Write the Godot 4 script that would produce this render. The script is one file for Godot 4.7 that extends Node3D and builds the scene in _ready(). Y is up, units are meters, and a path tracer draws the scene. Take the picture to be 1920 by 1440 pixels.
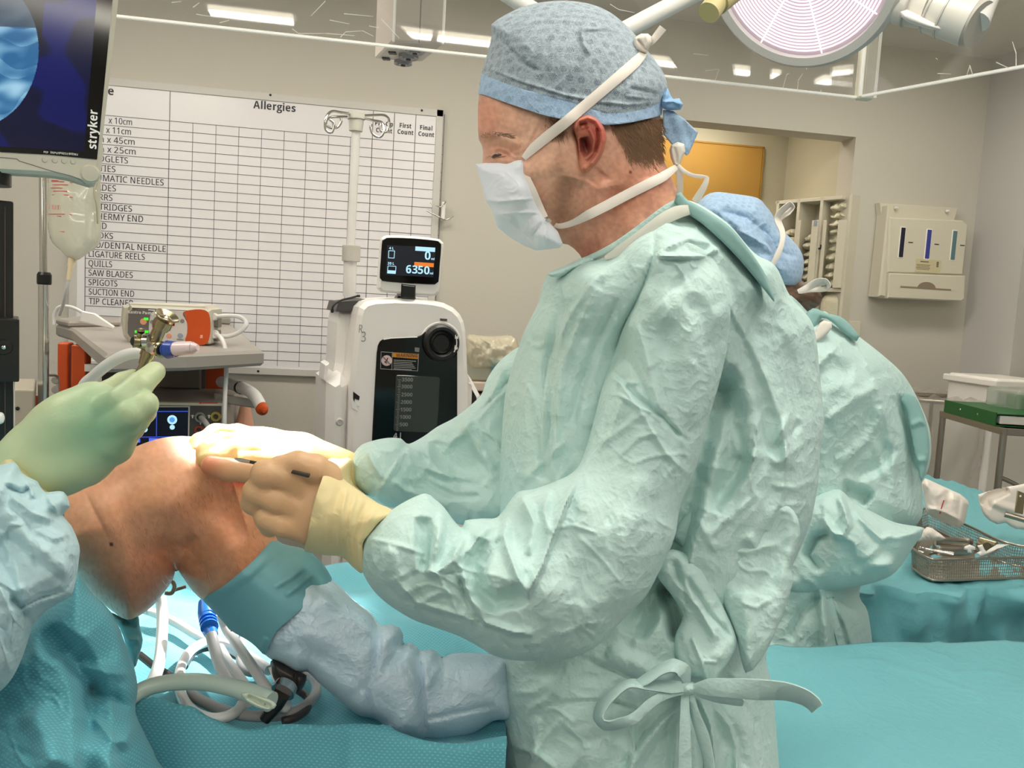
extends Node3D
# An operating theatre: a surgeon works on a bent knee. The lens, the sky, the lamps and the exposure come first in _ready().

const F := 1600.0                         # focal length in pixels of the 1920 x 1440 frame
const EYE := Vector3(0, 1.4, 0)
const WALL_Z := -4.3
var cam_basis := Basis.from_euler(Vector3(deg_to_rad(-5.42), deg_to_rad(-10.6), deg_to_rad(3.24)))
var names := {}
var M := {}
var n1 := FastNoiseLite.new()
var n2 := FastNoiseLite.new()
var rng := RandomNumberGenerator.new()


# ------------------------------------------------------------------ places
func ray(x: float, y: float) -> Vector3:
	return cam_basis * Vector3((x - 960.0) / F, (720.0 - y) / F, -1.0)

func P(x: float, y: float, d: float) -> Vector3:
	return EYE + ray(x, y) * d

func on_z(x: float, y: float, z: float) -> Vector3:
	var r := ray(x, y)
	return EYE + r * (z / r.z)

func on_x(x: float, y: float, wx: float) -> Vector3:
	var r := ray(x, y)
	return EYE + r * (wx / r.x)

func on_y(x: float, y: float, h: float) -> Vector3:
	var r := ray(x, y)
	return EYE + r * ((h - EYE.y) / r.y)

func depth_of(p: Vector3) -> float:
	return -(cam_basis.inverse() * (p - EYE)).z

# the point of a thing's own plane z = k that lies on a sight line, in the thing's own axes
func own(t: Transform3D, x: float, y: float, k := 0.0) -> Vector3:
	var inv := t.affine_inverse()
	var o := inv * EYE
	var r := inv.basis * ray(x, y)
	return o + r * ((k - o.z) / r.z)


# ------------------------------------------------------------------ nodes
func numbered(called: String, parent: Node) -> String:
	var key := str(parent.get_instance_id()) + called
	var k: int = names.get(key, 0)
	names[key] = k + 1
	return called if k == 0 else "%s_%03d" % [called, k]

func tag(o: Node, label := "", category := "", group := "", kind := "") -> Node:
	if label: o.set_meta("label", label)
	if category: o.set_meta("category", category)
	if group: o.set_meta("group", group)
	if kind: o.set_meta("kind", kind)
	return o

func thing(called: String, label: String, category: String, at := Transform3D.IDENTITY, group := "") -> Node3D:
	var o := Node3D.new()
	o.name = numbered(called, self)
	o.transform = at
	add_child(o, true)
	tag(o, label, category, group)
	return o

func world_of(o: Node) -> Transform3D:
	var t := Transform3D.IDENTITY
	while o != self and o is Node3D:
		t = o.transform * t
		o = o.get_parent()
	return t

# commits a shape; "w" shapes are given in world axes and turned into the parent's
func obj(called: String, mb: MB, mat: Material, parent: Node = self, in_world := true) -> MeshInstance3D:
	var o := MeshInstance3D.new()
	o.name = numbered(called, parent)
	o.mesh = mb.commit()
	o.material_override = mat
	parent.add_child(o, true)
	if in_world and parent != self:
		o.transform = world_of(parent).affine_inverse()
	return o

func struct(called: String, mb: MB, mat: Material, parent: Node = self) -> MeshInstance3D:
	var o := obj(called, mb, mat, parent)
	if parent == self: o.set_meta("kind", "structure")
	return o

func lettering(words: String, size: float, at: Transform3D, mat: Material, parent: Node, bold := false, squeeze := 1.0, align := HORIZONTAL_ALIGNMENT_CENTER) -> MeshInstance3D:
	var t := TextMesh.new()
	var f := SystemFont.new()
	f.font_names = PackedStringArray(["Droid Sans"])
	f.font_weight = 700 if bold else 400
	t.font = f
	t.text = words
	t.font_size = 32
	t.pixel_size = size / 32.0 * 1.38
	t.depth = 0.0008
	t.curve_step = 1.2
	t.horizontal_alignment = align
	t.vertical_alignment = VERTICAL_ALIGNMENT_CENTER
	var o := MeshInstance3D.new()
	o.name = numbered("lettering", parent)
	o.mesh = t
	o.material_override = mat
	o.transform = at * Transform3D(Basis.from_scale(Vector3(squeeze, 1, 1)), Vector3.ZERO)
	parent.add_child(o, true)
	return o

func pose(x: float, y: float, z: float, turn := 0.0) -> Transform3D:
	return Transform3D(Basis(Vector3.UP, turn), Vector3(x, y, z))


# ------------------------------------------------------------------ mesh building
class MB:
	var v := PackedVector3Array()
	var n := PackedVector3Array()
	var c := PackedColorArray()
	var ix := PackedInt32Array()
	var tint := Color.WHITE
	var colored := false

	func put(p: Vector3, nn: Vector3) -> int:
		v.append(p); n.append(nn); c.append(tint)
		return v.size() - 1

	func tri(i: int, j: int, k: int) -> void:
		var g := (v[k] - v[i]).cross(v[j] - v[i])
		if g.dot(n[i] + n[j] + n[k]) < 0.0:
			ix.append(i); ix.append(k); ix.append(j)
		else:
			ix.append(i); ix.append(j); ix.append(k)

	func quad(i: int, j: int, k: int, l: int) -> void:
		tri(i, j, k); tri(i, k, l)

	func flat(a: Vector3, b: Vector3, cc: Vector3, d: Vector3, nn: Vector3) -> void:
		quad(put(a, nn), put(b, nn), put(cc, nn), put(d, nn))

	# a box with rounded edges
	func rbox(t: Transform3D, size: Vector3, r: float) -> MB:
		var h := size * 0.5
		r = minf(r, minf(h.x, minf(h.y, h.z)) * 0.98)
		for ax in 3:
			var bx := (ax + 1) % 3
			var cx := (ax + 2) % 3
			for s in [-1.0, 1.0]:
				var ids := []
				for i in 6:
					var row := []
					for j in 6:
						var p := Vector3.ZERO
						p[ax] = s * h[ax]
						p[bx] = [-h[bx], -h[bx] + r * 0.35, -h[bx] + r, h[bx] - r, h[bx] - r * 0.35, h[bx]][i]
						p[cx] = [-h[cx], -h[cx] + r * 0.35, -h[cx] + r, h[cx] - r, h[cx] - r * 0.35, h[cx]][j]
						var q := p.clamp(-h + Vector3.ONE * r, h - Vector3.ONE * r)
						var nn := (p - q).normalized()
						row.append(put(t * (q + nn * r), t.basis * nn))
					ids.append(row)
				for i in 5:
					for j in 5:
						quad(ids[i][j], ids[i + 1][j], ids[i + 1][j + 1], ids[i][j + 1])
		return self

	func box(t: Transform3D, size: Vector3) -> MB:
		var h := size * 0.5
		for ax in 3:
			var bx := (ax + 1) % 3
			var cx := (ax + 2) % 3
			for s in [-1.0, 1.0]:
				var ps := []
				for q in [[-1, -1], [1, -1], [1, 1], [-1, 1]]:
					var p := Vector3.ZERO
					p[ax] = s * h[ax]; p[bx] = q[0] * h[bx]; p[cx] = q[1] * h[cx]
					ps.append(t * p)
				var nn := Vector3.ZERO
				nn[ax] = s
				flat(ps[0], ps[1], ps[2], ps[3], (t.basis * nn).normalized())
		return self

	# a box between two corners
	func span(a: Vector3, b: Vector3, r := 0.0) -> MB:
		var lo := a.min(b)
		var hi := a.max(b)
		if r > 0.0:
			return rbox(Transform3D(Basis.IDENTITY, (lo + hi) * 0.5), hi - lo, r)
		return box(Transform3D(Basis.IDENTITY, (lo + hi) * 0.5), hi - lo)

	# an outline in x and y drawn out from z0 to z1, its rims bevelled
	func prism(poly: PackedVector2Array, z0: float, z1: float, t := Transform3D.IDENTITY, bev := 0.0) -> MB:
		if Geometry2D.is_polygon_clockwise(poly):
			poly.reverse()
		var m := poly.size()
		var inn := PackedVector2Array()
		for i in m:
			var a := (poly[i] - poly[(i + m - 1) % m]).normalized()
			var b := (poly[(i + 1) % m] - poly[i]).normalized()
			var na := Vector2(a.y, -a.x)
			var nb := Vector2(b.y, -b.x)
			var mm := (na + nb).normalized()
			inn.append(poly[i] - mm * bev / maxf(0.4, mm.dot(na)))
		var tris := Geometry2D.triangulate_polygon(inn)
		var zs := [[z0, -1.0], [z1, 1.0]]
		for e in zs:
			var ids := []
			for p in inn:
				ids.append(put(t * Vector3(p.x, p.y, e[0]), t.basis * Vector3(0, 0, e[1] * signf(z1 - z0))))
			for k in range(0, tris.size(), 3):
				tri(ids[tris[k]], ids[tris[k + 1]], ids[tris[k + 2]])
		var sg := signf(z1 - z0)
		for i in m:
			var j := (i + 1) % m
			var e := (poly[j] - poly[i]).normalized()
			var nn := Vector3(e.y, -e.x, 0)
			var zb := z0 + bev * sg
			var ze := z1 - bev * sg
			flat(t * Vector3(poly[i].x, poly[i].y, zb), t * Vector3(poly[j].x, poly[j].y, zb), t * Vector3(poly[j].x, poly[j].y, ze), t * Vector3(poly[i].x, poly[i].y, ze), t.basis * nn)
			if bev > 0.0:
				var n0 := (nn + Vector3(0, 0, -sg)).normalized()
				var nz := (nn + Vector3(0, 0, sg)).normalized()
				flat(t * Vector3(poly[i].x, poly[i].y, zb), t * Vector3(poly[j].x, poly[j].y, zb), t * Vector3(inn[j].x, inn[j].y, z0), t * Vector3(inn[i].x, inn[i].y, z0), t.basis * n0)
				flat(t * Vector3(poly[i].x, poly[i].y, ze), t * Vector3(poly[j].x, poly[j].y, ze), t * Vector3(inn[j].x, inn[j].y, z1), t * Vector3(inn[i].x, inn[i].y, z1), t.basis * nz)
		return self

	# a profile of (radius, height) turned round the y axis
	func lathe(prof: Array, t := Transform3D.IDENTITY, sides := 24) -> MB:
		for k in prof.size() - 1:
			var a: Vector2 = prof[k]
			var b: Vector2 = prof[k + 1]
			var e := (b - a).normalized()
			var ids := []
			for s in sides + 1:
				var an := TAU * s / sides
				var o := Vector3(cos(an), 0, sin(an))
				var nn := (t.basis * (o * e.y + Vector3(0, -e.x, 0))).normalized()
				ids.append([put(t * (o * a.x + Vector3(0, a.y, 0)), nn), put(t * (o * b.x + Vector3(0, b.y, 0)), nn)])
			for s in sides:
				quad(ids[s][0], ids[s + 1][0], ids[s + 1][1], ids[s][1])
		return self

	func rod(a: Vector3, b: Vector3, r0: float, r1 := -1.0, sides := 16) -> MB:
		return tube([a, b], [r0, r0 if r1 < 0 else r1], sides, false)

	func tube(pts: Array, rad: Variant, sides := 12, smooth := true) -> MB:
		var p := PackedVector3Array()
		var rr := PackedFloat32Array()
		var m := pts.size()
		for i in m - 1:
			var steps := 8 if smooth else 1
			for s in steps:
				var u := float(s) / steps
				if smooth:
					p.append(pts[i].cubic_interpolate(pts[i + 1], pts[maxi(i - 1, 0)], pts[mini(i + 2, m - 1)], u))
				else:
					p.append(pts[i])
				rr.append(lerpf(rad[i], rad[i + 1], u) if rad is Array else float(rad))
		p.append(pts[m - 1])
		rr.append(rad[m - 1] if rad is Array else float(rad))
		var up := Vector3.UP
		var rows := []
		var tang := Vector3.ZERO
		for i in p.size():
			tang = (p[mini(i + 1, p.size() - 1)] - p[maxi(i - 1, 0)]).normalized()
			if i == 0 and absf(tang.dot(up)) > 0.9: up = Vector3.RIGHT
			var side := tang.cross(up).normalized()
			up = side.cross(tang).normalized()
			var row := []
			for s in sides:
				var an := TAU * s / sides
				var nn := side * cos(an) + up * sin(an)
				row.append(put(p[i] + nn * rr[i], nn))
			rows.append(row)
		for i in p.size() - 1:
			for s in sides:
				quad(rows[i][s], rows[i][(s + 1) % sides], rows[i + 1][(s + 1) % sides], rows[i + 1][s])
		for e in [0, p.size() - 1]:
			var d := (p[0] - p[1]).normalized() if e == 0 else (p[e] - p[e - 1]).normalized()
			var cen := put(p[e], d)
			var ring := []
			for s in sides: ring.append(put(v[rows[e][s]], d))
			for s in sides: tri(cen, ring[s], ring[(s + 1) % sides])
		return self

	# a band along a path: at each point a half-width vector
	func band(pts: Array, half: Array, thick: float, smooth := true) -> MB:
		var p := []
		var hh := []
		var m := pts.size()
		for i in m - 1:
			var steps := 6 if smooth else 1
			for s in steps:
				var u := float(s) / steps
				p.append(pts[i].cubic_interpolate(pts[i + 1], pts[maxi(i - 1, 0)], pts[mini(i + 2, m - 1)], u) if smooth else pts[i])
				hh.append(half[i].lerp(half[i + 1], u))
		p.append(pts[m - 1]); hh.append(half[m - 1])
		var first := v.size()
		for i in p.size():
			var tang: Vector3 = (p[mini(i + 1, p.size() - 1)] - p[maxi(i - 1, 0)]).normalized()
			var hv: Vector3 = hh[i]
			var up := tang.cross(hv).normalized() * thick * 0.5
			for q in [[-1, -1], [1, -1], [1, 1], [-1, 1]]:
				put(p[i] + hv * q[0] + up * q[1], (hv.normalized() * q[0] * 0.4 + up.normalized() * q[1]).normalized())
		for i in p.size() - 1:
			for q in 4:
				var a := first + i * 4 + q
				var b := first + i * 4 + (q + 1) % 4
				quad(a, b, b + 4, a + 4)
		var e := first + (p.size() - 1) * 4
		quad(first, first + 1, first + 2, first + 3)
		quad(e, e + 1, e + 2, e + 3)
		return self

	# a sheet of points with some thickness downwards along its normals
	func sheet(f: Callable, nu: int, nv: int, thick := 0.0) -> MB:
		var first := v.size()
		for j in nv + 1:
			for i in nu + 1:
				put(f.call(float(i) / nu, float(j) / nv), Vector3.ZERO)
		var from := ix.size()
		for j in nv:
			for i in nu:
				var a := first + j * (nu + 1) + i
				for q in [a, a + 1, a + nu + 2, a, a + nu + 2, a + nu + 1]: ix.append(q)
		settle(first, from)
		if thick > 0.0:
			var count := (nu + 1) * (nv + 1)
			for k in count:
				put(v[first + k] - n[first + k] * thick, -n[first + k])
			var upto := ix.size()
			for k in range(from, upto, 3):
				for q in [ix[k] + count, ix[k + 2] + count, ix[k + 1] + count]: ix.append(q)
			var rim := []
			for i in nu: rim.append([i, i + 1]); rim.append([nv * (nu + 1) + i, nv * (nu + 1) + i + 1])
			for j in nv: rim.append([j * (nu + 1), (j + 1) * (nu + 1)]); rim.append([j * (nu + 1) + nu, (j + 1) * (nu + 1) + nu])
			for e in rim:
				for q in [e[0], e[1], e[1] + count, e[0], e[1] + count, e[0] + count]: ix.append(first + q)
		return self

	# normals from the faces, from vertex "first" and index "from" on
	func settle(first: int, from: int) -> void:
		for k in range(from, ix.size(), 3):
			var a := ix[k]
			var b := ix[k + 1]
			var d := ix[k + 2]
			var g := (v[d] - v[a]).cross(v[b] - v[a])
			n[a] += g; n[b] += g; n[d] += g
		for k in range(first, v.size()):
			n[k] = n[k].normalized()

	func commit() -> ArrayMesh:
		var a := []
		a.resize(Mesh.ARRAY_MAX)
		a[Mesh.ARRAY_VERTEX] = v
		a[Mesh.ARRAY_NORMAL] = n
		if colored: a[Mesh.ARRAY_COLOR] = c
		a[Mesh.ARRAY_INDEX] = ix
		var m := ArrayMesh.new()
		m.add_surface_from_arrays(Mesh.PRIMITIVE_TRIANGLES, a)
		return m


# ------------------------------------------------------------------ soft bodies: limbs, cloth
func pts2(a: Array) -> PackedVector2Array:
	var out := PackedVector2Array()
	for i in range(0, a.size(), 2): out.append(Vector2(a[i], a[i + 1]))
	return out

func rounded(poly: PackedVector2Array, every: float) -> PackedVector2Array:
	var out := PackedVector2Array()
	var m := poly.size()
	for i in m:
		var a := poly[i]
		var b := poly[(i + 1) % m]
		var steps := maxi(1, int(a.distance_to(b) / every))
		for s in steps:
			out.append(a.cubic_interpolate(b, poly[(i + m - 1) % m], poly[(i + 2) % m], float(s) / steps))
	return out

func depth_at(ctl: Array, x: float, y: float) -> float:
	if ctl.size() == 1: return ctl[0][2]
	var s := 0.0
	var t := 0.0
	for q in ctl:
		var w := 1.0 / (pow((x - q[0]) * (x - q[0]) + (y - q[1]) * (y - q[1]) + 400.0, 1.3))
		s += w; t += w * q[2]
	return t / s

# A cushion-like solid over an outline: rounded front and back, with folds and creases raised on the front.
# o: ctl (depth points), front, back (thickness), rim (px over which it rounds off), step, folds [[points], width, height, kind], crumple [height, size], color callable, seed
func puff(mb: MB, outline: Array, o: Dictionary) -> Dictionary:
	var step: float = o.get("step", 5.0)
	var rim: float = o.get("rim", 60.0)
	var front: float = o.get("front", 0.05)
	var back: float = o.get("back", front)
	var ctl: Array = o.ctl
	var poly := pts2(outline)
	poly = rounded(poly, 9.0) if o.get("round", true) else poly
	var lo := poly[0]
	var hi := poly[0]
	for p in poly:
		lo = lo.min(p); hi = hi.max(p)
	lo -= Vector2.ONE * step * 1.5
	var nx := int((hi.x - lo.x) / step) + 3
	var ny := int((hi.y - lo.y) / step) + 3
	var count := nx * ny
	var inside := PackedByteArray(); inside.resize(count)
	var dist := PackedFloat32Array(); dist.resize(count); dist.fill(1e9)
	var near := PackedVector2Array(); near.resize(count)
	var m := poly.size()
	for j in ny:
		var y := lo.y + j * step
		var xs := []
		for i in m:
			var a := poly[i]
			var b := poly[(i + 1) % m]
			if (a.y > y) != (b.y > y):
				xs.append(a.x + (y - a.y) / (b.y - a.y) * (b.x - a.x))
		xs.sort()
		for k in range(0, xs.size() - 1, 2):
			for i in range(maxi(0, int(ceil((xs[k] - lo.x) / step))), mini(nx - 1, int(floor((xs[k + 1] - lo.x) / step))) + 1):
				inside[j * nx + i] = 1
	var cutting: bool = o.has("clip")
	var shell := PackedByteArray()
	var cnear := PackedVector2Array()
	if cutting:
		# only the part of the solid inside a second outline is kept: a garment that lies on a body
		shell = inside.duplicate()
		inside.fill(0)
		cnear.resize(count)
		var cpoly := rounded(pts2(o.clip), 6.0)
		var cm := cpoly.size()
		for j in ny:
			var y := lo.y + j * step
			var xs := []
			for i in cm:
				var a := cpoly[i]
				var b := cpoly[(i + 1) % cm]
				if (a.y > y) != (b.y > y): xs.append(a.x + (y - a.y) / (b.y - a.y) * (b.x - a.x))
			xs.sort()
			for k in range(0, xs.size() - 1, 2):
				for i in range(maxi(0, int(ceil((xs[k] - lo.x) / step))), mini(nx - 1, int(floor((xs[k + 1] - lo.x) / step))) + 1):
					if shell[j * nx + i]: inside[j * nx + i] = 1
		for k in count:
			if inside[k] or not shell[k]: continue
			var p := Vector2(lo.x + (k % nx) * step, lo.y + (k / nx) * step)
			var bd := step * step * 4.0
			for i in cm:
				var q := Geometry2D.get_closest_point_to_segment(p, cpoly[i], cpoly[(i + 1) % cm])
				var dd := q.distance_squared_to(p)
				if dd < bd: bd = dd; cnear[k] = q
	for i in m:
		var a := poly[i]
		var e := poly[(i + 1) % m] - a
		var ee := maxf(e.length_squared(), 1e-6)
		var i0 := maxi(0, int((minf(a.x, a.x + e.x) - rim - lo.x) / step))
		var i1 := mini(nx - 1, int((maxf(a.x, a.x + e.x) + rim - lo.x) / step) + 1)
		var j0 := maxi(0, int((minf(a.y, a.y + e.y) - rim - lo.y) / step))
		var j1 := mini(ny - 1, int((maxf(a.y, a.y + e.y) + rim - lo.y) / step) + 1)
		for j in range(j0, j1 + 1):
			var y := lo.y + j * step
			for q in range(i0, i1 + 1):
				var x := lo.x + q * step
				var u := clampf(((x - a.x) * e.x + (y - a.y) * e.y) / ee, 0.0, 1.0)
				var cx := a.x + e.x * u
				var cy := a.y + e.y * u
				var d := (x - cx) * (x - cx) + (y - cy) * (y - cy)
				var k := j * nx + q
				if d < dist[k]:
					dist[k] = d
					near[k] = Vector2(cx, cy)
	var hf := PackedFloat32Array(); hf.resize(count)
	for k in count:
		if inside[k] or (cutting and shell[k]):
			var t := minf(sqrt(dist[k]) / rim, 1.0)
			hf[k] = sqrt(1.0 - (1.0 - t) * (1.0 - t))
	for pass_ in o.get("soften", 3):
		var was := hf.duplicate()
		for j in range(1, ny - 1):
			for i in range(1, nx - 1):
				var k := j * nx + i
				if (inside[k] or (cutting and shell[k])) and dist[k] > step * step * 4.0:
					hf[k] = (was[k] * 2.0 + was[k - 1] + was[k + 1] + was[k - nx] + was[k + nx]) / 6.0
	for q in o.get("fade", []):
		for k in count:
			if hf[k] > 0.0:
				var dx: float = lo.x + (k % nx) * step - q[0]
				var dy: float = lo.y + (k / nx) * step - q[1]
				hf[k] *= 1.0 - q[3] * exp(-(dx * dx + dy * dy) / (q[2] * q[2]))
	# folds
	var rise := PackedFloat32Array(); rise.resize(count)
	for f in o.get("folds", []):
		var path := pts2(f[0])
		var w: float = f[1]
		var h: float = f[2]
		var kind: int = f[3] if f.size() > 3 else 0
		var total := 0.0
		for i in path.size() - 1: total += path[i].distance_to(path[i + 1])
		var best := {}
		var gone := 0.0
		for i in path.size() - 1:
			var a := path[i]
			var e := path[i + 1] - a
			var ee := maxf(e.length_squared(), 1e-6)
			var i0 := maxi(0, int((minf(a.x, a.x + e.x) - w - lo.x) / step))
			var i1 := mini(nx - 1, int((maxf(a.x, a.x + e.x) + w - lo.x) / step) + 1)
			var j0 := maxi(0, int((minf(a.y, a.y + e.y) - w - lo.y) / step))
			var j1 := mini(ny - 1, int((maxf(a.y, a.y + e.y) + w - lo.y) / step) + 1)
			for j in range(j0, j1 + 1):
				for q in range(i0, i1 + 1):
					var k := j * nx + q
					if not inside[k]: continue
					var x := lo.x + q * step - a.x
					var y := lo.y + j * step - a.y
					var u := clampf((x * e.x + y * e.y) / ee, 0.0, 1.0)
					var dx := x - e.x * u
					var dy := y - e.y * u
					var d := sqrt(dx * dx + dy * dy)
					if d < w and (not best.has(k) or d < absf(best[k].x)):
						best[k] = Vector2(d * (1.0 if e.x * y - e.y * x >= 0 else -1.0) + 1e-6, (gone + u * sqrt(ee)) / total)
			gone += sqrt(ee)
		var soft := maxf(step * 1.3, w * 0.16)
		for k in best:
			var s: float = absf(best[k].x) / w
			var ends: float = minf(1.0, 1.6 * sqrt(maxf(0.0, sin(PI * best[k].y)))) if kind < 4 else 1.0
			var g := 0.0
			match kind % 4:
				0: g = (1.0 - s * s) * (1.0 - s * s)
				1: g = (1.0 - s) * (1.0 - s) * (1.0 + 0.5 * s)
				2: g = (1.0 - s) * (1.0 - s) * smoothstep(-soft, soft, best[k].x)
				3: g = (1.0 - s) * (1.0 - s) * smoothstep(-soft, soft, -best[k].x)
			rise[k] += h * g * ends
	var cr: Array = o.get("crumple", [])
	var sd: float = o.get("seed", 0.0)
	var color: Variant = o.get("color")
	var fid := PackedInt32Array(); fid.resize(count); fid.fill(-1)
	var bid := PackedInt32Array(); bid.resize(count); bid.fill(-1)
	var dep := PackedFloat32Array(); dep.resize(count); dep.fill(1e9)
	var first := mb.v.size()
	var from := mb.ix.size()
	for j in ny - 1:
		for i in nx - 1:
			var ks := [j * nx + i, j * nx + i + 1, (j + 1) * nx + i + 1, (j + 1) * nx + i]
			if not (inside[ks[0]] or inside[ks[1]] or inside[ks[2]] or inside[ks[3]]): continue
			for k in ks:
				if fid[k] >= 0: continue
				var x: float = lo.x + (k % nx) * step
				var y: float = lo.y + (k / nx) * step
				if inside[k]:
					var t := minf(sqrt(dist[k]) / rim, 1.0)
					var up := hf[k] * front + rise[k] * minf(1.0, t * 3.0)
					for q in range(0, cr.size(), 2):
						up += crumple(x / cr[q + 1] + sd, y / cr[q + 1]) * cr[q] * minf(1.0, t * 2.5)
					var d := depth_at(ctl, x, y)
					if color != null: mb.tint = color.call(x, y, t)
					fid[k] = mb.put(P(x, y, d - up), Vector3.ZERO)
					dep[k] = d - up
					bid[k] = mb.put(P(x, y, d + hf[k] * back), Vector3.ZERO)
				elif cutting and shell[k]:
					var c := cnear[k]
					if color != null: mb.tint = color.call(c.x, c.y, 0.0)
					var d := depth_at(ctl, c.x, c.y)
					fid[k] = mb.put(P(c.x, c.y, d - hf[k] * front - rise[k]), Vector3.ZERO)
					bid[k] = mb.put(P(c.x, c.y, d + hf[k] * back), Vector3.ZERO)
				else:
					var c := near[k]
					if color != null: mb.tint = color.call(c.x, c.y, 0.0)
					fid[k] = mb.put(P(c.x, c.y, depth_at(ctl, c.x, c.y)), Vector3.ZERO)
					bid[k] = fid[k]
			var f := [fid[ks[0]], fid[ks[1]], fid[ks[2]], fid[ks[3]]]
			var b := [bid[ks[0]], bid[ks[1]], bid[ks[2]], bid[ks[3]]]
			for q in [f[0], f[1], f[2], f[0], f[2], f[3], b[0], b[2], b[1], b[0], b[3], b[2]]: mb.ix.append(q)
	if color != null: mb.colored = true
	mb.tint = Color.WHITE
	mb.settle(first, from)
	return {"dep": dep, "nx": nx, "ny": ny, "lo": lo, "step": step}

# the front of such a solid under a sight line, "over" metres nearer
func skin(info: Dictionary, x: float, y: float, over := 0.0) -> Vector3:
	return P(x, y, skin_d(info, x, y) - over)

func skin_d(info: Dictionary, x: float, y: float) -> float:
	var i := int((x - info.lo.x) / info.step + 0.5)
	var j := int((y - info.lo.y) / info.step + 0.5)
	var best := 1e9
	for r in 4:
		for dj in range(-r, r + 1):
			for di in range(-r, r + 1):
				var a := clampi(i + di, 0, info.nx - 1)
				var b := clampi(j + dj, 0, info.ny - 1)
				best = minf(best, info.dep[b * info.nx + a])
			if best < 1e8 and r == 0: return best
		if best < 1e8: return best
	return 1.0

func crumple(x: float, y: float) -> float:
	var wx := n1.get_noise_2d(x * 45.0, y * 45.0 + 300.0) * 0.5
	var soft := n1.get_noise_2d((x + wx) * 60.0 + 90.0, y * 50.0)
	var line := 1.0 - minf(1.0, absf(n2.get_noise_2d((x + wx) * 55.0 + 77.0, (y - wx) * 55.0)) * 4.0)
	var sparse := smoothstep(-0.15, 0.35, n1.get_noise_2d(x * 38.0 + 500.0, y * 38.0))
	return soft * 0.48 + pow(line, 1.6) * sparse * 0.6


# ------------------------------------------------------------------ hands: bones joined by a smooth minimum, meshed as surface nets
class Field:
	var lo: Vector3
	var cell: float
	var nx: int
	var ny: int
	var nz: int
	var f := PackedFloat32Array()

	func _init(a: Vector3, b: Vector3, size: float) -> void:
		lo = a; cell = size
		nx = int((b.x - a.x) / size) + 2
		ny = int((b.y - a.y) / size) + 2
		nz = int((b.z - a.z) / size) + 2
		f.resize(nx * ny * nz)
		f.fill(1.0)

	func bone(a: Vector3, b: Vector3, ra: float, rb: float, k: float) -> void:
		var grow := Vector3.ONE * (maxf(ra, rb) + k * 1.5 + cell * 3.0)
		var i0 := Vector3i(((a.min(b) - grow - lo) / cell).floor()).clamp(Vector3i.ZERO, Vector3i(nx - 1, ny - 1, nz - 1))
		var i1 := Vector3i(((a.max(b) + grow - lo) / cell).ceil()).clamp(Vector3i.ZERO, Vector3i(nx - 1, ny - 1, nz - 1))
		var e := b - a
		var ee := maxf(e.length_squared(), 1e-9)
		for z in range(i0.z, i1.z + 1):
			for y in range(i0.y, i1.y + 1):
				var at := (z * ny + y) * nx
				for x in range(i0.x, i1.x + 1):
					var p := lo + Vector3(x, y, z) * cell - a
					var u := clampf(p.dot(e) / ee, 0.0, 1.0)
					var d := (p - e * u).length() - lerpf(ra, rb, u)
					var was := f[at + x]
					if was < 0.9:
						var h := maxf(k - absf(d - was), 0.0) / k
						d = minf(d, was) - h * h * k * 0.25
					f[at + x] = d

	func mesh(mb: MB, color: Variant = null) -> void:
		var first := mb.v.size()
		var from := mb.ix.size()
		var id := {}
		var sy := nx
		var sz := nx * ny
		var offs := [0, 1, sy, sy + 1, sz, sz + 1, sz + sy, sz + sy + 1]
		var edges := [[0, 1], [2, 3], [4, 5], [6, 7], [0, 2], [1, 3], [4, 6], [5, 7], [0, 4], [1, 5], [2, 6], [3, 7]]
		for z in nz - 1:
			for y in ny - 1:
				var row := (z * ny + y) * nx
				for x in nx - 1:
					var k := row + x
					var v0 := f[k]
					if v0 > cell * 2.0 or v0 < -cell * 2.0: continue
					var neg := 0
					for o in offs:
						if f[k + o] < 0.0: neg += 1
					if neg == 0 or neg == 8: continue
					var s := Vector3.ZERO
					var c := 0
					for e in edges:
						var a := f[k + offs[e[0]]]
						var b := f[k + offs[e[1]]]
						if (a < 0.0) == (b < 0.0): continue
						var t := a / (a - b)
						var pa := Vector3(e[0] & 1, (e[0] >> 1) & 1, e[0] >> 2)
						var pb := Vector3(e[1] & 1, (e[1] >> 1) & 1, e[1] >> 2)
						s += pa.lerp(pb, t); c += 1
					var p := lo + (Vector3(x, y, z) + s / c) * cell
					if color != null: mb.tint = color.call(p)
					id[k] = mb.put(p, Vector3.ZERO)
		for k in id:
			var a := f[k]
			for ax in [[1, sy, sz], [sy, sz, 1], [sz, 1, sy]]:
				var b := f[k + ax[0]]
				if (a < 0.0) == (b < 0.0): continue
				var q := [k, k - ax[1], k - ax[1] - ax[2], k - ax[2]]
				if not (id.has(q[1]) and id.has(q[2]) and id.has(q[3])): continue
				var w := [id[q[0]], id[q[1]], id[q[2]], id[q[3]]]
				if a < 0.0:
					for t in [w[0], w[2], w[1], w[0], w[3], w[2]]: mb.ix.append(t)
				else:
					for t in [w[0], w[1], w[2], w[0], w[2], w[3]]: mb.ix.append(t)
		if color != null: mb.colored = true
		mb.tint = Color.WHITE
		mb.settle(first, from)

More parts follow.
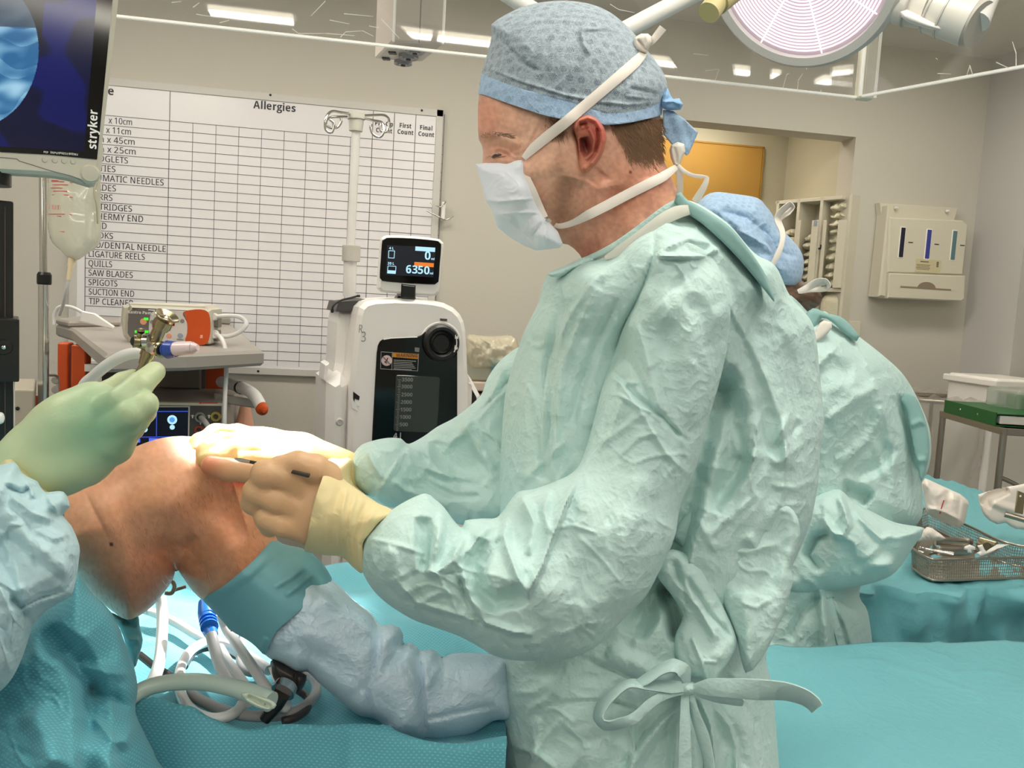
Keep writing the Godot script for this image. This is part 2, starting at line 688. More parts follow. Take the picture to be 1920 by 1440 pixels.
# bones: [[x, y, depth, radius], [x, y, depth, radius], ...] chains in metres of radius; k is the softness of the joins
func hand(mb: MB, chains: Array, cell := 0.0026, k := 0.006, color: Variant = null) -> void:
	var lo := Vector3.ONE * 1e9
	var hi := -lo
	for ch in chains:
		for q in ch:
			if q is float: continue
			var p := P(q[0], q[1], q[2])
			lo = lo.min(p - Vector3.ONE * (q[3] + 0.012)); hi = hi.max(p + Vector3.ONE * (q[3] + 0.012))
	var fl := Field.new(lo, hi, cell)
	for ch in chains:
		var kk := k
		for i in ch.size() - 1:
			if ch[i] is float:
				kk = ch[i]
				continue
			var a: Array = ch[i]
			var b: Array = ch[i + 1]
			fl.bone(P(a[0], a[1], a[2]), P(b[0], b[1], b[2]), a[3], b[3], kk)
	fl.mesh(mb, color)

# short hairs standing on a surface
func hairs(mb: MB, roots: Array, dirs: Array, length: float, width: float) -> void:
	for i in roots.size():
		var p: Vector3 = roots[i]
		var d: Vector3 = dirs[i]
		var side := d.cross(p - EYE).normalized() * width
		var l := length * rng.randf_range(0.5, 1.2)
		var bend := Vector3(rng.randf_range(-1, 1), rng.randf_range(-1, 1), rng.randf_range(-1, 1)) * l * 0.25
		var nn := side.cross(d).normalized()
		if nn.dot(p - EYE) > 0: nn = -nn
		var a := mb.put(p - side, nn)
		var b := mb.put(p + side, nn)
		var c := mb.put(p + d * l * 0.55 + bend * 0.4 + side * 0.7, nn)
		var e := mb.put(p + d * l * 0.55 + bend * 0.4 - side * 0.7, nn)
		var t := mb.put(p + d * l + bend, nn)
		mb.quad(a, b, c, e)
		mb.tri(e, c, t)

func px_band(mb: MB, path: Array, thick: float) -> void:   # path: [x, y, depth, half width in px]
	var p := []
	var h := []
	for i in path.size():
		var q: Array = path[i]
		var a: Array = path[maxi(i - 1, 0)]
		var b: Array = path[mini(i + 1, path.size() - 1)]
		var t := Vector2(b[0] - a[0], b[1] - a[1]).normalized()
		p.append(P(q[0], q[1], q[2]))
		h.append(P(q[0] - t.y * q[3], q[1] + t.x * q[3], q[2] + (q[4] if q.size() > 4 else 0.0)) - P(q[0], q[1], q[2]))
	mb.band(p, h, thick)


# ------------------------------------------------------------------ materials
func plain(color: Color, rough := 0.6, metal := 0.0) -> StandardMaterial3D:
	var m := StandardMaterial3D.new()
	m.albedo_color = color
	m.roughness = rough
	m.metallic = metal
	return m

func glow(color: Color, strength: float, base := Color.BLACK) -> StandardMaterial3D:
	var m := plain(base, 0.35)
	m.emission_enabled = true
	m.emission = color
	m.emission_energy_multiplier = strength
	return m

func clear(color: Color, alpha: float, rough := 0.05) -> StandardMaterial3D:
	var m := plain(color, rough)
	m.albedo_color.a = alpha
	m.transparency = BaseMaterial3D.TRANSPARENCY_ALPHA
	return m

func noise_map(freq: float, bump: float, kind := FastNoiseLite.TYPE_SIMPLEX, seed_ := 1, octaves := 4) -> NoiseTexture2D:
	var t := NoiseTexture2D.new()
	var n := FastNoiseLite.new()
	n.noise_type = kind
	n.frequency = freq
	n.seed = seed_
	n.fractal_octaves = octaves
	t.noise = n
	t.width = 512; t.height = 512
	t.seamless = true
	t.as_normal_map = bump > 0.0
	t.bump_strength = bump
	return t

func relief(m: StandardMaterial3D, map: Texture2D, repeats: float, strength := 1.0) -> StandardMaterial3D:
	m.normal_enabled = true
	m.normal_texture = map
	m.normal_scale = strength
	m.uv1_triplanar = true
	m.uv1_world_triplanar = true
	m.uv1_scale = Vector3.ONE * repeats
	return m

func print_map(m: StandardMaterial3D, map: Texture2D, repeats: float) -> StandardMaterial3D:
	m.albedo_texture = map
	m.uv1_triplanar = true
	m.uv1_world_triplanar = true
	m.uv1_scale = Vector3.ONE * repeats
	return m

func picture(w: int, h: int, f: Callable) -> ImageTexture:
	var im := Image.create(w, h, false, Image.FORMAT_RGB8)
	for y in h:
		for x in w:
			im.set_pixel(x, y, f.call(x, y))
	return ImageTexture.create_from_image(im)

func lin(r: float, g: float, b: float) -> Color:          # an sRGB colour of 0 to 255 as a linear vertex colour
	return Color(r / 255.0, g / 255.0, b / 255.0).srgb_to_linear()

func rgb(r: float, g: float, b: float) -> Color:
	return Color(r / 255.0, g / 255.0, b / 255.0)


func _ready() -> void:
	# ---- camera
	var cam := Camera3D.new()
	cam.name = "camera"
	cam.fov = rad_to_deg(2.0 * atan(720.0 / F))
	cam.near = 0.02
	cam.transform = Transform3D(cam_basis, EYE)
	add_child(cam)
	cam.current = true
	# ---- surroundings: a closed room, so nearly no sky
	var we := WorldEnvironment.new()
	we.name = "environment"
	var env := Environment.new()
	env.background_mode = Environment.BG_COLOR
	env.background_color = Color(0.02, 0.02, 0.02)
	env.tonemap_mode = Environment.TONE_MAPPER_LINEAR
	env.tonemap_exposure = 1.07
	env.sdfgi_enabled = true
	env.ssao_enabled = true
	env.ssil_enabled = true
	we.environment = env
	add_child(we)
	# ---- lamps: ceiling strips (middle x, middle z, length, width, energy)
	for s in [[-0.605, 0.5, 0.43, 0.11, 0.35], [-2.2, 0.5, 1.5, 0.11, 0.7], [0.25, 0.5, 0.21, 0.11, 0.12], [0.93, 0.5, 1.08, 0.11, 0.6], [1.96, 0.5, 0.92, 0.11, 0.5], [3.0, 0.5, 0.6, 0.11, 0.3],
			[-1.6, -1.3, 1.2, 0.3, 0.75], [-1.0, -3.0, 1.2, 0.3, 0.85], [0.6, -3.0, 1.2, 0.3, 0.8], [2.4, -3.2, 1.2, 0.3, 0.6], [0.8, -0.95, 1.2, 0.3, 0.95], [0.3, 1.8, 1.2, 0.3, 0.6], [-1.6, 1.8, 1.2, 0.3, 0.55], [1.9, -4.72, 0.6, 0.16, 0.2, 2.62]]:  # lamps above the surgeon and behind the camera are unseen, added as key and fill
		lamps.append(s)
		var drop: float = s[5] if s.size() > 5 else CEIL
		var l := AreaLight3D.new()
		l.name = "ceiling_light_glow"
		l.area_size = Vector2(s[2], s[3])
		l.light_energy = s[4] * LAMP
		l.light_color = Color(1.0, 0.995, 0.98)
		l.shadow_enabled = true
		l.transform = Transform3D(Basis(Vector3.RIGHT, -PI / 2), Vector3(s[0], drop - 0.045, s[1]))
		add_child(l, true)
	for q in [[P(360, -440, 1.74), 2.7, SPOT, P(486, 838, 1.01)], [P(1510, -60, 1.86), 7.0, SPOT * 0.25, on_y(320, 1190, 0.9)]]:
		var sp := SpotLight3D.new()
		sp.name = "theatre_lamp_beam"
		sp.light_energy = q[2]
		sp.spot_angle = q[1]
		sp.spot_angle_attenuation = 0.55
		sp.spot_range = 8.0
		sp.spot_attenuation = 2.0
		sp.light_size = 0.05
		sp.light_color = Color(1.0, 0.98, 0.94)
		sp.shadow_enabled = true
		sp.transform = Transform3D(Basis.looking_at(q[3] - q[0], Vector3.UP), q[0])
		add_child(sp, true)

	n1.noise_type = FastNoiseLite.TYPE_SIMPLEX; n1.frequency = 0.01; n1.fractal_octaves = 1; n1.seed = 4
	n2.noise_type = FastNoiseLite.TYPE_SIMPLEX; n2.frequency = 0.01; n2.fractal_octaves = 2; n2.seed = 9
	rng.seed = 11
	make_materials()
	room()
	canopy()
	whiteboard()
	alcove()
	wall_things()
	waste_machine()
	pump_trolley()
	monitor()
	left_stand()
	right_trolley()
	instrument_table()
	theatre_lamp()
	front_table()
	operating_table()
	cables()
	patient()
	nurse()
	surgeon()
	helper()


const CEIL := 2.88
const LAMP := 1.0
const SPOT := 66.0
var lamps := []
var lamp_words := ["glowing strip light, second from the left in the row mirrored in the canopy screen", "glowing strip light at the left end of the row mirrored in the canopy screen", "shortest glowing strip light of the row mirrored in the canopy screen",
	"glowing strip light mirrored in the canopy screen just behind the surgeon's cap", "long glowing strip light mirrored in the canopy screen right of the surgeon's cap", "glowing strip light at the right end of the row mirrored in the canopy screen",
	"square-ended ceiling light above the monitor and pump trolley", "ceiling light nearest the count board, above its middle", "ceiling light between the count board and the niche", "ceiling light in front of the apron dispenser",
	"unseen ceiling light added directly above the surgeon to brighten the gown", "unseen ceiling light added as fill behind the camera on the right", "unseen ceiling light added as fill behind the camera on the left", "small ceiling light inside the niche above the linen shelving"]


func make_materials() -> void:
	var fine := noise_map(0.06, 2.0, FastNoiseLite.TYPE_SIMPLEX, 2, 3)
	var fibre := noise_map(0.12, 3.0, FastNoiseLite.TYPE_PERLIN, 5, 3)
	M.fine = fine; M.fibre = fibre
	var crease := noise_map(0.012, 5.0, FastNoiseLite.TYPE_SIMPLEX, 6, 5)
	(crease.noise as FastNoiseLite).fractal_type = FastNoiseLite.FRACTAL_RIDGED
	(crease.noise as FastNoiseLite).fractal_gain = 0.45
	M.crease = crease
	M.wall = relief(plain(rgb(203, 198, 188), 0.75), fine, 2.0, 0.12)
	M.side = relief(plain(rgb(196, 193, 192), 0.75), fine, 2.0, 0.12)
	M.niche = relief(plain(rgb(196, 190, 168), 0.75), fine, 2.0, 0.12)
	M.floor = relief(plain(rgb(120, 135, 145), 0.35), fine, 1.0, 0.1)
	M.ceiling = plain(rgb(225, 223, 216), 0.8)
	M.white = plain(rgb(243, 239, 236), 0.33)
	M.board = plain(rgb(238, 235, 239), 0.16)
	M.frame = plain(rgb(206, 202, 198), 0.4)
	M.ink = plain(rgb(52, 50, 58), 0.6)
	M.line = plain(rgb(110, 106, 112), 0.6)
	M.black = plain(rgb(20, 19, 20), 0.35)
	M.gloss = plain(rgb(7, 7, 9), 0.08)
	M.grey = relief(plain(rgb(160, 153, 146), 0.5), fine, 8.0, 0.2)
	M.dark_grey = plain(rgb(72, 70, 70), 0.5)
	M.orange = plain(rgb(208, 82, 26), 0.4)
	M.chrome = plain(rgb(215, 213, 210), 0.12, 1.0)
	M.steel = relief(plain(rgb(176, 168, 158), 0.3, 1.0), fine, 12.0, 0.25)
	M.scope = relief(plain(rgb(168, 156, 126), 0.26, 1.0), fine, 20.0, 0.2)
	M.cream = plain(rgb(214, 208, 192), 0.45)
	M.tube = plain(rgb(224, 222, 222), 0.3)
	M.tube.rim_enabled = true; M.tube.rim = 0.3
	M.pale_tube = plain(rgb(196, 212, 202), 0.22)
	M.grey_cable = plain(rgb(176, 172, 172), 0.4)
	M.dark_cable = plain(rgb(66, 60, 60), 0.4)
	M.blue = plain(rgb(20, 108, 205), 0.35)
	M.film = clear(rgb(225, 222, 208), 0.35, 0.12)
	M.pane = clear(rgb(140, 134, 124), 0.16, 0.02)
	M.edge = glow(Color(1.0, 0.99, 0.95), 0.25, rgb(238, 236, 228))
	M.gown = creased(rgb(194, 222, 219), 4.0, 1.0)
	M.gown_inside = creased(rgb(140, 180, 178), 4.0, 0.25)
	M.gown_blue = creased(rgb(184, 214, 222), 4.0, 0.9)
	M.teal = creased(rgb(106, 174, 184), 3.0, 0.4)
	M.drape = cloth(rgb(255, 255, 255), 22.0, 0.25)
	var dots := picture(64, 64, func(x: int, y: int) -> Color:
		var cx := (x % 16) - 8.0 + (8.0 if (y / 8) % 2 == 0 else 0.0)
		cx = fposmod(cx + 8.0, 16.0) - 8.0
		var cy := (y % 8) - 4.0
		var d := cx * cx / 16.0 + cy * cy / 4.0
		return rgb(118, 192, 206).lerp(rgb(88, 164, 180), smoothstep(0.5, 1.3, d)))
	print_map(M.drape, dots, 44.0)
	M.drape.uv1_triplanar_sharpness = 4.0
	M.wrap = creased(rgb(208, 228, 244), 9.0, 1.6)
	M.tape = cloth(rgb(112, 168, 180), 30.0, 0.3)
	M.mask = cloth(rgb(234, 239, 250), 30.0, 0.25)
	M.tie = cloth(rgb(236, 228, 220), 40.0, 0.3)
	M.skin = plain(Color.WHITE, 0.5)
	M.skin.vertex_color_use_as_albedo = true
	M.skin.subsurf_scatter_enabled = true
	M.skin.subsurf_scatter_strength = 0.12
	relief(M.skin, noise_map(0.16, 2.5, FastNoiseLite.TYPE_SIMPLEX, 8, 4), 10.0, 0.22)
	M.hair = plain(rgb(142, 110, 82), 0.55)
	M.leg_hair = plain(rgb(158, 104, 66), 0.5)
	M.glove = plain(Color.WHITE, 0.42)
	M.glove.vertex_color_use_as_albedo = true
	M.glove.subsurf_scatter_enabled = true
	M.glove.subsurf_scatter_strength = 0.15
	relief(M.glove, fine, 16.0, 0.25)
	M.cuff = relief(plain(rgb(228, 210, 160), 0.6), fibre, 26.0, 0.4)
	M.cap = cloth(Color.WHITE, 30.0, 0.35)
	var mesh_print := func(ground: Color, dark: Color, wave: float) -> ImageTexture:
		return picture(256, 256, func(x: int, y: int) -> Color:
			var row := int(y / 32.0)
			var ox := fposmod(x + row * 21.0 + 7.0 * sin(row * 5.0), 42.667)
			var hx := ox - 21.0 - 5.0 * sin(row * 9.0 + int((x + row * 21.0) / 42.667) * 3.0)
			var hy := fposmod(y, 32.0) - 16.0 - 4.0 * sin(row * 3.0 + int((x + row * 21.0) / 42.667) * 7.0)
			var c := ground
			var r := Vector2(hx, hy * 1.15).length()
			if r < 11.5 and fposmod(x + 2.0 * (y / 4), 6.0) < 3.4 and y % 4 < 2: c = dark
			var k := n2.get_noise_2d(x * 9.0, y * 9.0) * wave
			return Color(c.r + k, c.g + k, c.b + k * 0.6))
	print_map(M.cap, mesh_print.call(rgb(166, 196, 228), rgb(116, 140, 166), 0.06), 11.0)
	M.cap_band = cloth(rgb(140, 182, 224), 30.0, 0.35)
	M.cap_sheer = print_map(cloth(Color.WHITE, 30.0, 0.35), mesh_print.call(rgb(160, 176, 188), rgb(52, 58, 66), 0.1), 11.0)
	M.packs = relief(plain(rgb(218, 212, 188), 0.3), noise_map(0.03, 6.0, FastNoiseLite.TYPE_SIMPLEX, 3, 2), 6.0, 0.8)
	M.red = plain(rgb(186, 40, 36), 0.4)
	M.orange_light = glow(Color(1.0, 0.55, 0.2), 0.8)
	M.pale_light = glow(Color(0.72, 0.92, 1.0), 1.0)
	M.green_light = glow(Color(0.3, 1.0, 0.2), 0.9)
	M.red_light = glow(Color(0.6, 0.02, 0.05), 0.4)

func creased(color: Color, repeats: float, strength: float) -> StandardMaterial3D:
	var m := cloth(color, repeats, strength)
	m.normal_texture = M.crease
	return m

func cloth(color: Color, repeats: float, strength: float) -> StandardMaterial3D:
	var m := relief(plain(color, 0.72), M.fibre, repeats, strength)
	m.rim_enabled = true
	m.rim = 0.25
	return m


# ------------------------------------------------------------------ the room
func room() -> void:
	var b := MB.new().span(Vector3(-3.4, -0.12, 3.2), Vector3(4.2, 0, -6.0))
	struct("floor", b, M.floor)
	b = MB.new().span(Vector3(-3.4, CEIL, 3.2), Vector3(4.2, CEIL + 0.12, -6.0))
	struct("ceiling", b, M.ceiling)
	var xj := 2.608
	b = MB.new().span(Vector3(-3.4, 0, WALL_Z), Vector3(1.38, CEIL, WALL_Z - 0.15))
	b.span(Vector3(1.38, 2.391, WALL_Z), Vector3(xj, CEIL, WALL_Z - 0.15))
	b.span(Vector3(xj, 0, WALL_Z), Vector3(3.5, CEIL, WALL_Z - 0.15))
	struct("wall_back", b, M.wall)
	b = MB.new().span(Vector3(3.381, 0, WALL_Z), Vector3(3.55, CEIL, -3.92))
	b.span(Vector3(3.62, 0, -3.92), Vector3(3.75, CEIL, 3.2))
	struct("wall_right", b, M.side)
	b = MB.new().span(Vector3(3.48, 0, -3.92), Vector3(3.62, 2.5, -2.7), 0.01)
	b.span(Vector3(3.5, 2.5, -3.92), Vector3(3.62, CEIL, -2.7))
	struct("door_1", b, plain(rgb(178, 172, 150), 0.5))
	b = MB.new().span(Vector3(-3.4, 0, WALL_Z), Vector3(-3.25, CEIL, 3.2))
	struct("wall_left", b, M.wall)
	b = MB.new().span(Vector3(-3.4, 0, 3.05), Vector3(4.2, CEIL, 3.2))
	struct("wall_front", b, M.wall)
	for i in lamps.size():
		var s: Array = lamps[i]
		var t := thing("ceiling_light", lamp_words[i], "light", tr3(s[0], s[5] if s.size() > 5 else CEIL, s[1]), "strip lights on the ceiling")
		b = MB.new().span(Vector3(-s[2] / 2 - 0.02, -0.02, -s[3] / 2 - 0.02), Vector3(s[2] / 2 + 0.02, 0.0, s[3] / 2 + 0.02))
		obj("housing", b, M.white, t, false)
		b = MB.new().span(Vector3(-s[2] / 2, -0.04, -s[3] / 2), Vector3(s[2] / 2, -0.018, s[3] / 2))
		obj("diffuser", b, glow(Color(1.0, 0.96, 0.86), 9.0), t, false)

func tr3(x: float, y: float, z: float) -> Transform3D:
	return Transform3D(Basis.IDENTITY, Vector3(x, y, z))

# the clear screen that hangs round the clean-air canopy
func canopy() -> void:
	var z := -2.2
	var y := 2.013
	var corner := on_z(1606, 184, z)
	var t := thing("canopy_screen", "clear scratched plastic screen hanging from the ceiling with a bright lower edge", "screen")
	var b := MB.new().span(Vector3(-2.2, y, z), Vector3(corner.x, CEIL, z - 0.008))
	obj("pane", b, M.pane, t)
	b = MB.new().span(Vector3(-2.2, y - 0.002, z + 0.001), Vector3(corner.x, y + 0.0035, z - 0.009))
	obj("pane_edge", b, M.edge, t)
	var e := on_y(1922, 124, y)
	var dir := (e - corner); dir.y = 0
	var ln := dir.length() * 1.5
	dir = dir.normalized()
	var bas := Basis(dir, Vector3.UP, dir.cross(Vector3.UP))
	var q := Transform3D(bas, Vector3(corner.x, 0, z) + dir * 0.02)
	b = MB.new().box(q * tr3(ln / 2, (y + CEIL) / 2, 0), Vector3(ln, CEIL - y, 0.008))
	obj("pane", b, M.pane, t)
	b = MB.new().box(q * tr3(ln / 2, y, 0), Vector3(ln, 0.006, 0.01))
	obj("pane_edge", b, M.edge, t)
	# the corner post: a channel with two lips
	b = MB.new().rbox(tr3(corner.x + 0.022, (y + CEIL) / 2, z), Vector3(0.044, CEIL - y + 0.012, 0.034), 0.008)
	obj("corner_post", b, plain(rgb(250, 246, 230), 0.4), t)
	b = MB.new().box(tr3(corner.x - 0.001, (y + CEIL) / 2, z + 0.018), Vector3(0.006, CEIL - y, 0.006))
	b.box(tr3(corner.x + 0.046, (y + CEIL) / 2, z + 0.014), Vector3(0.006, CEIL - y, 0.006))
	obj("lip", b, M.edge, t)
	# scratches in the plastic
	b = MB.new()
	var lines := [[610, 2, 583, 30], [548, 54, 560, 63, 612, 63, 665, 67], [638, 70, 648, 60, 680, 58, 700, 68], [645, 26, 700, 31], [618, 38, 655, 45], [322, 5, 340, 3], [368, 27, 395, 31, 450, 37], [412, 43, 430, 38], [362, 14, 374, 5],
		[692, 49, 710, 52], [715, 36, 749, 72], [1300, 101, 1328, 104], [1322, 133, 1348, 130, 1341, 150], [1468, 165, 1475, 140, 1480, 137], [1495, 170, 1497, 150, 1505, 138], [1512, 130, 1518, 110], [1540, 175, 1539, 168], [1144, 8, 1160, 18, 1190, 24]]
	for l in lines:
		for i in range(0, l.size() - 2, 2):
			var a := on_z(l[i], l[i + 1], z + 0.0005)
			var c := on_z(l[i + 2], l[i + 3], z + 0.0005)
			b.rod(a, c, 0.0012, 0.0007, 5)
	for l in [[1818, 125, 1813, 140], [1818, 122, 1824, 141], [1868, 117, 1892, 128], [1905, 124, 1905, 100, 1898, 78], [1758, 138, 1783, 139], [1755, 109, 1758, 112]]:
		for i in range(0, l.size() - 2, 2):
			var a := own(q, l[i], l[i + 1], 0.0048)
			var c := own(q, l[i + 2], l[i + 3], 0.0048)
			b.rod(q * a, q * c, 0.0013, 0.0008, 5)
	tag(obj("scratch", b, plain(rgb(235, 232, 222), 0.5), t), "white scratches", "", "", "stuff")

# the white theatre count board
func whiteboard() -> void:
	var z := WALL_Z + 0.02
	var x0 := -1.31
	var x1 := 0.385
	var y0 := 0.985
	var y1 := 2.318
	var t := thing("whiteboard", "large white swab count board ruled in a grid on the back wall", "whiteboard", tr3(0, y0, z))
	var o := Vector3(0, 0, z)
	var b := MB.new().span(Vector3(x0, y0, WALL_Z), Vector3(x1, y1, z), 0.006)
	obj("panel", b, M.board, t)
	b = MB.new()
	b.span(Vector3(x0, y1 - 0.035, WALL_Z), Vector3(x1, y1, z + 0.006), 0.003)
	b.span(Vector3(x0, y0, WALL_Z), Vector3(x1, y0 + 0.035, z + 0.006), 0.003)
	b.span(Vector3(x0, y0, WALL_Z), Vector3(x0 + 0.035, y1, z + 0.006), 0.003)
	b.span(Vector3(x1 - 0.035, y0, WALL_Z), Vector3(x1, y1, z + 0.006), 0.003)
	obj("frame", b, M.frame, t)
	var fixing := MB.new()
	for p in [[507, 178], [791, 207], [484, 696], [250, 690]]:
		var c := on_z(p[0], p[1], z + 0.007)
		fixing.lathe([Vector2(0, 0.003), Vector2(0.005, 0.002), Vector2(0.006, 0)], Transform3D(Basis(Vector3.RIGHT, PI / 2), c), 10)
	obj("screw", fixing, M.black, t)
	# ruling
	b = MB.new()
	var left := on_z(160, 475, z).x
	var col := on_z(319, 175, z).x
	var right := on_z(824, 420, z).x
	var top := on_z(320, 166, z).y
	var bottom := y0 + 0.045
	var head := on_z(319, 227, z).y
	var rule := func(a: Vector3, c: Vector3) -> void:
		b.span(a + Vector3(0, 0, 0.0003), c + Vector3(0, 0, 0.0012))
	var h := 0.0016
	rule.call(Vector3(left, top - h, z), Vector3(right, top + h, z))
	for x in [left, col, on_z(700, 211, z).x, on_z(740, 214, z).x, on_z(780, 218, z).x, right]:
		rule.call(Vector3(x - h, bottom, z), Vector3(x + h, top, z))
	var cx := col
	var cw := (on_z(700, 211, z).x - col) / 9.0
	for k in 8:
		cx += cw
		rule.call(Vector3(cx - h * 0.7, bottom, z), Vector3(cx + h * 0.7, head, z))
	var pitch := (head - on_z(160, 573, z).y) / 20.0
	var y := head
	var rows := []
	while y > bottom:
		rule.call(Vector3(left, y - h * 0.8, z), Vector3(right, y + h * 0.8, z))
		rows.append(y - pitch * 0.5)
		y -= pitch
	obj("ruling", b, M.line, t)
	var words := [["x 10cm", 205], ["m x 11cm", 184], ["m x 45cm", 184], ["m x 25cm", 184], ["PLEDGLETS", 168], ["PATTIES", 168], ["ATRAUMATIC NEEDLES", 168], ["BLADES", 168], ["BURRS", 168], ["CARTRIDGES", 168], ["DIATHERMY END", 168], ["D", 191], ["HOOKS", 168], ["HYPO/DENTAL NEEDLE", 168], ["LIGATURE REELS", 167], ["QUILLS", 167], ["SAW BLADES", 167], ["SPIGOTS", 167], ["SUCTION END", 167], ["TIP CLEANER", 167]]
	var inv := t.transform.affine_inverse()
	var ends := [249, 247, 254, 256, 241, 217, 308, 218, 212, 248, 269, 201, 213, 312, 272, 211, 250, 221, 252, 250]
	for k in words.size():
		if k >= rows.size(): break
		var px_y: float = 0.0
		var xr := on_z(ends[k], 228.0 + k * 18.0, z).x
		var size: float = pitch * 0.62
		var o2 := lettering(words[k][0], size, inv * tr3(xr, rows[k], z + 0.0012), M.ink, t, false, 1.0, HORIZONTAL_ALIGNMENT_RIGHT)
		# stretch or squeeze the word to the width that it has
		var w: float = o2.mesh.get_aabb().size.x
		var xl := on_z(words[k][1], 228.0 + k * 18.0, z).x
		if k < 4 or k > 13: 
			var sx := (xr - xl) / maxf(w, 0.01)
			o2.transform = inv * Transform3D(Basis.from_scale(Vector3(sx, 1, 1)), Vector3(xr, rows[k], z + 0.0012))
	lettering("e", pitch * 0.85, inv * tr3(on_z(208, 171, z).x, on_z(208, 171, z).y, z + 0.0012), M.ink, t, true)
	var al := on_z(515, 200, z)
	lettering("Allergies", pitch * 0.8, inv * tr3(al.x, al.y, z + 0.0012), M.ink, t, true, 0.96)
	for w in [["Pre-Op", 720, 232], ["Count", 720, 245], ["First", 760, 236], ["Count", 760, 248], ["Final", 799, 240], ["Count", 799, 252]]:
		var c := on_z(w[1], w[2], z)
		lettering(w[0], pitch * 0.5, inv * tr3(c.x, c.y, z + 0.0012), M.ink, t, true, 0.9)
	# the little wire clip at the right rim of the board
	t = thing("wall_clip", "small white wire clip on the right rim of the count board", "clip", tr3(0.41, 1.8, z))
	b = MB.new().rbox(tr3(0.405, 1.83, z + 0.012), Vector3(0.02, 0.09, 0.02), 0.005)
	obj("block", b, M.white, t)
	b = MB.new().tube([on_z(800, 395, z + 0.03), on_z(822, 406, z + 0.04), on_z(836, 412, z + 0.03), on_z(850, 405, z + 0.03)], 0.004, 8)
	b.tube([on_z(806, 380, z + 0.03), on_z(826, 388, z + 0.05), on_z(836, 378, z + 0.03)], 0.003, 8)
	obj("wire", b, M.chrome, t)

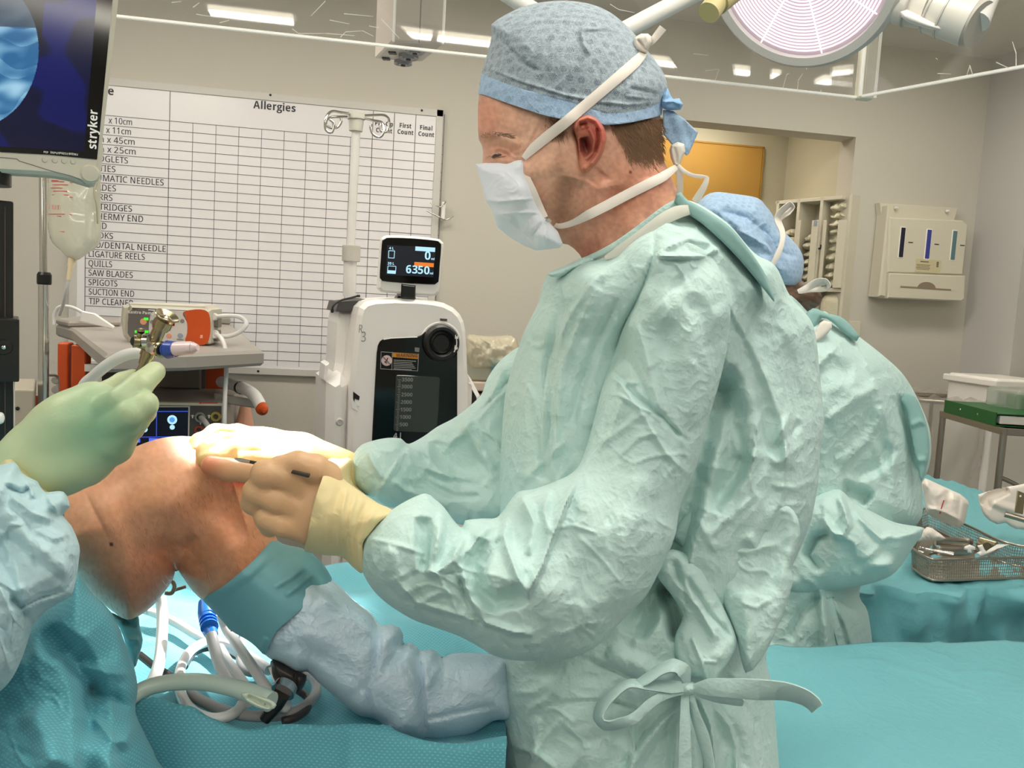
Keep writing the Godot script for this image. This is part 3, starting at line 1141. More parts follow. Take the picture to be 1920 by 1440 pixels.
# the niche in the back wall: orange board and linen shelves
func alcove() -> void:
	var xj := 2.608
	var zb := -5.05
	var b := MB.new().span(Vector3(1.2, 0, zb), Vector3(xj + 0.15, 2.75, zb - 0.12))
	struct("wall_alcove_back", b, M.niche)
	b = MB.new().span(Vector3(xj, 0, zb), Vector3(xj + 0.15, 2.75, WALL_Z - 0.15))
	struct("wall_alcove_right", b, M.niche)
	b = MB.new().span(Vector3(1.2, 0, zb), Vector3(1.38, 2.75, WALL_Z - 0.15))
	struct("wall_alcove_left", b, M.niche)
	b = MB.new().span(Vector3(1.2, 2.62, zb), Vector3(xj + 0.15, 2.75, WALL_Z - 0.15))
	struct("ceiling_alcove", b, M.niche)
	var t := thing("notice_board", "plain ochre yellow notice board on the niche wall behind the surgeon", "notice board", tr3(2.0, 1.9, zb + 0.01))
	var c := on_z(1431, 278, zb + 0.02)
	b = MB.new().span(Vector3(1.42, c.y - 0.9, zb + 0.002), Vector3(c.x, c.y, zb + 0.02), 0.004)
	obj("panel", b, relief(plain(rgb(190, 144, 66), 0.7), M.fine, 4.0, 0.2), t)
	b = MB.new().span(Vector3(1.42, c.y - 0.002, zb + 0.002), Vector3(c.x + 0.006, c.y + 0.008, zb + 0.024))
	b.span(Vector3(c.x, c.y - 0.9, zb + 0.002), Vector3(c.x + 0.008, c.y + 0.008, zb + 0.024))
	obj("rim", b, plain(rgb(176, 130, 50), 0.6), t)
	# linen shelving, set at an angle in the corner of the niche
	var bc := Vector3(2.575, 0, -4.34)
	var top := on_z(1594, 368, -4.34).y
	var ac := on_y(1457, 376.5, top)
	var dr := bc - Vector3(ac.x, 0, ac.z)
	var w := dr.length()
	dr = dr.normalized()
	var t2 := Transform3D(Basis(dr, Vector3.UP, dr.cross(Vector3.UP)), Vector3(ac.x, 0, ac.z))
	t = thing("linen_shelving", "cream pigeonhole shelving packed with wrapped linen in the niche", "shelving", t2)
	var dp := 0.3
	b = MB.new().span(Vector3(-0.01, top - 0.02, 0), Vector3(w + 0.01, top, -dp), 0.003)
	obj("top_board", b, M.cream, t, false)
	b = MB.new().span(Vector3(0, 0.05, -dp), Vector3(w, top, -dp + 0.012))
	obj("back_board", b, M.cream, t, false)
	var xs := []
	for p in [1457.0, 1496.0, 1539.0, 1593.0]: xs.append(own(t2, p, 400).x)
	for x in xs:
		b = MB.new().span(Vector3(x - 0.009, 0.0, 0), Vector3(x + 0.009, top, -dp))
		obj("upright", b, M.cream, t, false)
	var y_low := own(t2, 1560, 540).y
	for y in [y_low - 0.3, y_low]:
		b = MB.new().span(Vector3(xs[0], y, -0.005), Vector3(xs[3], y - 0.02, -dp))
		obj("shelf", b, M.cream, t, false)
	for k in 3:
		for side in [[1497, 1502], [1523, 1535], [1544, 1550], [1572, 1588]] if k == 0 else []:
			var q0 := own(t2, side[0], 413, 0.008)
			b = MB.new().span(Vector3(q0.x, y_low, 0.0), Vector3(own(t2, side[1], 413, 0.008).x, q0.y, 0.01), 0.003)
			obj("slat", b, M.cream, t, false)
	b = MB.new().rbox(at_px(t2, 1529, 418, 0.011), Vector3(0.022, 0.028, 0.004), 0.001)
	obj("tag", b, plain(rgb(150, 160, 180), 0.5), t, false)
	b = MB.new().rbox(at_px(t2, 1537, 466, 0.012), Vector3(0.014, 0.01, 0.012), 0.002)
	b.rbox(at_px(t2, 1539, 462, 0.012), Vector3(0.006, 0.02, 0.008), 0.002)
	obj("hook", b, M.black, t, false)
	# the wrapped packs, one by one
	var place := ["back left", "middle", "front right"]
	var nth := ["bottom", "second", "third", "fourth", "fifth", "sixth", "seventh", "eighth", "ninth", "tenth", "eleventh", "twelfth", "thirteenth"]
	for k in 3:
		var yy := y_low
		var n := 0
		var limit: float = top - [0.13, 0.17, 0.02][k]
		while yy < limit - 0.035:
			var hh := rng.randf_range(0.036, 0.056)
			var len_: float = xs[k + 1] - xs[k] - 0.028
			b = MB.new()
			var seed_ := rng.randf() * 50.0
			var ang := rng.randf_range(-0.06, 0.06)
			var cen := Vector3((xs[k] + xs[k + 1]) / 2, yy + hh * 0.5, -0.14 + rng.randf_range(-0.01, 0.012))
			b.sheet(func(u: float, v: float) -> Vector3:
				var a := TAU * v
				var e := pow(absf(sin(PI * u)), 0.25)
				var q := Vector3((u - 0.5) * len_, sin(a) * hh * 0.56 * e, -cos(a) * 0.125 * e)
				q += Vector3(0, n2.get_noise_2d(u * 400 + seed_, v * 300), n1.get_noise_2d(u * 500, v * 400 + seed_)) * 0.012
				return t2 * (cen + q.rotated(Vector3.BACK, ang)), 14, 16)
			tag(obj("linen_pack", b, M.packs), "wrapped cream linen pack, " + nth[mini(n, 12)] + " from below in the " + place[k] + " pigeonhole", "linen pack", "linen packs in the niche shelving")
			yy += hh
			n += 1
	for k in 3:
		b = MB.new().rbox(t2 * tr3((xs[k] + xs[k + 1]) / 2, y_low - 0.16, -0.13), Vector3(xs[k + 1] - xs[k] - 0.03, 0.27, 0.24), 0.06)
		tag(obj("linen_bundle", b, M.packs), "big wrapped linen bundle low in the " + place[k] + " pigeonhole of the shelving", "linen bundle", "big bundles on the lower shelf")

# dispenser, socket box, pendant
func wall_things() -> void:
	# apron dispenser on the wall right of the niche
	var z := WALL_Z
	var f := z + 0.12
	var pt := func(x: float, y: float) -> Vector2:
		var q := on_z(x, y, f)
		return Vector2(q.x, q.y)
	var t := thing("apron_dispenser", "cream plastic apron dispenser with three slots on the right wall", "dispenser", tr3(3.05, 1.75, z))
	var poly := PackedVector2Array([pt.call(1668, 407), pt.call(1806, 413), pt.call(1816, 421), pt.call(1806, 516), pt.call(1664, 512)])
	var b := MB.new().prism(poly, z, f, Transform3D.IDENTITY, 0.008)
	# sloping left cheek and lid
	var a1 := on_z(1648, 388, z + 0.02)
	var a2 := on_z(1630, 556, z + 0.02)
	poly = PackedVector2Array([Vector2(a1.x, a1.y), Vector2(a2.x, a2.y), pt.call(1670, 560), pt.call(1674, 407)])
	b.prism(poly, z, f - 0.012, Transform3D.IDENTITY, 0.01)
	obj("case", b, M.cream, t)
	poly = PackedVector2Array([pt.call(1665, 512), pt.call(1808, 517), pt.call(1806, 560), pt.call(1800, 565), pt.call(1662, 559)])
	b = MB.new().prism(poly, z, f + 0.012, Transform3D.IDENTITY, 0.006)
	obj("tray", b, M.cream, t)
	var q0 := on_z(1646, 381, z + 0.03)
	var q1 := on_z(1792, 391, z + 0.03)
	poly = PackedVector2Array([Vector2(q0.x, q0.y), Vector2(q1.x, q1.y), pt.call(1806, 413), pt.call(1668, 407)])
	b = MB.new().prism(poly, z, z + 0.05, Transform3D.IDENTITY, 0.004)
	obj("lid", b, M.cream, t)
	for p in [[1679, 390], [1775, 396]]:
		b = MB.new().lathe([Vector2(0, 0.02), Vector2(0.006, 0.018), Vector2(0.008, 0)], Transform3D(Basis(Vector3.RIGHT, PI / 2), on_z(p[0], p[1], z + 0.055)), 12)
		obj("stud", b, M.white, t)
	var cols := [rgb(24, 24, 52), rgb(58, 66, 150), rgb(96, 126, 134)]
	var k := 0
	for s in [[1694, 427, 1688, 482], [1743, 431, 1737, 485], [1791, 433, 1785, 487]]:
		var u := on_z(s[0], s[1] + 4, f)
		var l := on_z(s[2], s[3] - 4, f)
		var mid := (u + l) / 2
		b = MB.new().rbox(tr3(mid.x, mid.y, f), Vector3(0.034, absf(u.y - l.y) + 0.034, 0.006), 0.016)
		obj("slot_rim", b, M.white, t)
		b = MB.new().rbox(tr3(mid.x, mid.y, f + 0.002), Vector3(0.026, absf(u.y - l.y) + 0.024, 0.006), 0.012)
		obj("slot", b, plain(cols[k], 0.5), t)
		var mk := on_z(s[0] + 12, (s[1] + s[3]) / 2.0, f)
		b = MB.new().box(tr3(mk.x + 0.004, mk.y, f + 0.001), Vector3(0.026, 0.005, 0.002))
		obj("mark", b, M.ink, t)
		k += 1
	var c := on_z(1740, 499, f)
	b = MB.new().box(tr3(c.x, c.y, f + 0.001), Vector3(0.15, 0.07, 0.002))
	obj("notice", b, plain(rgb(206, 196, 160), 0.6), t)
	b = MB.new()
	for r in 4:
		b.box(tr3(c.x - 0.03, c.y + 0.005 - r * 0.008, f + 0.0022), Vector3(0.085 - 0.01 * (r % 2), 0.0028, 0.001))
	b.box(tr3(c.x - 0.025, c.y + 0.022, f + 0.0022), Vector3(0.05, 0.006, 0.001))
	b.box(tr3(c.x + 0.055, c.y + 0.012, f + 0.0022), Vector3(0.012, 0.03, 0.001))
	obj("print", b, plain(rgb(120, 112, 100), 0.6), t)
	var s0 := on_z(1688, 538, f + 0.013)
	var s1 := on_z(1783, 543, f + 0.013)
	b = MB.new().box(tr3((s0.x + s1.x) / 2, (s0.y + s1.y) / 2, f + 0.012), Vector3(s1.x - s0.x, 0.008, 0.004))
	var arc := PackedVector2Array()
	for i in 13:
		var an := PI * i / 12.0
		arc.append(Vector2(cos(an) * 0.055, sin(an) * 0.034))
	b.prism(arc, f + 0.01, f + 0.014, tr3((s0.x + s1.x) / 2 + 0.005, (s0.y + s1.y) / 2, 0))
	obj("mouth", b, plain(rgb(140, 124, 108), 0.7), t)
	# switch plate by the niche
	var sw := on_z(1600, 619, z)
	b = MB.new().rbox(tr3(sw.x, sw.y, z + 0.006), Vector3(0.07, 0.1, 0.012), 0.003)
	tag(obj("wall_plate", b, M.cream), "small blank cream wall plate beside the niche", "wall plate")
	# wall socket box low behind the knee
	t = thing("wall_socket", "white wall socket box low on the back wall behind the bright hand", "socket", tr3(-0.3, 0.55, z))
	var g0 := on_z(512, 826, z + 0.05)
	var g1 := on_z(561, 872, z + 0.05)
	b = MB.new().span(Vector3(g0.x - 0.05, g1.y - 0.06, z), Vector3(g1.x, g0.y, z + 0.05), 0.008)
	obj("box", b, M.white, t)
	var g2 := on_z(543, 852, z + 0.05)
	b = MB.new().rbox(tr3(g2.x, g2.y, z + 0.05), Vector3(0.055, 0.05, 0.012), 0.01)
	obj("recess", b, M.dark_grey, t)
	b = MB.new().lathe([Vector2(0, 0.003), Vector2(0.005, 0.002), Vector2(0.006, 0)], Transform3D(Basis(Vector3.RIGHT, PI / 2), on_z(551, 834, z + 0.051)), 10)
	obj("screw", b, M.black, t)
	# the small dark cable on the wall beside the trolley
	b = MB.new().tube([on_z(446, 754, z + 0.01), on_z(436, 766, z + 0.012), on_z(428, 785, z + 0.01), on_z(424, 800, z + 0.01)], 0.006, 8)
	tag(obj("wall_cable", b, M.dark_grey), "thin dark cable running down the wall beside the orange trolley", "cable")
	# grey trunking post on the wall right of it
	# ceiling pendant box
	var dp := 2.62
	var p0 := P(735, 78, dp)
	var p1 := P(833, 87, dp)
	p1.y = p0.y
	var back := on_y(703, 111, p0.y)
	var dr := (p1 - p0).normalized()
	var dz := dr.cross(Vector3.UP)
	dz = dz if dz.dot(back - p0) > 0 else -dz
	var dl := back - p0
	dl.y = 0
	t = thing("ceiling_pendant", "white square service pendant hanging from the ceiling with sockets underneath", "pendant", tr3(p0.x, p0.y, p0.z))
	var w := p0.distance_to(p1)
	var ln := dl.length()
	var dd := dl.normalized()
	var fr := Transform3D(Basis(dr, Vector3.UP, -dz), p0)
	var sh := dd.dot(dr) * ln
	var dpth := absf(dd.dot(dz)) * ln
	var base := PackedVector2Array([Vector2(0, 0), Vector2(w, 0), Vector2(w + sh, dpth), Vector2(sh, dpth)])
	var flatten := Transform3D(Basis(dr, dz, Vector3.UP), p0)
	b = MB.new().prism(base, 0.0, CEIL - p0.y, flatten, 0.006)
	obj("case", b, plain(rgb(222, 212, 204), 0.4), t)
	b = MB.new().box(Transform3D(Basis(dr, Vector3.UP, -dz), p0 + dr * w * 0.52 - dz * 0.001 + Vector3.UP * (CEIL - p0.y) / 2), Vector3(0.002, CEIL - p0.y, 0.002))
	obj("seam", b, M.line, t)
	for s in [0.03, 0.97]:
		b = MB.new().rod(p0 + dr * w * s - dz * 0.002, p0 + dr * w * s - dz * 0.002 + Vector3.UP * (CEIL - p0.y), 0.004)
		obj("corner_strip", b, M.edge, t)
	for q in [[747, 88], [736, 99], [724, 110]]:
		var h := on_y(q[0], q[1], p0.y - 0.001)
		b = MB.new().box(Transform3D(Basis(dr, Vector3.UP, -dz), h), Vector3(0.024, 0.006, 0.024))
		obj("socket", b, M.dark_grey, t)
	for q in [[766, 104, 0.032], [778, 93, 0.03], [756, 115, 0.03]]:
		var h := on_y(q[0], q[1], p0.y - 0.001)
		b = MB.new().lathe([Vector2(0, -0.012), Vector2(q[2] * 0.5, -0.012), Vector2(q[2] * 0.6, -0.004), Vector2(q[2], -0.01), Vector2(q[2], 0)], tr3(h.x, h.y, h.z), 20)
		obj("gas_outlet", b, plain(rgb(176, 172, 176), 0.4), t)
		b = MB.new().lathe([Vector2(0, -0.016), Vector2(q[2] * 0.25, -0.016), Vector2(q[2] * 0.25, -0.01)], tr3(h.x, h.y, h.z), 12)
		obj("gas_outlet_core", b, M.dark_grey, t)


# ------------------------------------------------------------------ the fluid waste machine
func outline(t: Transform3D, a: Array, k := 0.0) -> PackedVector2Array:
	var out := PackedVector2Array()
	for i in range(0, a.size(), 2):
		var q := own(t, a[i], a[i + 1], k)
		out.append(Vector2(q.x, q.y))
	return out

func at_px(t: Transform3D, x: float, y: float, k := 0.0) -> Transform3D:
	var q := own(t, x, y, k)
	return tr3(q.x, q.y, q.z)

func bar_px(mb: MB, t: Transform3D, a: Array, k: float, thick: float) -> void:
	mb.prism(outline(t, a, k), k, k + thick)

func waste_machine() -> void:
	var base := P(770, 900, 3.2)
	base.y = 0.0
	var t := thing("fluid_waste_machine", "tall white fluid waste machine with a small screen, black knob and black front window", "machine", pose(base.x, 0, base.z, deg_to_rad(9)))
	var T := t.transform
	var b := MB.new()
	var body := rounded(outline(T, [670, 592, 673, 578, 684, 565, 705, 560, 784, 560, 828, 566, 857, 579, 870, 598, 875, 617, 879, 707, 879, 757, 880, 900]), 0.05)
	var foot := Vector2(own(T, 880, 900).x, 0.06)
	body = outline(T, [650, 900, 657, 719, 668, 612, 671, 590, 675, 576, 685, 566, 703, 561, 740, 559, 784, 560, 812, 563, 834, 568, 852, 577, 864, 589, 871, 602, 875, 620, 879, 707, 880, 780, 880, 900])
	body.append(Vector2(body[body.size() - 1].x, 0.08))
	body.append(Vector2(body[0].x, 0.08))
	b.prism(body, -0.3, 0.0, Transform3D.IDENTITY, 0.018)
	obj("front_body", b, M.white, t, false)
	# the rear half, a little lower, with a dark top
	b = MB.new()
	var rear := outline(T, [613, 900, 611, 740, 612, 716, 621, 675, 625, 604, 629, 583, 660, 578, 850, 590, 856, 700, 856, 900], -0.3)
	rear.append(Vector2(rear[rear.size() - 1].x, 0.08))
	rear.append(Vector2(rear[0].x, 0.08))
	b.prism(rear, -0.5, -0.16, Transform3D.IDENTITY, 0.03)
	obj("rear_body", b, M.white, t, false)
	b = MB.new()
	bar_px(b, T, [629, 584, 634, 566, 690, 562, 690, 584], -0.16, 0.01)
	b.prism(outline(T, [629, 584, 634, 566, 690, 560, 690, 584], -0.17), -0.45, -0.158, Transform3D.IDENTITY, 0.01)
	obj("top_tray", b, M.dark_grey, t, false)
	b = MB.new().tube([own(T, 622, 586, -0.1), own(T, 626, 572, -0.1), own(T, 640, 563, -0.12), own(T, 660, 558, -0.14), own(T, 674, 554, -0.14)], 0.004, 8)
	b.rbox(at_px(T, 672, 555, -0.14), Vector3(0.014, 0.01, 0.01), 0.004)
	b.rbox(at_px(T, 623, 583, -0.1), Vector3(0.012, 0.014, 0.01), 0.004)
	obj("lead", b, M.black, t, false)
	# flared lower body
	b = MB.new()
	var low := outline(T, [612, 716, 640, 700, 655, 720, 655, 900, 612, 900], -0.05)
	low[3].y = 0.06; low[4].y = 0.06
	b.prism(low, -0.42, -0.03, Transform3D.IDENTITY, 0.03)
	obj("side_panel", b, M.white, t, false)
	b = MB.new()
	low = outline(T, [876, 700, 884, 712, 900, 742, 900, 900, 876, 900], -0.12)
	low[3].y = 0.06; low[4].y = 0.06
	b.prism(low, -0.42, -0.1, Transform3D.IDENTITY, 0.02)
	obj("side_panel", b, M.white, t, false)
	b = MB.new().prism(outline(T, [609, 684, 617, 680, 613, 700, 606, 712], -0.06), -0.2, -0.05, Transform3D.IDENTITY, 0.004)
	obj("side_handle", b, M.white, t, false)
	for s in [-0.18, 0.18]:
		for zz in [-0.08, -0.42]:
			b = MB.new().lathe([Vector2(0, -0.02), Vector2(0.05, -0.02), Vector2(0.05, 0.02), Vector2(0, 0.02)], Transform3D(Basis(Vector3.FORWARD, PI / 2), Vector3(s, 0.05, zz)), 16)
			b.rod(Vector3(s, 0.05, zz), Vector3(s, 0.12, zz), 0.015)
			obj("castor", b, M.black, t, false)
	# details of the left cheek
	b = MB.new()
	b.prism(outline(T, [657, 745, 674, 758, 674, 762, 668, 762, 672, 773, 660, 765]), -0.004, 0.003, Transform3D.IDENTITY, 0.001)
	obj("latch_recess", b, M.white, t, false)
	b = MB.new().prism(outline(T, [662, 734, 674, 743, 673, 750, 665, 747, 664, 754, 662, 748]), -0.002, 0.004)
	obj("latch", b, M.black, t, false)
	b = MB.new().lathe([Vector2(0, 0.004), Vector2(0.008, 0.004), Vector2(0.009, 0.008), Vector2(0.013, 0.006), Vector2(0.015, 0)], at_px(T, 637, 791, -0.03) * Transform3D(Basis(Vector3.RIGHT, PI / 2), Vector3.ZERO), 20)
	obj("side_button", b, M.frame, t, false)
	for w in [["R", 676, 617, 0.035], ["3", 682, 632, 0.045]]:
		lettering(w[0], w[3] * 0.8, at_px(T, w[1], w[2], 0.002), plain(rgb(150, 146, 146), 0.5), t, false, 0.7)
	# black front with its window
	b = MB.new().prism(outline(T, [695, 870, 697, 830, 700, 770, 704, 699, 706, 662, 708, 648, 712, 640, 718, 635.5, 733, 633, 764, 631.5, 782, 631, 790, 628, 797, 622, 806, 640, 830, 676, 850, 668, 857, 660, 857, 780, 857, 870]), 0.0, 0.006, Transform3D.IDENTITY, 0.003)
	obj("front_panel", b, M.gloss, t, false)
	b = MB.new()
	b.lathe([Vector2(0, 0.012), Vector2(0.03, 0.012), Vector2(0.036, 0.02), Vector2(0.042, 0.016), Vector2(0.05, 0.026), Vector2(0.06, 0.026), Vector2(0.068, 0.018), Vector2(0.07, 0)], at_px(T, 826, 643, 0.004) * Transform3D(Basis(Vector3.RIGHT, PI / 2), Vector3.ZERO), 36)
	obj("knob", b, M.black, t, false)
	b = MB.new().lathe([Vector2(0.069, 0.001), Vector2(0.076, 0.002), Vector2(0.08, 0.0)], at_px(T, 826, 643, 0.0) * Transform3D(Basis(Vector3.RIGHT, PI / 2), Vector3.ZERO), 36)
	obj("knob_ring", b, M.white, t, false)
	b = MB.new()
	var arc := []
	for i in 7:
		var an := lerpf(-0.55, 0.45, i / 6.0)
		var kc := own(T, 826, 643, 0.028)
		arc.append(kc + Vector3(cos(an) * 0.061, sin(an) * 0.061, 0.004))
	b.tube(arc, 0.002, 6)
	for p in [[856, 633], [855, 653]]:
		var kp := own(T, p[0], p[1], 0.031)
		b.box(tr3(kp.x, kp.y, kp.z), Vector3(0.012, 0.009, 0.002))
		b.box(tr3(kp.x + (0.005 if p[1] < 640 else 0.0), kp.y + 0.008, kp.z), Vector3(0.003, 0.009, 0.002))
		b.box(tr3(kp.x - 0.004, kp.y + 0.007, kp.z), Vector3(0.003, 0.007, 0.002))
	obj("lock_mark", b, M.white, t.get_node("knob"), false)
	b = MB.new().prism(outline(T, [825, 597, 838, 598, 838, 602, 825, 601]), 0, 0.003)
	obj("indicator", b, M.dark_grey, t, false)
	b = MB.new().prism(outline(T, [742, 706, 744, 703.5, 748, 703, 819, 706.5, 823, 707.5, 824.5, 711, 822, 770, 818, 809, 815, 812, 742, 808.5, 738.5, 807, 738, 804], 0.006), 0.005, 0.009, Transform3D.IDENTITY, 0.002)
	obj("canister_window", b, plain(rgb(58, 62, 60), 0.2), t, false)
	var k := 0
	for w in [["3500", 764, 712], ["3000", 763, 725], ["2500", 763, 740], ["2000", 762, 754], ["1500", 761, 768], ["1000", 760, 782], ["500", 757, 796]]:
		lettering(w[0], 0.014, at_px(T, w[1], w[2], 0.0095), plain(rgb(128, 130, 130), 0.5), t.get_node("canister_window"), true)
		b = MB.new()
		for s in 5:
			var q := own(T, 749 - k * 0.7, w[2] + s * 2.8, 0.0095)
			b.box(tr3(q.x, q.y, q.z), Vector3(0.008 if s else 0.014, 0.0016, 0.001))
		obj("scale_mark", b, plain(rgb(128, 130, 130), 0.5), t.get_node("canister_window"), false)
		k += 1
	lettering("4 l", 0.02, at_px(T, 745, 817, 0.0065), plain(rgb(160, 160, 160), 0.5), t, true)
	# warning label
	b = MB.new()
	for e in [[714, 659, 785, 663.5, 785, 664.5, 714, 660], [713, 692, 783, 696, 783, 695, 713, 691], [714, 659, 715, 659, 714, 692, 713, 692], [784.5, 663, 785.5, 663, 783.5, 696, 782.5, 696], [735, 660, 736, 660, 735, 694, 734, 694]]:
		bar_px(b, T, e, 0.0062, 0.0006)
	obj("label_rim", b, plain(rgb(150, 150, 150), 0.5), t, false)
	b = MB.new()
	bar_px(b, T, [736.5, 660.5, 784.5, 663.5, 784, 673, 736, 669.5], 0.0062, 0.0006)
	obj("label_bar", b, plain(rgb(206, 136, 42), 0.5), t, false)
	lettering("WARNING", 0.012, at_px(T, 763, 666.8, 0.007), plain(rgb(90, 56, 20), 0.5), t, true)
	b = MB.new()
	for r in 6:
		var y := 674.5 + r * 3.2
		bar_px(b, T, [738, y, 738 + 42 - (r * 7) % 9, y + 2.2, 738 + 42 - (r * 7) % 9, y + 3.6, 738, y + 1.4], 0.0062, 0.0006)
	obj("label_print", b, plain(rgb(150, 150, 148), 0.5), t, false)
	b = MB.new().lathe([Vector2(0, 0.001), Vector2(0.0195, 0.001), Vector2(0.0195, 0)], at_px(T, 725, 676, 0.006) * Transform3D(Basis(Vector3.RIGHT, PI / 2), Vector3.ZERO), 24)
	obj("ban_sign", b, plain(rgb(214, 190, 190), 0.5), t, false)
	b = MB.new()
	var bc := own(T, 725, 676, 0.0074)
	b.rod(bc + Vector3(-0.013, 0.013, 0), bc + Vector3(0.013, -0.013, 0), 0.0014)
	b.rod(bc + Vector3(-0.005, -0.008, 0), bc + Vector3(0.004, 0.01, 0), 0.002)
	b.rod(bc + Vector3(-0.008, -0.004, 0), bc + Vector3(0.002, -0.01, 0), 0.0015)
	obj("ban_mark", b, plain(rgb(96, 60, 60), 0.5), t.get_node("ban_sign"), false)
	b = MB.new().prism(outline(T, [777, 651, 786, 652, 785, 660, 777, 659]), 0.006, 0.007)
	obj("small_mark", b, plain(rgb(120, 120, 120), 0.5), t, false)
	# the screen on its neck
	b = MB.new().prism(outline(T, [753, 532, 780, 535, 779, 561, 752, 559], -0.005), -0.09, -0.004, Transform3D.IDENTITY, 0.006)
	b.prism(outline(T, [747, 555, 780, 558, 780, 562, 744, 560], -0.02), -0.08, -0.02, Transform3D.IDENTITY, 0.004)
	obj("neck", b, M.black, t, false)
	b = MB.new().prism(rounded(outline(T, [715, 448, 722, 442, 770, 443, 823, 449, 830, 456, 826, 500, 821, 548, 814, 555, 762, 552, 714, 547, 708, 540, 711, 495], -0.03), 0.02), -0.06, -0.01, Transform3D.IDENTITY, 0.008)
	obj("screen_case", b, M.white, t, false)
	b = MB.new().prism(rounded(outline(T, [717, 450, 724, 446, 770, 447, 821, 452, 827, 458, 824, 500, 822, 528, 815, 533.5, 762, 531, 717, 527, 712, 521, 714, 485], -0.01), 0.02), -0.012, -0.006, Transform3D.IDENTITY, 0.002)
	obj("screen_glass", b, M.gloss, t, false)
	b = MB.new().prism(outline(T, [726, 459.5, 817, 464, 812, 520, 723, 515], -0.006), -0.0062, -0.0052)
	obj("display", b, glow(Color(0.055, 0.07, 0.12), 0.9), t, false)
	var lit := func(a: Array, mat: Material, called: String) -> void:
		var mb := MB.new()
		mb.prism(outline(T, a, -0.005), -0.0052, -0.0045)
		obj(called, mb, mat, t.get_node("display"), false)
	lit.call([779, 462, 816, 464.5, 815.5, 472.5, 778.5, 470], M.pale_light, "display_bar")
	lit.call([777, 491, 813.5, 493.5, 813, 501, 776.5, 499], M.orange_light, "display_bar")
	lit.call([726.5, 506.5, 742, 507.5, 741, 513, 726, 512.5], M.pale_light, "display_level")
	lettering("0", 0.031, at_px(T, 802, 479.5, -0.0044), M.pale_light, t.get_node("display"), true)
	lettering("6350", 0.0295, at_px(T, 783.5, 506, -0.0044), M.pale_light, t.get_node("display"), true)
	lettering("ml", 0.008, at_px(T, 811.5, 485.5, -0.0044), M.pale_light, t.get_node("display"), true)
	lettering("ml", 0.008, at_px(T, 809, 512.5, -0.0044), M.pale_light, t.get_node("display"), true)
	lettering("4 L", 0.0095, at_px(T, 734, 465.5, -0.0044), M.pale_light, t.get_node("display"), true)
	lettering("20 L", 0.0095, at_px(T, 733, 494, -0.0044), M.pale_light, t.get_node("display"), true)
	b = MB.new()
	for e in [[729, 470, 740, 470.5, 739, 484, 728.5, 483.5], [727.5, 498.5, 742.5, 499.5, 741.5, 513, 726.5, 512]]:
		var ring := outline(T, e, -0.004)
		for i in 4:
			var a := Vector3(ring[i].x, ring[i].y, -0.0047)
			var c := Vector3(ring[(i + 1) % 4].x, ring[(i + 1) % 4].y, -0.0047)
			b.rod(a, c, 0.0012, 0.0012, 6)
	obj("display_icon", b, M.pale_light, t.get_node("display"), false)
	# drip pole with four hooks at the back
	b = MB.new().rod(own(T, 655, 556, -0.36), own(T, 657, 470, -0.36), 0.026)
	b.rod(own(T, 657, 470, -0.36), own(T, 668, 240, -0.36), 0.017)
	obj("drip_pole", b, plain(rgb(226, 222, 220), 0.25), t, false)
	b = MB.new().rod(own(T, 658, 490, -0.36), own(T, 659, 461, -0.36), 0.036, 0.036, 24)
	obj("pole_collar", b, plain(rgb(190, 186, 178), 0.5), t, false)
	b = MB.new().rod(own(T, 667, 246, -0.36), own(T, 668, 224, -0.36), 0.026, 0.03, 24)
	b.rod(own(T, 668, 224, -0.36), own(T, 668, 211, -0.36), 0.034, 0.032, 24)
	obj("pole_hub", b, plain(rgb(200, 196, 188), 0.45), t, false)
	for h in [[[660, 214, -0.36], [640, 211, -0.3], [622, 209, -0.25], [611, 222, -0.22], [611, 243, -0.22], [622, 248, -0.22], [626, 232, -0.22], [618, 224, -0.22]],
			[[660, 220, -0.36], [640, 219, -0.42], [618, 221, -0.46], [611, 232, -0.48], [618, 239, -0.48], [632, 239, -0.48], [640, 228, -0.48], [638, 219, -0.48]],
			[[677, 217, -0.36], [700, 216, -0.42], [720, 216, -0.46], [729, 224, -0.48], [728, 240, -0.48], [722, 248, -0.48], [713, 243, -0.48], [716, 228, -0.48]],
			[[680, 221, -0.36], [700, 226, -0.3], [716, 230, -0.26], [720, 246, -0.24], [712, 257, -0.24], [700, 252, -0.24], [695, 240, -0.24], [696, 233, -0.24]]]:
		b = MB.new()
		var path := []
		for q in h: path.append(own(T, q[0], q[1], q[2]))
		b.tube(path, 0.0052, 10)
		obj("hook", b, M.chrome, t, false)
	# the supply cart and bags that show between the machine and the surgeon
	var cx := P(915, 712, 3.75)
	t = thing("supply_cart", "reddish supply cart with a grey top seen between machine and surgeon", "cart", tr3(cx.x, 0, cx.z))
	b = MB.new().rbox(tr3(0.05, cx.y / 2 - 0.02, -0.1), Vector3(0.62, cx.y - 0.06, 0.4), 0.01)
	obj("cabinet", b, plain(rgb(150, 84, 72), 0.5), t, false)
	b = MB.new().rbox(tr3(0.05, cx.y - 0.02, -0.1), Vector3(0.66, 0.04, 0.44), 0.008)
	obj("top_board", b, plain(rgb(214, 196, 180), 0.45), t, false)
	b = MB.new().rbox(tr3(cx.x + 0.05, cx.y + 0.055, cx.z - 0.08), Vector3(0.56, 0.11, 0.34), 0.012)
	tag(obj("supply_box", b, plain(rgb(176, 176, 160), 0.5)), "flat grey supply box on the cart behind the machine", "box")
	b = MB.new().prism(PackedVector2Array([Vector2(-0.06, 0.045), Vector2(0.08, 0.035), Vector2(0.07, -0.045), Vector2(-0.03, -0.05), Vector2(-0.06, 0.01)]), 0, 0.012, tr3(cx.x + 0.05, cx.y + 0.06, cx.z + 0.09), 0.003)
	tag(obj("teal_wrap", b, M.teal), "teal cloth wrap peeping from the grey supply box", "wrap")
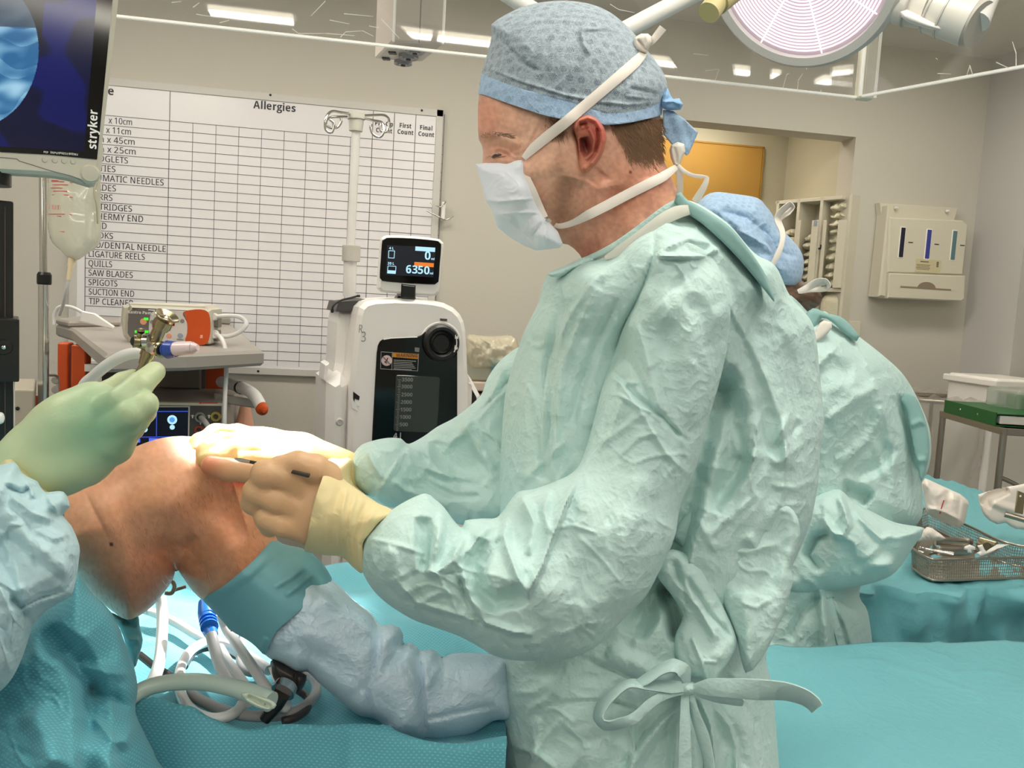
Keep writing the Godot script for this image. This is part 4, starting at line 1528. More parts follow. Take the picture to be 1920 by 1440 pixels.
	b = MB.new()
	puff(b, [873, 690, 872, 632, 890, 627, 925, 630, 950, 627, 968, 634, 975, 655, 990, 672, 985, 692, 930, 692], {"ctl": [[915, 660, 3.7]], "front": 0.1, "back": 0.12, "rim": 25.0, "step": 3.0, "crumple": [0.03, 18.0, 0.012, 7.0], "seed": 3.0})
	tag(obj("plastic_bag", b, clear(rgb(226, 216, 190), 0.6, 0.12)), "crumpled clear plastic bag of supplies on the box behind the machine", "bag")


# ------------------------------------------------------------------ the orange pump trolley at the left
func pump_trolley() -> void:
	var h := 1.235
	var top := func(x: float, y: float, up := 0.0) -> Vector2:
		var q := on_y(x, y, h + up)
		return Vector2(q.x, -q.z)
	var a := on_y(300, 640, h)
	var t := thing("pump_trolley", "grey topped equipment trolley with orange uprights at the whiteboard", "trolley", tr3(a.x, 0, a.z))
	var flat_ := Transform3D(Basis(Vector3.RIGHT, Vector3.FORWARD, Vector3.UP), Vector3.ZERO)
	var poly := PackedVector2Array([top.call(105, 608), top.call(135, 616), top.call(165, 640), top.call(196, 664), top.call(350, 663), top.call(495, 657), top.call(432, 607), top.call(425, 604), top.call(160, 602)])
	var b := MB.new().prism(poly, h - 0.042, h, flat_, 0.008)
	obj("worktop", b, M.grey, t)
	b = MB.new()
	b.prism(PackedVector2Array([top.call(105, 608), top.call(128, 614), top.call(225, 612), top.call(225, 604), top.call(160, 601)]), h, h + 0.02, flat_, 0.006)
	b.prism(PackedVector2Array([top.call(405, 607), top.call(432, 609), top.call(430, 602), top.call(405, 601)]), h, h + 0.03, flat_, 0.006)
	obj("rim", b, M.grey, t)
	# orange uprights
	for q in [[[108, 632, 2.7], [128, 632, 2.7], 0.05], [[134, 632, 2.66], [161, 640, 2.66], 0.05], [[386, 676, 2.66], [422, 676, 2.66], 0.07]]:
		var l := P(q[0][0], 700, q[0][2])
		var r := P(q[1][0], 700, q[1][2])
		b = MB.new().span(Vector3(l.x, 0.1, l.z - q[2]), Vector3(r.x, h - 0.04, r.z), 0.006)
		obj("upright", b, M.orange, t)
	var l0 := P(160, 700, 2.7)
	var r0 := P(388, 700, 2.7)
	b = MB.new().span(Vector3(l0.x, 0.3, l0.z - 0.22), Vector3(r0.x, h - 0.05, l0.z - 0.18))
	obj("back_panel", b, M.dark_grey, t)
	b = MB.new().span(P(163, 695, 2.68), P(184, 684, 2.66) )
	obj("label_plate", b, M.white, t)
	# a grey bracket with slots and a metal strut under the top
	b = MB.new().prism(PackedVector2Array([Vector2(-0.06, 0.06), Vector2(0.06, 0.06), Vector2(0.06, -0.06), Vector2(-0.06, -0.06)]), 0, 0.03, tr3(P(340, 690, 2.6).x, P(340, 690, 2.6).y, P(340, 690, 2.6).z), 0.004)
	obj("bracket", b, plain(rgb(112, 106, 98), 0.5), t)
	for y in [684.0, 696.0]:
		var q := P(340, y, 2.578)
		b = MB.new().rbox(tr3(q.x, q.y, q.z), Vector3(0.05, 0.011, 0.006), 0.003)
		obj("bracket_slot", b, M.black, t)
	b = MB.new().rod(P(372, 676, 2.6), P(371, 706, 2.6), 0.008)
	obj("strut", b, M.steel, t)
	# lower shelf for the generator
	var g := P(330, 860, 2.3)
	b = MB.new().span(Vector3(P(140, 860, 2.6).x, g.y - 0.03, -2.2), Vector3(P(425, 860, 2.5).x, g.y, -2.85), 0.008)
	obj("shelf", b, M.grey, t)
	b = MB.new()
	for p in [[-0.42, -0.35], [0.28, -0.35], [-0.42, 0.35], [0.28, 0.35]]:
		b = MB.new().lathe([Vector2(0, -0.02), Vector2(0.05, -0.02), Vector2(0.05, 0.02), Vector2(0, 0.02)], Transform3D(Basis(Vector3.FORWARD, PI / 2), Vector3(p[0], 0.05, p[1])), 16)
		b.rod(Vector3(p[0], 0.05, p[1]), Vector3(p[0], 0.13, p[1]), 0.015)
		obj("castor", b, M.black, t, false)
	b = MB.new().rbox(tr3(-0.07, 0.15, 0), Vector3(0.8, 0.06, 0.8), 0.02)
	obj("base", b, M.grey, t, false)
	# push handle with an orange end
	b = MB.new().tube([P(415, 716, 2.55), P(440, 722, 2.45), P(466, 733, 2.38), P(480, 745, 2.34), P(490, 765, 2.31)], 0.0165, 16)
	obj("handle", b, M.white, t)
	b = MB.new().tube([P(489, 762, 2.315), P(492, 768, 2.305), P(494, 771, 2.30), P(495, 772, 2.297)], [0.0165, 0.0172, 0.0135, 0.004], 16)
	obj("handle_cap", b, M.orange, t)
	b = MB.new().tube([P(446, 733, 2.43), P(449, 727, 2.40), P(453, 728, 2.39)], 0.005, 8)
	b.lathe([Vector2(0.017, -0.005), Vector2(0.0185, -0.005), Vector2(0.0185, 0.005), Vector2(0.017, 0.005)], Transform3D(Basis(Quaternion(Vector3.UP, (P(466, 733, 2.38) - P(440, 722, 2.45)).normalized())), P(451, 727, 2.42)), 16)
	obj("cable_tie", b, M.black, t)
	b = MB.new().prism(PackedVector2Array([Vector2(-0.07, 0.012), Vector2(0.07, -0.006), Vector2(0.07, -0.03), Vector2(-0.07, -0.012)]), 0, 0.02, tr3(P(452, 746, 2.4).x, P(452, 746, 2.4).y, P(452, 746, 2.4).z), 0.004)
	obj("handle_stay", b, M.grey, t)
	b = MB.new()
	b.lathe([Vector2(0.0, 0.0), Vector2(0.012, 0), Vector2(0.05, -0.19), Vector2(0, -0.19)], Transform3D(Basis.IDENTITY, P(460, 752, 2.5)), 20)
	tag(obj("cone_holder", b, plain(rgb(226, 164, 138), 0.5), t), "pale orange cone hanging from the handle")
	# red grip and rail at the left
	b = MB.new().rod(P(73, 742, 2.3), P(73, 778, 2.3), 0.021, 0.019, 20)
	obj("grip", b, plain(rgb(196, 74, 50), 0.5), t)
	b = MB.new().rod(P(80, 756, 2.35), P(130, 740, 2.6), 0.011)
	obj("rail", b, M.white, t)
	b = MB.new().tube([P(72, 704, 2.3), P(85, 703, 2.32), P(104, 704, 2.5), P(108, 710, 2.55), P(108, 735, 2.55)], 0.0045, 8)
	for y in [713.0, 731.0]:
		b.lathe([Vector2(0, 0.006), Vector2(0.01, 0.005), Vector2(0.012, 0)], Transform3D(Basis(Vector3.RIGHT, PI / 2), P(104, y, 2.55)), 10)
	obj("pole_clip", b, M.grey, t)

	# the pump
	var pb := on_y(312, 645, h)
	t = thing("gastro_pump", "white and orange pump with a lit panel standing on the trolley", "pump", pose(pb.x, h, pb.z, deg_to_rad(-2)))
	var T := t.transform
	var of := outline(T, [222, 572, 236, 573, 380, 578, 398, 581, 398, 640, 392, 645, 238, 642, 224, 620, 221, 595])
	b = MB.new().prism(outline(T, [242, 571, 380, 577, 396, 581, 395, 643, 392, 646, 250, 646, 241, 640]), -0.16, 0.0, Transform3D.IDENTITY, 0.008)
	b.prism(outline(T, [225, 572, 243, 571, 250, 646, 238, 643, 227, 630, 222, 600]), -0.15, -0.012, Transform3D.IDENTITY, 0.008)
	b.prism(outline(T, [240, 567, 385, 572, 394, 582, 244, 578], -0.01), -0.15, -0.008, Transform3D.IDENTITY, 0.004)
	obj("case", b, M.cream, t, false)
	var panel := func(a: Array, mat: Material, called: String, k := 0.0) -> MeshInstance3D:
		var mb := MB.new().prism(rounded(outline(T, a, k), 0.01), k, k + 0.0015)
		return obj(called, mb, mat, t, false)
	panel.call([246, 581.5, 289, 583, 283, 590, 280, 602, 279, 620, 281, 636, 244, 632, 240, 615, 241, 595], plain(rgb(112, 106, 104), 0.45), "grey_panel")
	panel.call([289, 583.5, 343, 585, 349, 598, 351, 615, 350, 630, 347, 641, 281, 638, 279.5, 618, 281, 598], plain(rgb(214, 208, 202), 0.45), "light_panel")
	panel.call([344, 585, 390, 585, 389, 643, 348, 641.5, 351, 625, 351, 605], M.orange, "orange_panel")
	lettering("Gastro Pump", 0.008, at_px(T, 264, 586, 0.002), M.white, t, true)
	var disc := func(x: float, y: float, r: float, mat: Material, called: String) -> void:
		var mb := MB.new().lathe([Vector2(0, 0.002), Vector2(r, 0.0016), Vector2(r * 1.05, 0)], at_px(T, x, y, 0.001) * Transform3D(Basis(Vector3.RIGHT, PI / 2), Vector3.ZERO), 18)
		obj(called, mb, mat, t, false)
	disc.call(269, 603, 0.0085, plain(rgb(236, 170, 130), 0.5), "button")
	disc.call(285, 603.5, 0.005, plain(rgb(150, 148, 148), 0.5), "button")
	disc.call(317, 630, 0.007, plain(rgb(226, 160, 130), 0.5), "button")
	disc.call(338, 629.5, 0.007, plain(rgb(150, 160, 176), 0.5), "button")
	disc.call(342, 602, 0.0055, plain(rgb(140, 136, 134), 0.5), "button")
	disc.call(333, 602, 0.004, plain(rgb(140, 136, 134), 0.5), "button")
	disc.call(268, 628, 0.007, plain(rgb(196, 220, 196), 0.5), "button")
	for p in [[274, 598], [257, 622], [274, 622]]:
		b = MB.new().rbox(at_px(T, p[0], p[1], 0.002), Vector3(0.012, 0.007, 0.002), 0.002)
		obj("green_lamp", b, M.green_light, t, false)
	panel.call([322, 602, 328, 602, 327.5, 611, 321.5, 611], M.red_light, "red_display", 0.0012)
	panel.call([376, 628, 380, 628, 380, 634, 375, 634], plain(rgb(240, 180, 150), 0.5), "mark", 0.0012)
	lettering("menu", 0.005, at_px(T, 338, 636.5, 0.002), M.line, t)
	b = MB.new().prism(outline(T, [397, 588, 411, 590, 411, 614, 397, 612], -0.06), -0.1, -0.04, Transform3D.IDENTITY, 0.004)
	b.prism(outline(T, [397, 620, 410, 620, 410, 639, 397, 638], -0.06), -0.1, -0.04, Transform3D.IDENTITY, 0.004)
	obj("connector_block", b, plain(rgb(120, 112, 104), 0.4), t, false)
	b = MB.new().lathe([Vector2(0, 0.012), Vector2(0.01, 0.012), Vector2(0.013, 0)], at_px(T, 403, 627, -0.04) * Transform3D(Basis(Vector3.RIGHT, PI / 2), Vector3.ZERO), 16)
	b.lathe([Vector2(0, 0.012), Vector2(0.008, 0.012), Vector2(0.011, 0)], at_px(T, 402, 594, -0.04) * Transform3D(Basis(Vector3.RIGHT, PI / 2), Vector3.ZERO), 16)
	obj("connector", b, M.white, t, false)
	# its water tubes
	b = MB.new().tube([P(405, 627, 2.35), P(414, 633, 2.33), P(421, 648, 2.31), P(424, 670, 2.3), P(424, 700, 2.29), P(422, 740, 2.28), P(421, 775, 2.27), P(421, 800, 2.27)], 0.006, 10)
	tag(obj("water_tube", b, M.tube), "clear tube hanging from the pump past the trolley's orange upright", "tube")
	b = MB.new().tube([P(403, 594, 2.38), P(430, 592, 2.38), P(448, 594, 2.38), P(460, 602, 2.38), P(461, 611, 2.37), P(450, 622, 2.37), P(430, 630, 2.37), P(412, 630, 2.36)], 0.006, 10)
	tag(obj("water_tube", b, M.tube), "clear tube looping out to the right of the pump", "tube")
	# the roller clamp and tubing on the back of the worktop
	b = MB.new().tube([P(101, 610, 2.9), P(101, 592, 2.9), P(108, 578, 2.9), P(120, 574, 2.9), P(140, 578, 2.9), P(158, 588, 2.9), P(176, 598, 2.88), P(200, 606, 2.86)], 0.006, 8)
	tag(obj("infusion_line", b, M.tube), "thin clear infusion line lying at the back of the trolley top", "tube")
	b = MB.new().prism(PackedVector2Array([Vector2(-0.04, 0.025), Vector2(0.0, 0.018), Vector2(0.06, -0.022), Vector2(0.055, -0.03), Vector2(-0.045, -0.01)]), 0, 0.016, tr3(P(180, 596, 2.8).x, P(180, 598, 2.8).y, P(180, 598, 2.8).z), 0.003)
	tag(obj("roller_clamp", b, M.white), "white roller clamp on the thin clear infusion line", "clamp")

	# the generator on the shelf
	var gb := P(330, 862, 2.3)
	t = thing("surgical_generator", "grey electrosurgical generator with a blue touch screen on the trolley shelf", "generator", pose(gb.x, gb.y, gb.z, deg_to_rad(-2)))
	T = t.transform
	var rear_l := own(T, 290, 705, -0.35)
	b = MB.new().prism(outline(T, [232, 752, 417, 755, 418, 762, 418, 870, 232, 874]), -0.34, 0.0, Transform3D.IDENTITY, 0.008)
	obj("case", b, M.grey, t, false)
	b = MB.new().prism(outline(T, [234, 753, 418, 756, 418, 761, 234, 759]), 0.0, 0.004, Transform3D.IDENTITY, 0.001)
	obj("front_strip", b, M.cream, t, false)
	b = MB.new().prism(outline(T, [374, 753.4, 378, 753.4, 378, 757, 374, 757], 0.004), 0.004, 0.0052)
	b.prism(outline(T, [379, 754, 408, 754.4, 408, 756.6, 379, 756.4], 0.004), 0.004, 0.0052)
	obj("red_print", b, plain(rgb(190, 70, 60), 0.5), t, false)
	b = MB.new().prism(outline(T, [234, 760, 415, 760, 415, 845, 234, 852]), 0.0, 0.003)
	obj("front_panel", b, M.dark_grey, t, false)
	b = MB.new().prism(outline(T, [236, 761, 357, 761, 355, 836, 236, 840]), 0.003, 0.006, Transform3D.IDENTITY, 0.001)
	obj("screen_rim", b, M.frame, t, false)
	b = MB.new().prism(outline(T, [238, 763, 354, 763, 353, 832, 238, 836]), 0.006, 0.0072)
	obj("screen", b, glow(Color(0.012, 0.03, 0.075), 1.0, rgb(4, 6, 12)), t, false)
	b = MB.new()
	for e in [[238, 771, 353, 770.5, 353, 772, 238, 772.5], [293, 772, 294.5, 772, 294, 818, 292.5, 818], [238, 819, 352, 818, 352, 819.5, 238, 820.5]]:
		bar_px(b, T, e, 0.0074, 0.0006)
	obj("screen_line", b, glow(Color(0.2, 0.32, 0.85), 1.0), t, false)
	for p in [[323, 787, 0.0125, 0], [323, 787, 0.007, 1], [323, 801, 0.0065, 0], [256, 806, 0.0075, 0], [271, 805, 0.008, 0]]:
		b = MB.new().lathe([Vector2(0, 0.0012 + 0.0006 * p[3]), Vector2(p[2], 0.0012 + 0.0006 * p[3]), Vector2(p[2], 0)], at_px(T, p[0], p[1], 0.0072) * Transform3D(Basis(Vector3.RIGHT, PI / 2), Vector3.ZERO), 20)
		obj("screen_button", b, M.pale_light if p[3] == 0 else glow(Color(0.35, 0.6, 0.9), 1.0), t, false)
	for p in [[251, 826], [291, 825]]:
		b = MB.new().rbox(at_px(T, p[0], p[1], 0.0075), Vector3(0.032, 0.01, 0.001), 0.0045)
		obj("screen_key", b, glow(Color(0.35, 0.45, 1.0), 0.9), t, false)
	b = MB.new().prism(outline(T, [262, 782, 279, 782, 279, 793, 262, 793]), 0.0072, 0.008)
	obj("screen_field", b, glow(Color(0.12, 0.5, 0.75), 0.8), t, false)
	lettering("00", 0.012, at_px(T, 270, 788, 0.0082), M.pale_light, t, true)
	lettering("EEE", 0.006, at_px(T, 274, 777, 0.0078), M.pale_light, t, true)
	for p in [[376, 782, 0.014, 0], [405, 781, 0.013, 1], [374, 806, 0.012, 2]]:
		var cc: Material = [M.steel, plain(rgb(196, 168, 84), 0.35, 0.6), plain(rgb(150, 60, 50), 0.4)][p[3]]
		b = MB.new().lathe([Vector2(p[2] * 0.5, 0.002), Vector2(p[2] * 0.6, 0.006), Vector2(p[2], 0.006), Vector2(p[2] * 1.05, 0)], at_px(T, p[0], p[1], 0.003) * Transform3D(Basis(Vector3.RIGHT, PI / 2), Vector3.ZERO), 20)
		obj("socket", b, cc, t, false)
	b = MB.new()
	for p in [[361, 781], [392, 781], [376, 793]]:
		var q := own(T, p[0], p[1], 0.0035)
		b.box(tr3(q.x, q.y, q.z), Vector3(0.003, 0.009, 0.001))
		b.box(tr3(q.x, q.y + 0.002, q.z), Vector3(0.008, 0.002, 0.001))
	obj("mark", b, M.white, t, false)
	b = MB.new().tube([own(T, 377, 783, 0.005), own(T, 383, 789, 0.03), own(T, 390, 800, 0.04), own(T, 394, 815, 0.03), own(T, 396, 850, 0.02)], 0.007, 10)
	tag(obj("plug_cable", b, M.grey_cable, self, false), "short grey cable plugged into the generator on the shelf", "cable").transform = T


# ------------------------------------------------------------------ the monitor
func monitor() -> void:
	var c := P(120, 150, 1.5)
	var t := thing("surgical_monitor", "large grey-framed flat monitor showing a round endoscope picture, upper left", "monitor", pose(c.x, c.y, c.z, deg_to_rad(17)))
	var T := t.transform
	var b := MB.new().prism(outline(T, [-420, -210, 236, -140, 222, 0, 186, 318, 184, 336, 178, 345, 168, 347, 152, 342, 128, 334, 100, 329, 60, 326, -440, 300]), -0.06, 0.0, Transform3D.IDENTITY, 0.006)
	obj("case", b, plain(rgb(196, 190, 176), 0.42), t, false)
	b = MB.new().prism(outline(T, [-420, -190, 222, -120, 211, 0, 182, 299, 90, 290, -420, 262]), 0.0, 0.0015)
	obj("screen_rim", b, M.gloss, t, false)
	# the picture: a circle of blue drapes on a dark ground
	var pic := picture(512, 384, func(x: int, y: int) -> Color:
		var u := x / 511.0
		var v := y / 383.0
		var c0 := rgb(8, 20, 92).lerp(rgb(5, 12, 66), v)
		var shade := clampf(n1.get_noise_2d(x * 0.8, y * 0.8) * 2.0, -0.3, 0.25)
		c0 = Color(c0.r * (1 + shade), c0.g * (1 + shade), c0.b * (1 + shade))
		if u > 0.60 and u < 0.82 and v < 0.62 - (u - 0.6) * 0.6: c0 = rgb(8, 12, 34)
		var d := Vector2((u - 0.565) * 1.5, v - 0.55).length()
		if d < 0.375:
			var k := n2.get_noise_2d(x * 0.9 + y * 0.5, y * 1.5) * 0.8 + (0.35 if fposmod(x * 0.35 + y + 30.0 * n1.get_noise_2d(x * 0.7, y * 0.7), 70.0) < 26.0 else 0.0)
			c0 = rgb(46, 108, 158).lerp(rgb(168, 214, 240), clampf(0.25 + k + (v - 0.55) * 0.8, 0, 1))
			if v < 0.42: c0 = c0.lerp(rgb(46, 60, 76), 0.75)
		return c0)
	var scr := StandardMaterial3D.new()
	scr.albedo_color = Color.BLACK
	scr.roughness = 0.12
	scr.emission_enabled = true
	scr.emission = Color.WHITE
	scr.emission_operator = BaseMaterial3D.EMISSION_OP_MULTIPLY
	scr.emission_texture = pic
	scr.emission_energy_multiplier = 0.85
	var q0 := own(T, -420, -160, 0.002)
	var q1 := own(T, 190, -110, 0.002)
	var q2 := own(T, 158, 284, 0.002)
	var q3 := own(T, -420, 250, 0.002)
	var st := SurfaceTool.new()
	st.begin(Mesh.PRIMITIVE_TRIANGLES)
	for e in [[q0, 0, 0], [q1, 1, 0], [q2, 1, 1], [q0, 0, 0], [q2, 1, 1], [q3, 0, 1]]:
		st.set_normal(Vector3(0, 0, 1))
		st.set_uv(Vector2(e[1], e[2]))
		st.add_vertex(e[0])
	var o := MeshInstance3D.new()
	o.name = "screen"
	o.mesh = st.commit()
	o.material_override = scr
	t.add_child(o)
	var lg := own(T, 174, 243, 0.0022)
	var lt := lettering("stryker", 0.0145, Transform3D(Basis(Vector3(0, 0, 1), PI / 2 - 0.02), lg), M.white, t, true)
	for x in [84, 103, 120, 137]:
		b = MB.new().lathe([Vector2(0, 0.0015), Vector2(0.0035, 0.0015), Vector2(0.0042, 0.0005), Vector2(0.005, 0.0)], at_px(T, x, 300 + (x - 84) * 0.06, 0.0) * Transform3D(Basis(Vector3.RIGHT, PI / 2), Vector3.ZERO), 18)
		obj("button", b, plain(rgb(188, 182, 168), 0.5), t, false)
	for p in [["PIP", 86], ["INPUT", 103], ["PRESET", 121], ["MENU", 138]]:
		lettering(p[0], 0.0035, at_px(T, p[1], 285.5 + (p[1] - 86) * 0.07, 0.0022), M.frame, t, true)
	b = MB.new().lathe([Vector2(0, 0.004), Vector2(0.0135, 0.0035), Vector2(0.0155, 0.001), Vector2(0.017, 0)], at_px(T, 169, 326, 0.0) * Transform3D(Basis(Vector3.RIGHT, PI / 2), Vector3.ZERO), 28)
	obj("power_button", b, plain(rgb(192, 187, 172), 0.35), t, false)
	b = MB.new().tube([own(T, -300, 280, 0.0005), own(T, 0, 295, 0.0005), own(T, 40, 303, 0.0005), own(T, 95, 320, 0.0005), own(T, 140, 332, 0.0005), own(T, 160, 345, 0.0005)], 0.0006, 6)
	obj("groove", b, M.line, t, false)
	# mount and the dark column below it
	b = MB.new().rod(own(T, -40, 318, -0.04), own(T, -40, 345, -0.04), 0.05, 0.05, 24)
	b.rod(own(T, -40, 335, -0.07), own(T, -40, 366, -0.07), 0.02)
	obj("swivel", b, M.black, t, false)
	var d := 1.55
	var p := P(0, 620, d)
	t = thing("equipment_column", "black upright equipment column at the left edge under the monitor", "column", pose(p.x, 0, p.z, deg_to_rad(20)))
	T = t.transform
	var lx := own(T, -90, 620).x
	var w := own(T, 26, 620).x
	var y1 := own(T, 10, 376).y
	b = MB.new().span(Vector3(lx, 0.04, -0.12), Vector3(own(T, 25, 700).x, y1, 0), 0.004)
	obj("post", b, M.black, t, false)
	b = MB.new().span(Vector3(own(T, 8, 400).x, 0.3, 0), Vector3(own(T, 11, 400).x, y1 - 0.01, 0.004))
	obj("groove", b, plain(rgb(60, 48, 44), 0.5), t, false)
	b = MB.new().span(Vector3(lx, own(T, 20, 713).y, -0.1), Vector3(own(T, 36, 650).x, own(T, 20, 596).y, 0.03), 0.003)
	obj("clamp_block", b, M.black, t, false)
	b = MB.new().lathe([Vector2(0, 0.006), Vector2(0.004, 0.006), Vector2(0.005, 0.002), Vector2(0.013, 0.002), Vector2(0.014, 0)], at_px(T, 7, 651, 0.03) * Transform3D(Basis(Vector3.RIGHT, PI / 2), Vector3.ZERO), 20)
	obj("screw_hole", b, plain(rgb(28, 27, 28), 0.3), t, false)
	b = MB.new().lathe([Vector2(0, 0.009), Vector2(0.0035, 0.007)], at_px(T, 7, 651, 0.03) * Transform3D(Basis(Vector3.RIGHT, PI / 2), Vector3.ZERO), 14)
	obj("screw", b, M.chrome, t, false)
	b = MB.new().rbox(at_px(T, -4, 784, 0.01), Vector3(0.022, 0.024, 0.02), 0.01)
	obj("push_button", b, M.white, t, false)
	b = MB.new().rod(own(T, 27, 715, 0.003), own(T, 27, 850, 0.003), 0.001)
	obj("edge_strip", b, M.frame, t, false)
	b = MB.new().rbox(tr3((lx + w) / 2, 0.03, -0.05), Vector3(0.5, 0.06, 0.5), 0.02)
	obj("base", b, M.black, t, false)

func left_stand() -> void:
	# the grey cabinet behind the glove
	var p := P(48, 790, 2.1)
	var t := thing("grey_cabinet", "small grey metal cabinet between the black column and the red grip", "cabinet", pose(p.x, 0, p.z, deg_to_rad(18)))
	var T := t.transform
	var b := MB.new().span(Vector3(own(T, 10, 760).x, 0.06, -0.25), Vector3(own(T, 65, 760).x, own(T, 40, 730).y, 0.0), 0.006)
	obj("body", b, plain(rgb(176, 166, 150), 0.5), t, false)
	b = MB.new().rbox(tr3(own(T, 38, 760).x, 0.03, -0.12), Vector3(0.2, 0.06, 0.3), 0.01)
	obj("plinth", b, M.dark_grey, t, false)
	b = MB.new().lathe([Vector2(0, 0.004), Vector2(0.004, 0.003), Vector2(0.005, 0)], at_px(T, 33, 766, 0.0) * Transform3D(Basis(Vector3.RIGHT, PI / 2), Vector3.ZERO), 10)
	obj("keyhole", b, M.black, t, false)
	# chrome drip stand
	var f := P(83, 740, 2.2)
	t = thing("drip_stand", "chrome drip stand with a black collar left of the whiteboard", "drip stand", tr3(f.x, 0, f.z))
	b = MB.new().rod(Vector3(0, 0.05, 0), P(82, 530, 2.2) - Vector3(f.x, 0, f.z), 0.0128)
	obj("lower_tube", b, M.chrome, t, false)
	b = MB.new().rod(P(82, 532, 2.2) - Vector3(f.x, 0, f.z), P(80, 230, 2.2) - Vector3(f.x, 0, f.z), 0.0095)
	obj("upper_tube", b, M.chrome, t, false)
	b = MB.new()
	b.lathe([Vector2(0.0, -0.016), Vector2(0.016, -0.016), Vector2(0.0175, -0.012), Vector2(0.0175, 0.009), Vector2(0.014, 0.016), Vector2(0, 0.016)], Transform3D(Basis.IDENTITY, P(83, 522, 2.2) - Vector3(f.x, 0, f.z)), 24)
	obj("collar", b, M.black, t, false)
	b = MB.new().tube([P(80, 231, 2.2) - Vector3(f.x, 0, f.z), P(100, 222, 2.2) - Vector3(f.x, 0, f.z), P(130, 235, 2.2) - Vector3(f.x, 0, f.z), P(136, 250, 2.2) - Vector3(f.x, 0, f.z), P(142, 240, 2.2) - Vector3(f.x, 0, f.z)], 0.004, 8)
	obj("hook", b, M.chrome, t, false)
	for k in 5:
		var an := TAU * k / 5.0
		b = MB.new().rod(Vector3(0, 0.1, 0), Vector3(cos(an) * 0.17, 0.03, sin(an) * 0.17), 0.012)
		obj("leg", b, M.chrome, t, false)
	# the bag of fluid
	var bc := P(138, 410, 2.15)
	t = thing("fluid_bag", "clear bag of fluid with red print hanging on the drip stand", "fluid bag", tr3(bc.x, bc.y, bc.z))
	b = MB.new()
	var info := puff(b, [90, 262, 186, 262, 189, 330, 189, 400, 190, 440, 186, 458, 172, 470, 158, 480, 142, 489, 128, 484, 114, 470, 98, 455, 91, 435, 88, 400, 89, 330], {"ctl": [[138, 400, 2.15]], "front": 0.03, "back": 0.03, "rim": 42.0, "step": 4.0, "crumple": [0.003, 30.0], "seed": 1.5})
	var bag := clear(rgb(226, 224, 206), 0.62, 0.08)
	obj("pouch", b, bag, t)
	b = MB.new()
	b.rod(P(136, 480, 2.15), P(132, 500, 2.15), 0.009, 0.0075)
	b.rod(P(132, 500, 2.15), P(128, 525, 2.15), 0.006, 0.0055)
	obj("port", b, plain(rgb(236, 218, 180), 0.4), t)
	b = MB.new().tube([P(129, 520, 2.15), P(124, 545, 2.16), P(119, 570, 2.2), P(112, 590, 2.3)], 0.0045, 8)
	obj("drip_tube", b, M.tube, t)
	b = MB.new().tube([P(183, 340, 2.135), P(177, 360, 2.125), P(181, 385, 2.12), P(183, 420, 2.125)], 0.0022, 6)
	obj("seam", b, plain(rgb(176, 168, 140), 0.3), t)
	b = MB.new()
	for r in [[95, 340, 24], [98, 346, 28], [94, 352, 22], [99, 358, 26], [97, 365, 30], [90, 401, 30], [89, 405, 24], [93, 434, 26], [96, 338, 12], [130, 342, 5], [129, 369, 6], [129, 402, 5]]:
		var a := skin(info, r[0] + 1.0, r[1], 0.002)
		var e := skin(info, r[0] + 1.0 + r[2], r[1] + 0.5, 0.002)
		b.rod(a, e, 0.0011, 0.0011, 5)
	obj("print_line", b, plain(rgb(226, 110, 112), 0.5), t)
	var lt := skin(info, 106, 389, 0.004)
	lettering("3 LITER", 0.0105, Transform3D(Basis(Vector3.UP, deg_to_rad(-8)), lt - bc), plain(rgb(230, 130, 128), 0.5), t)


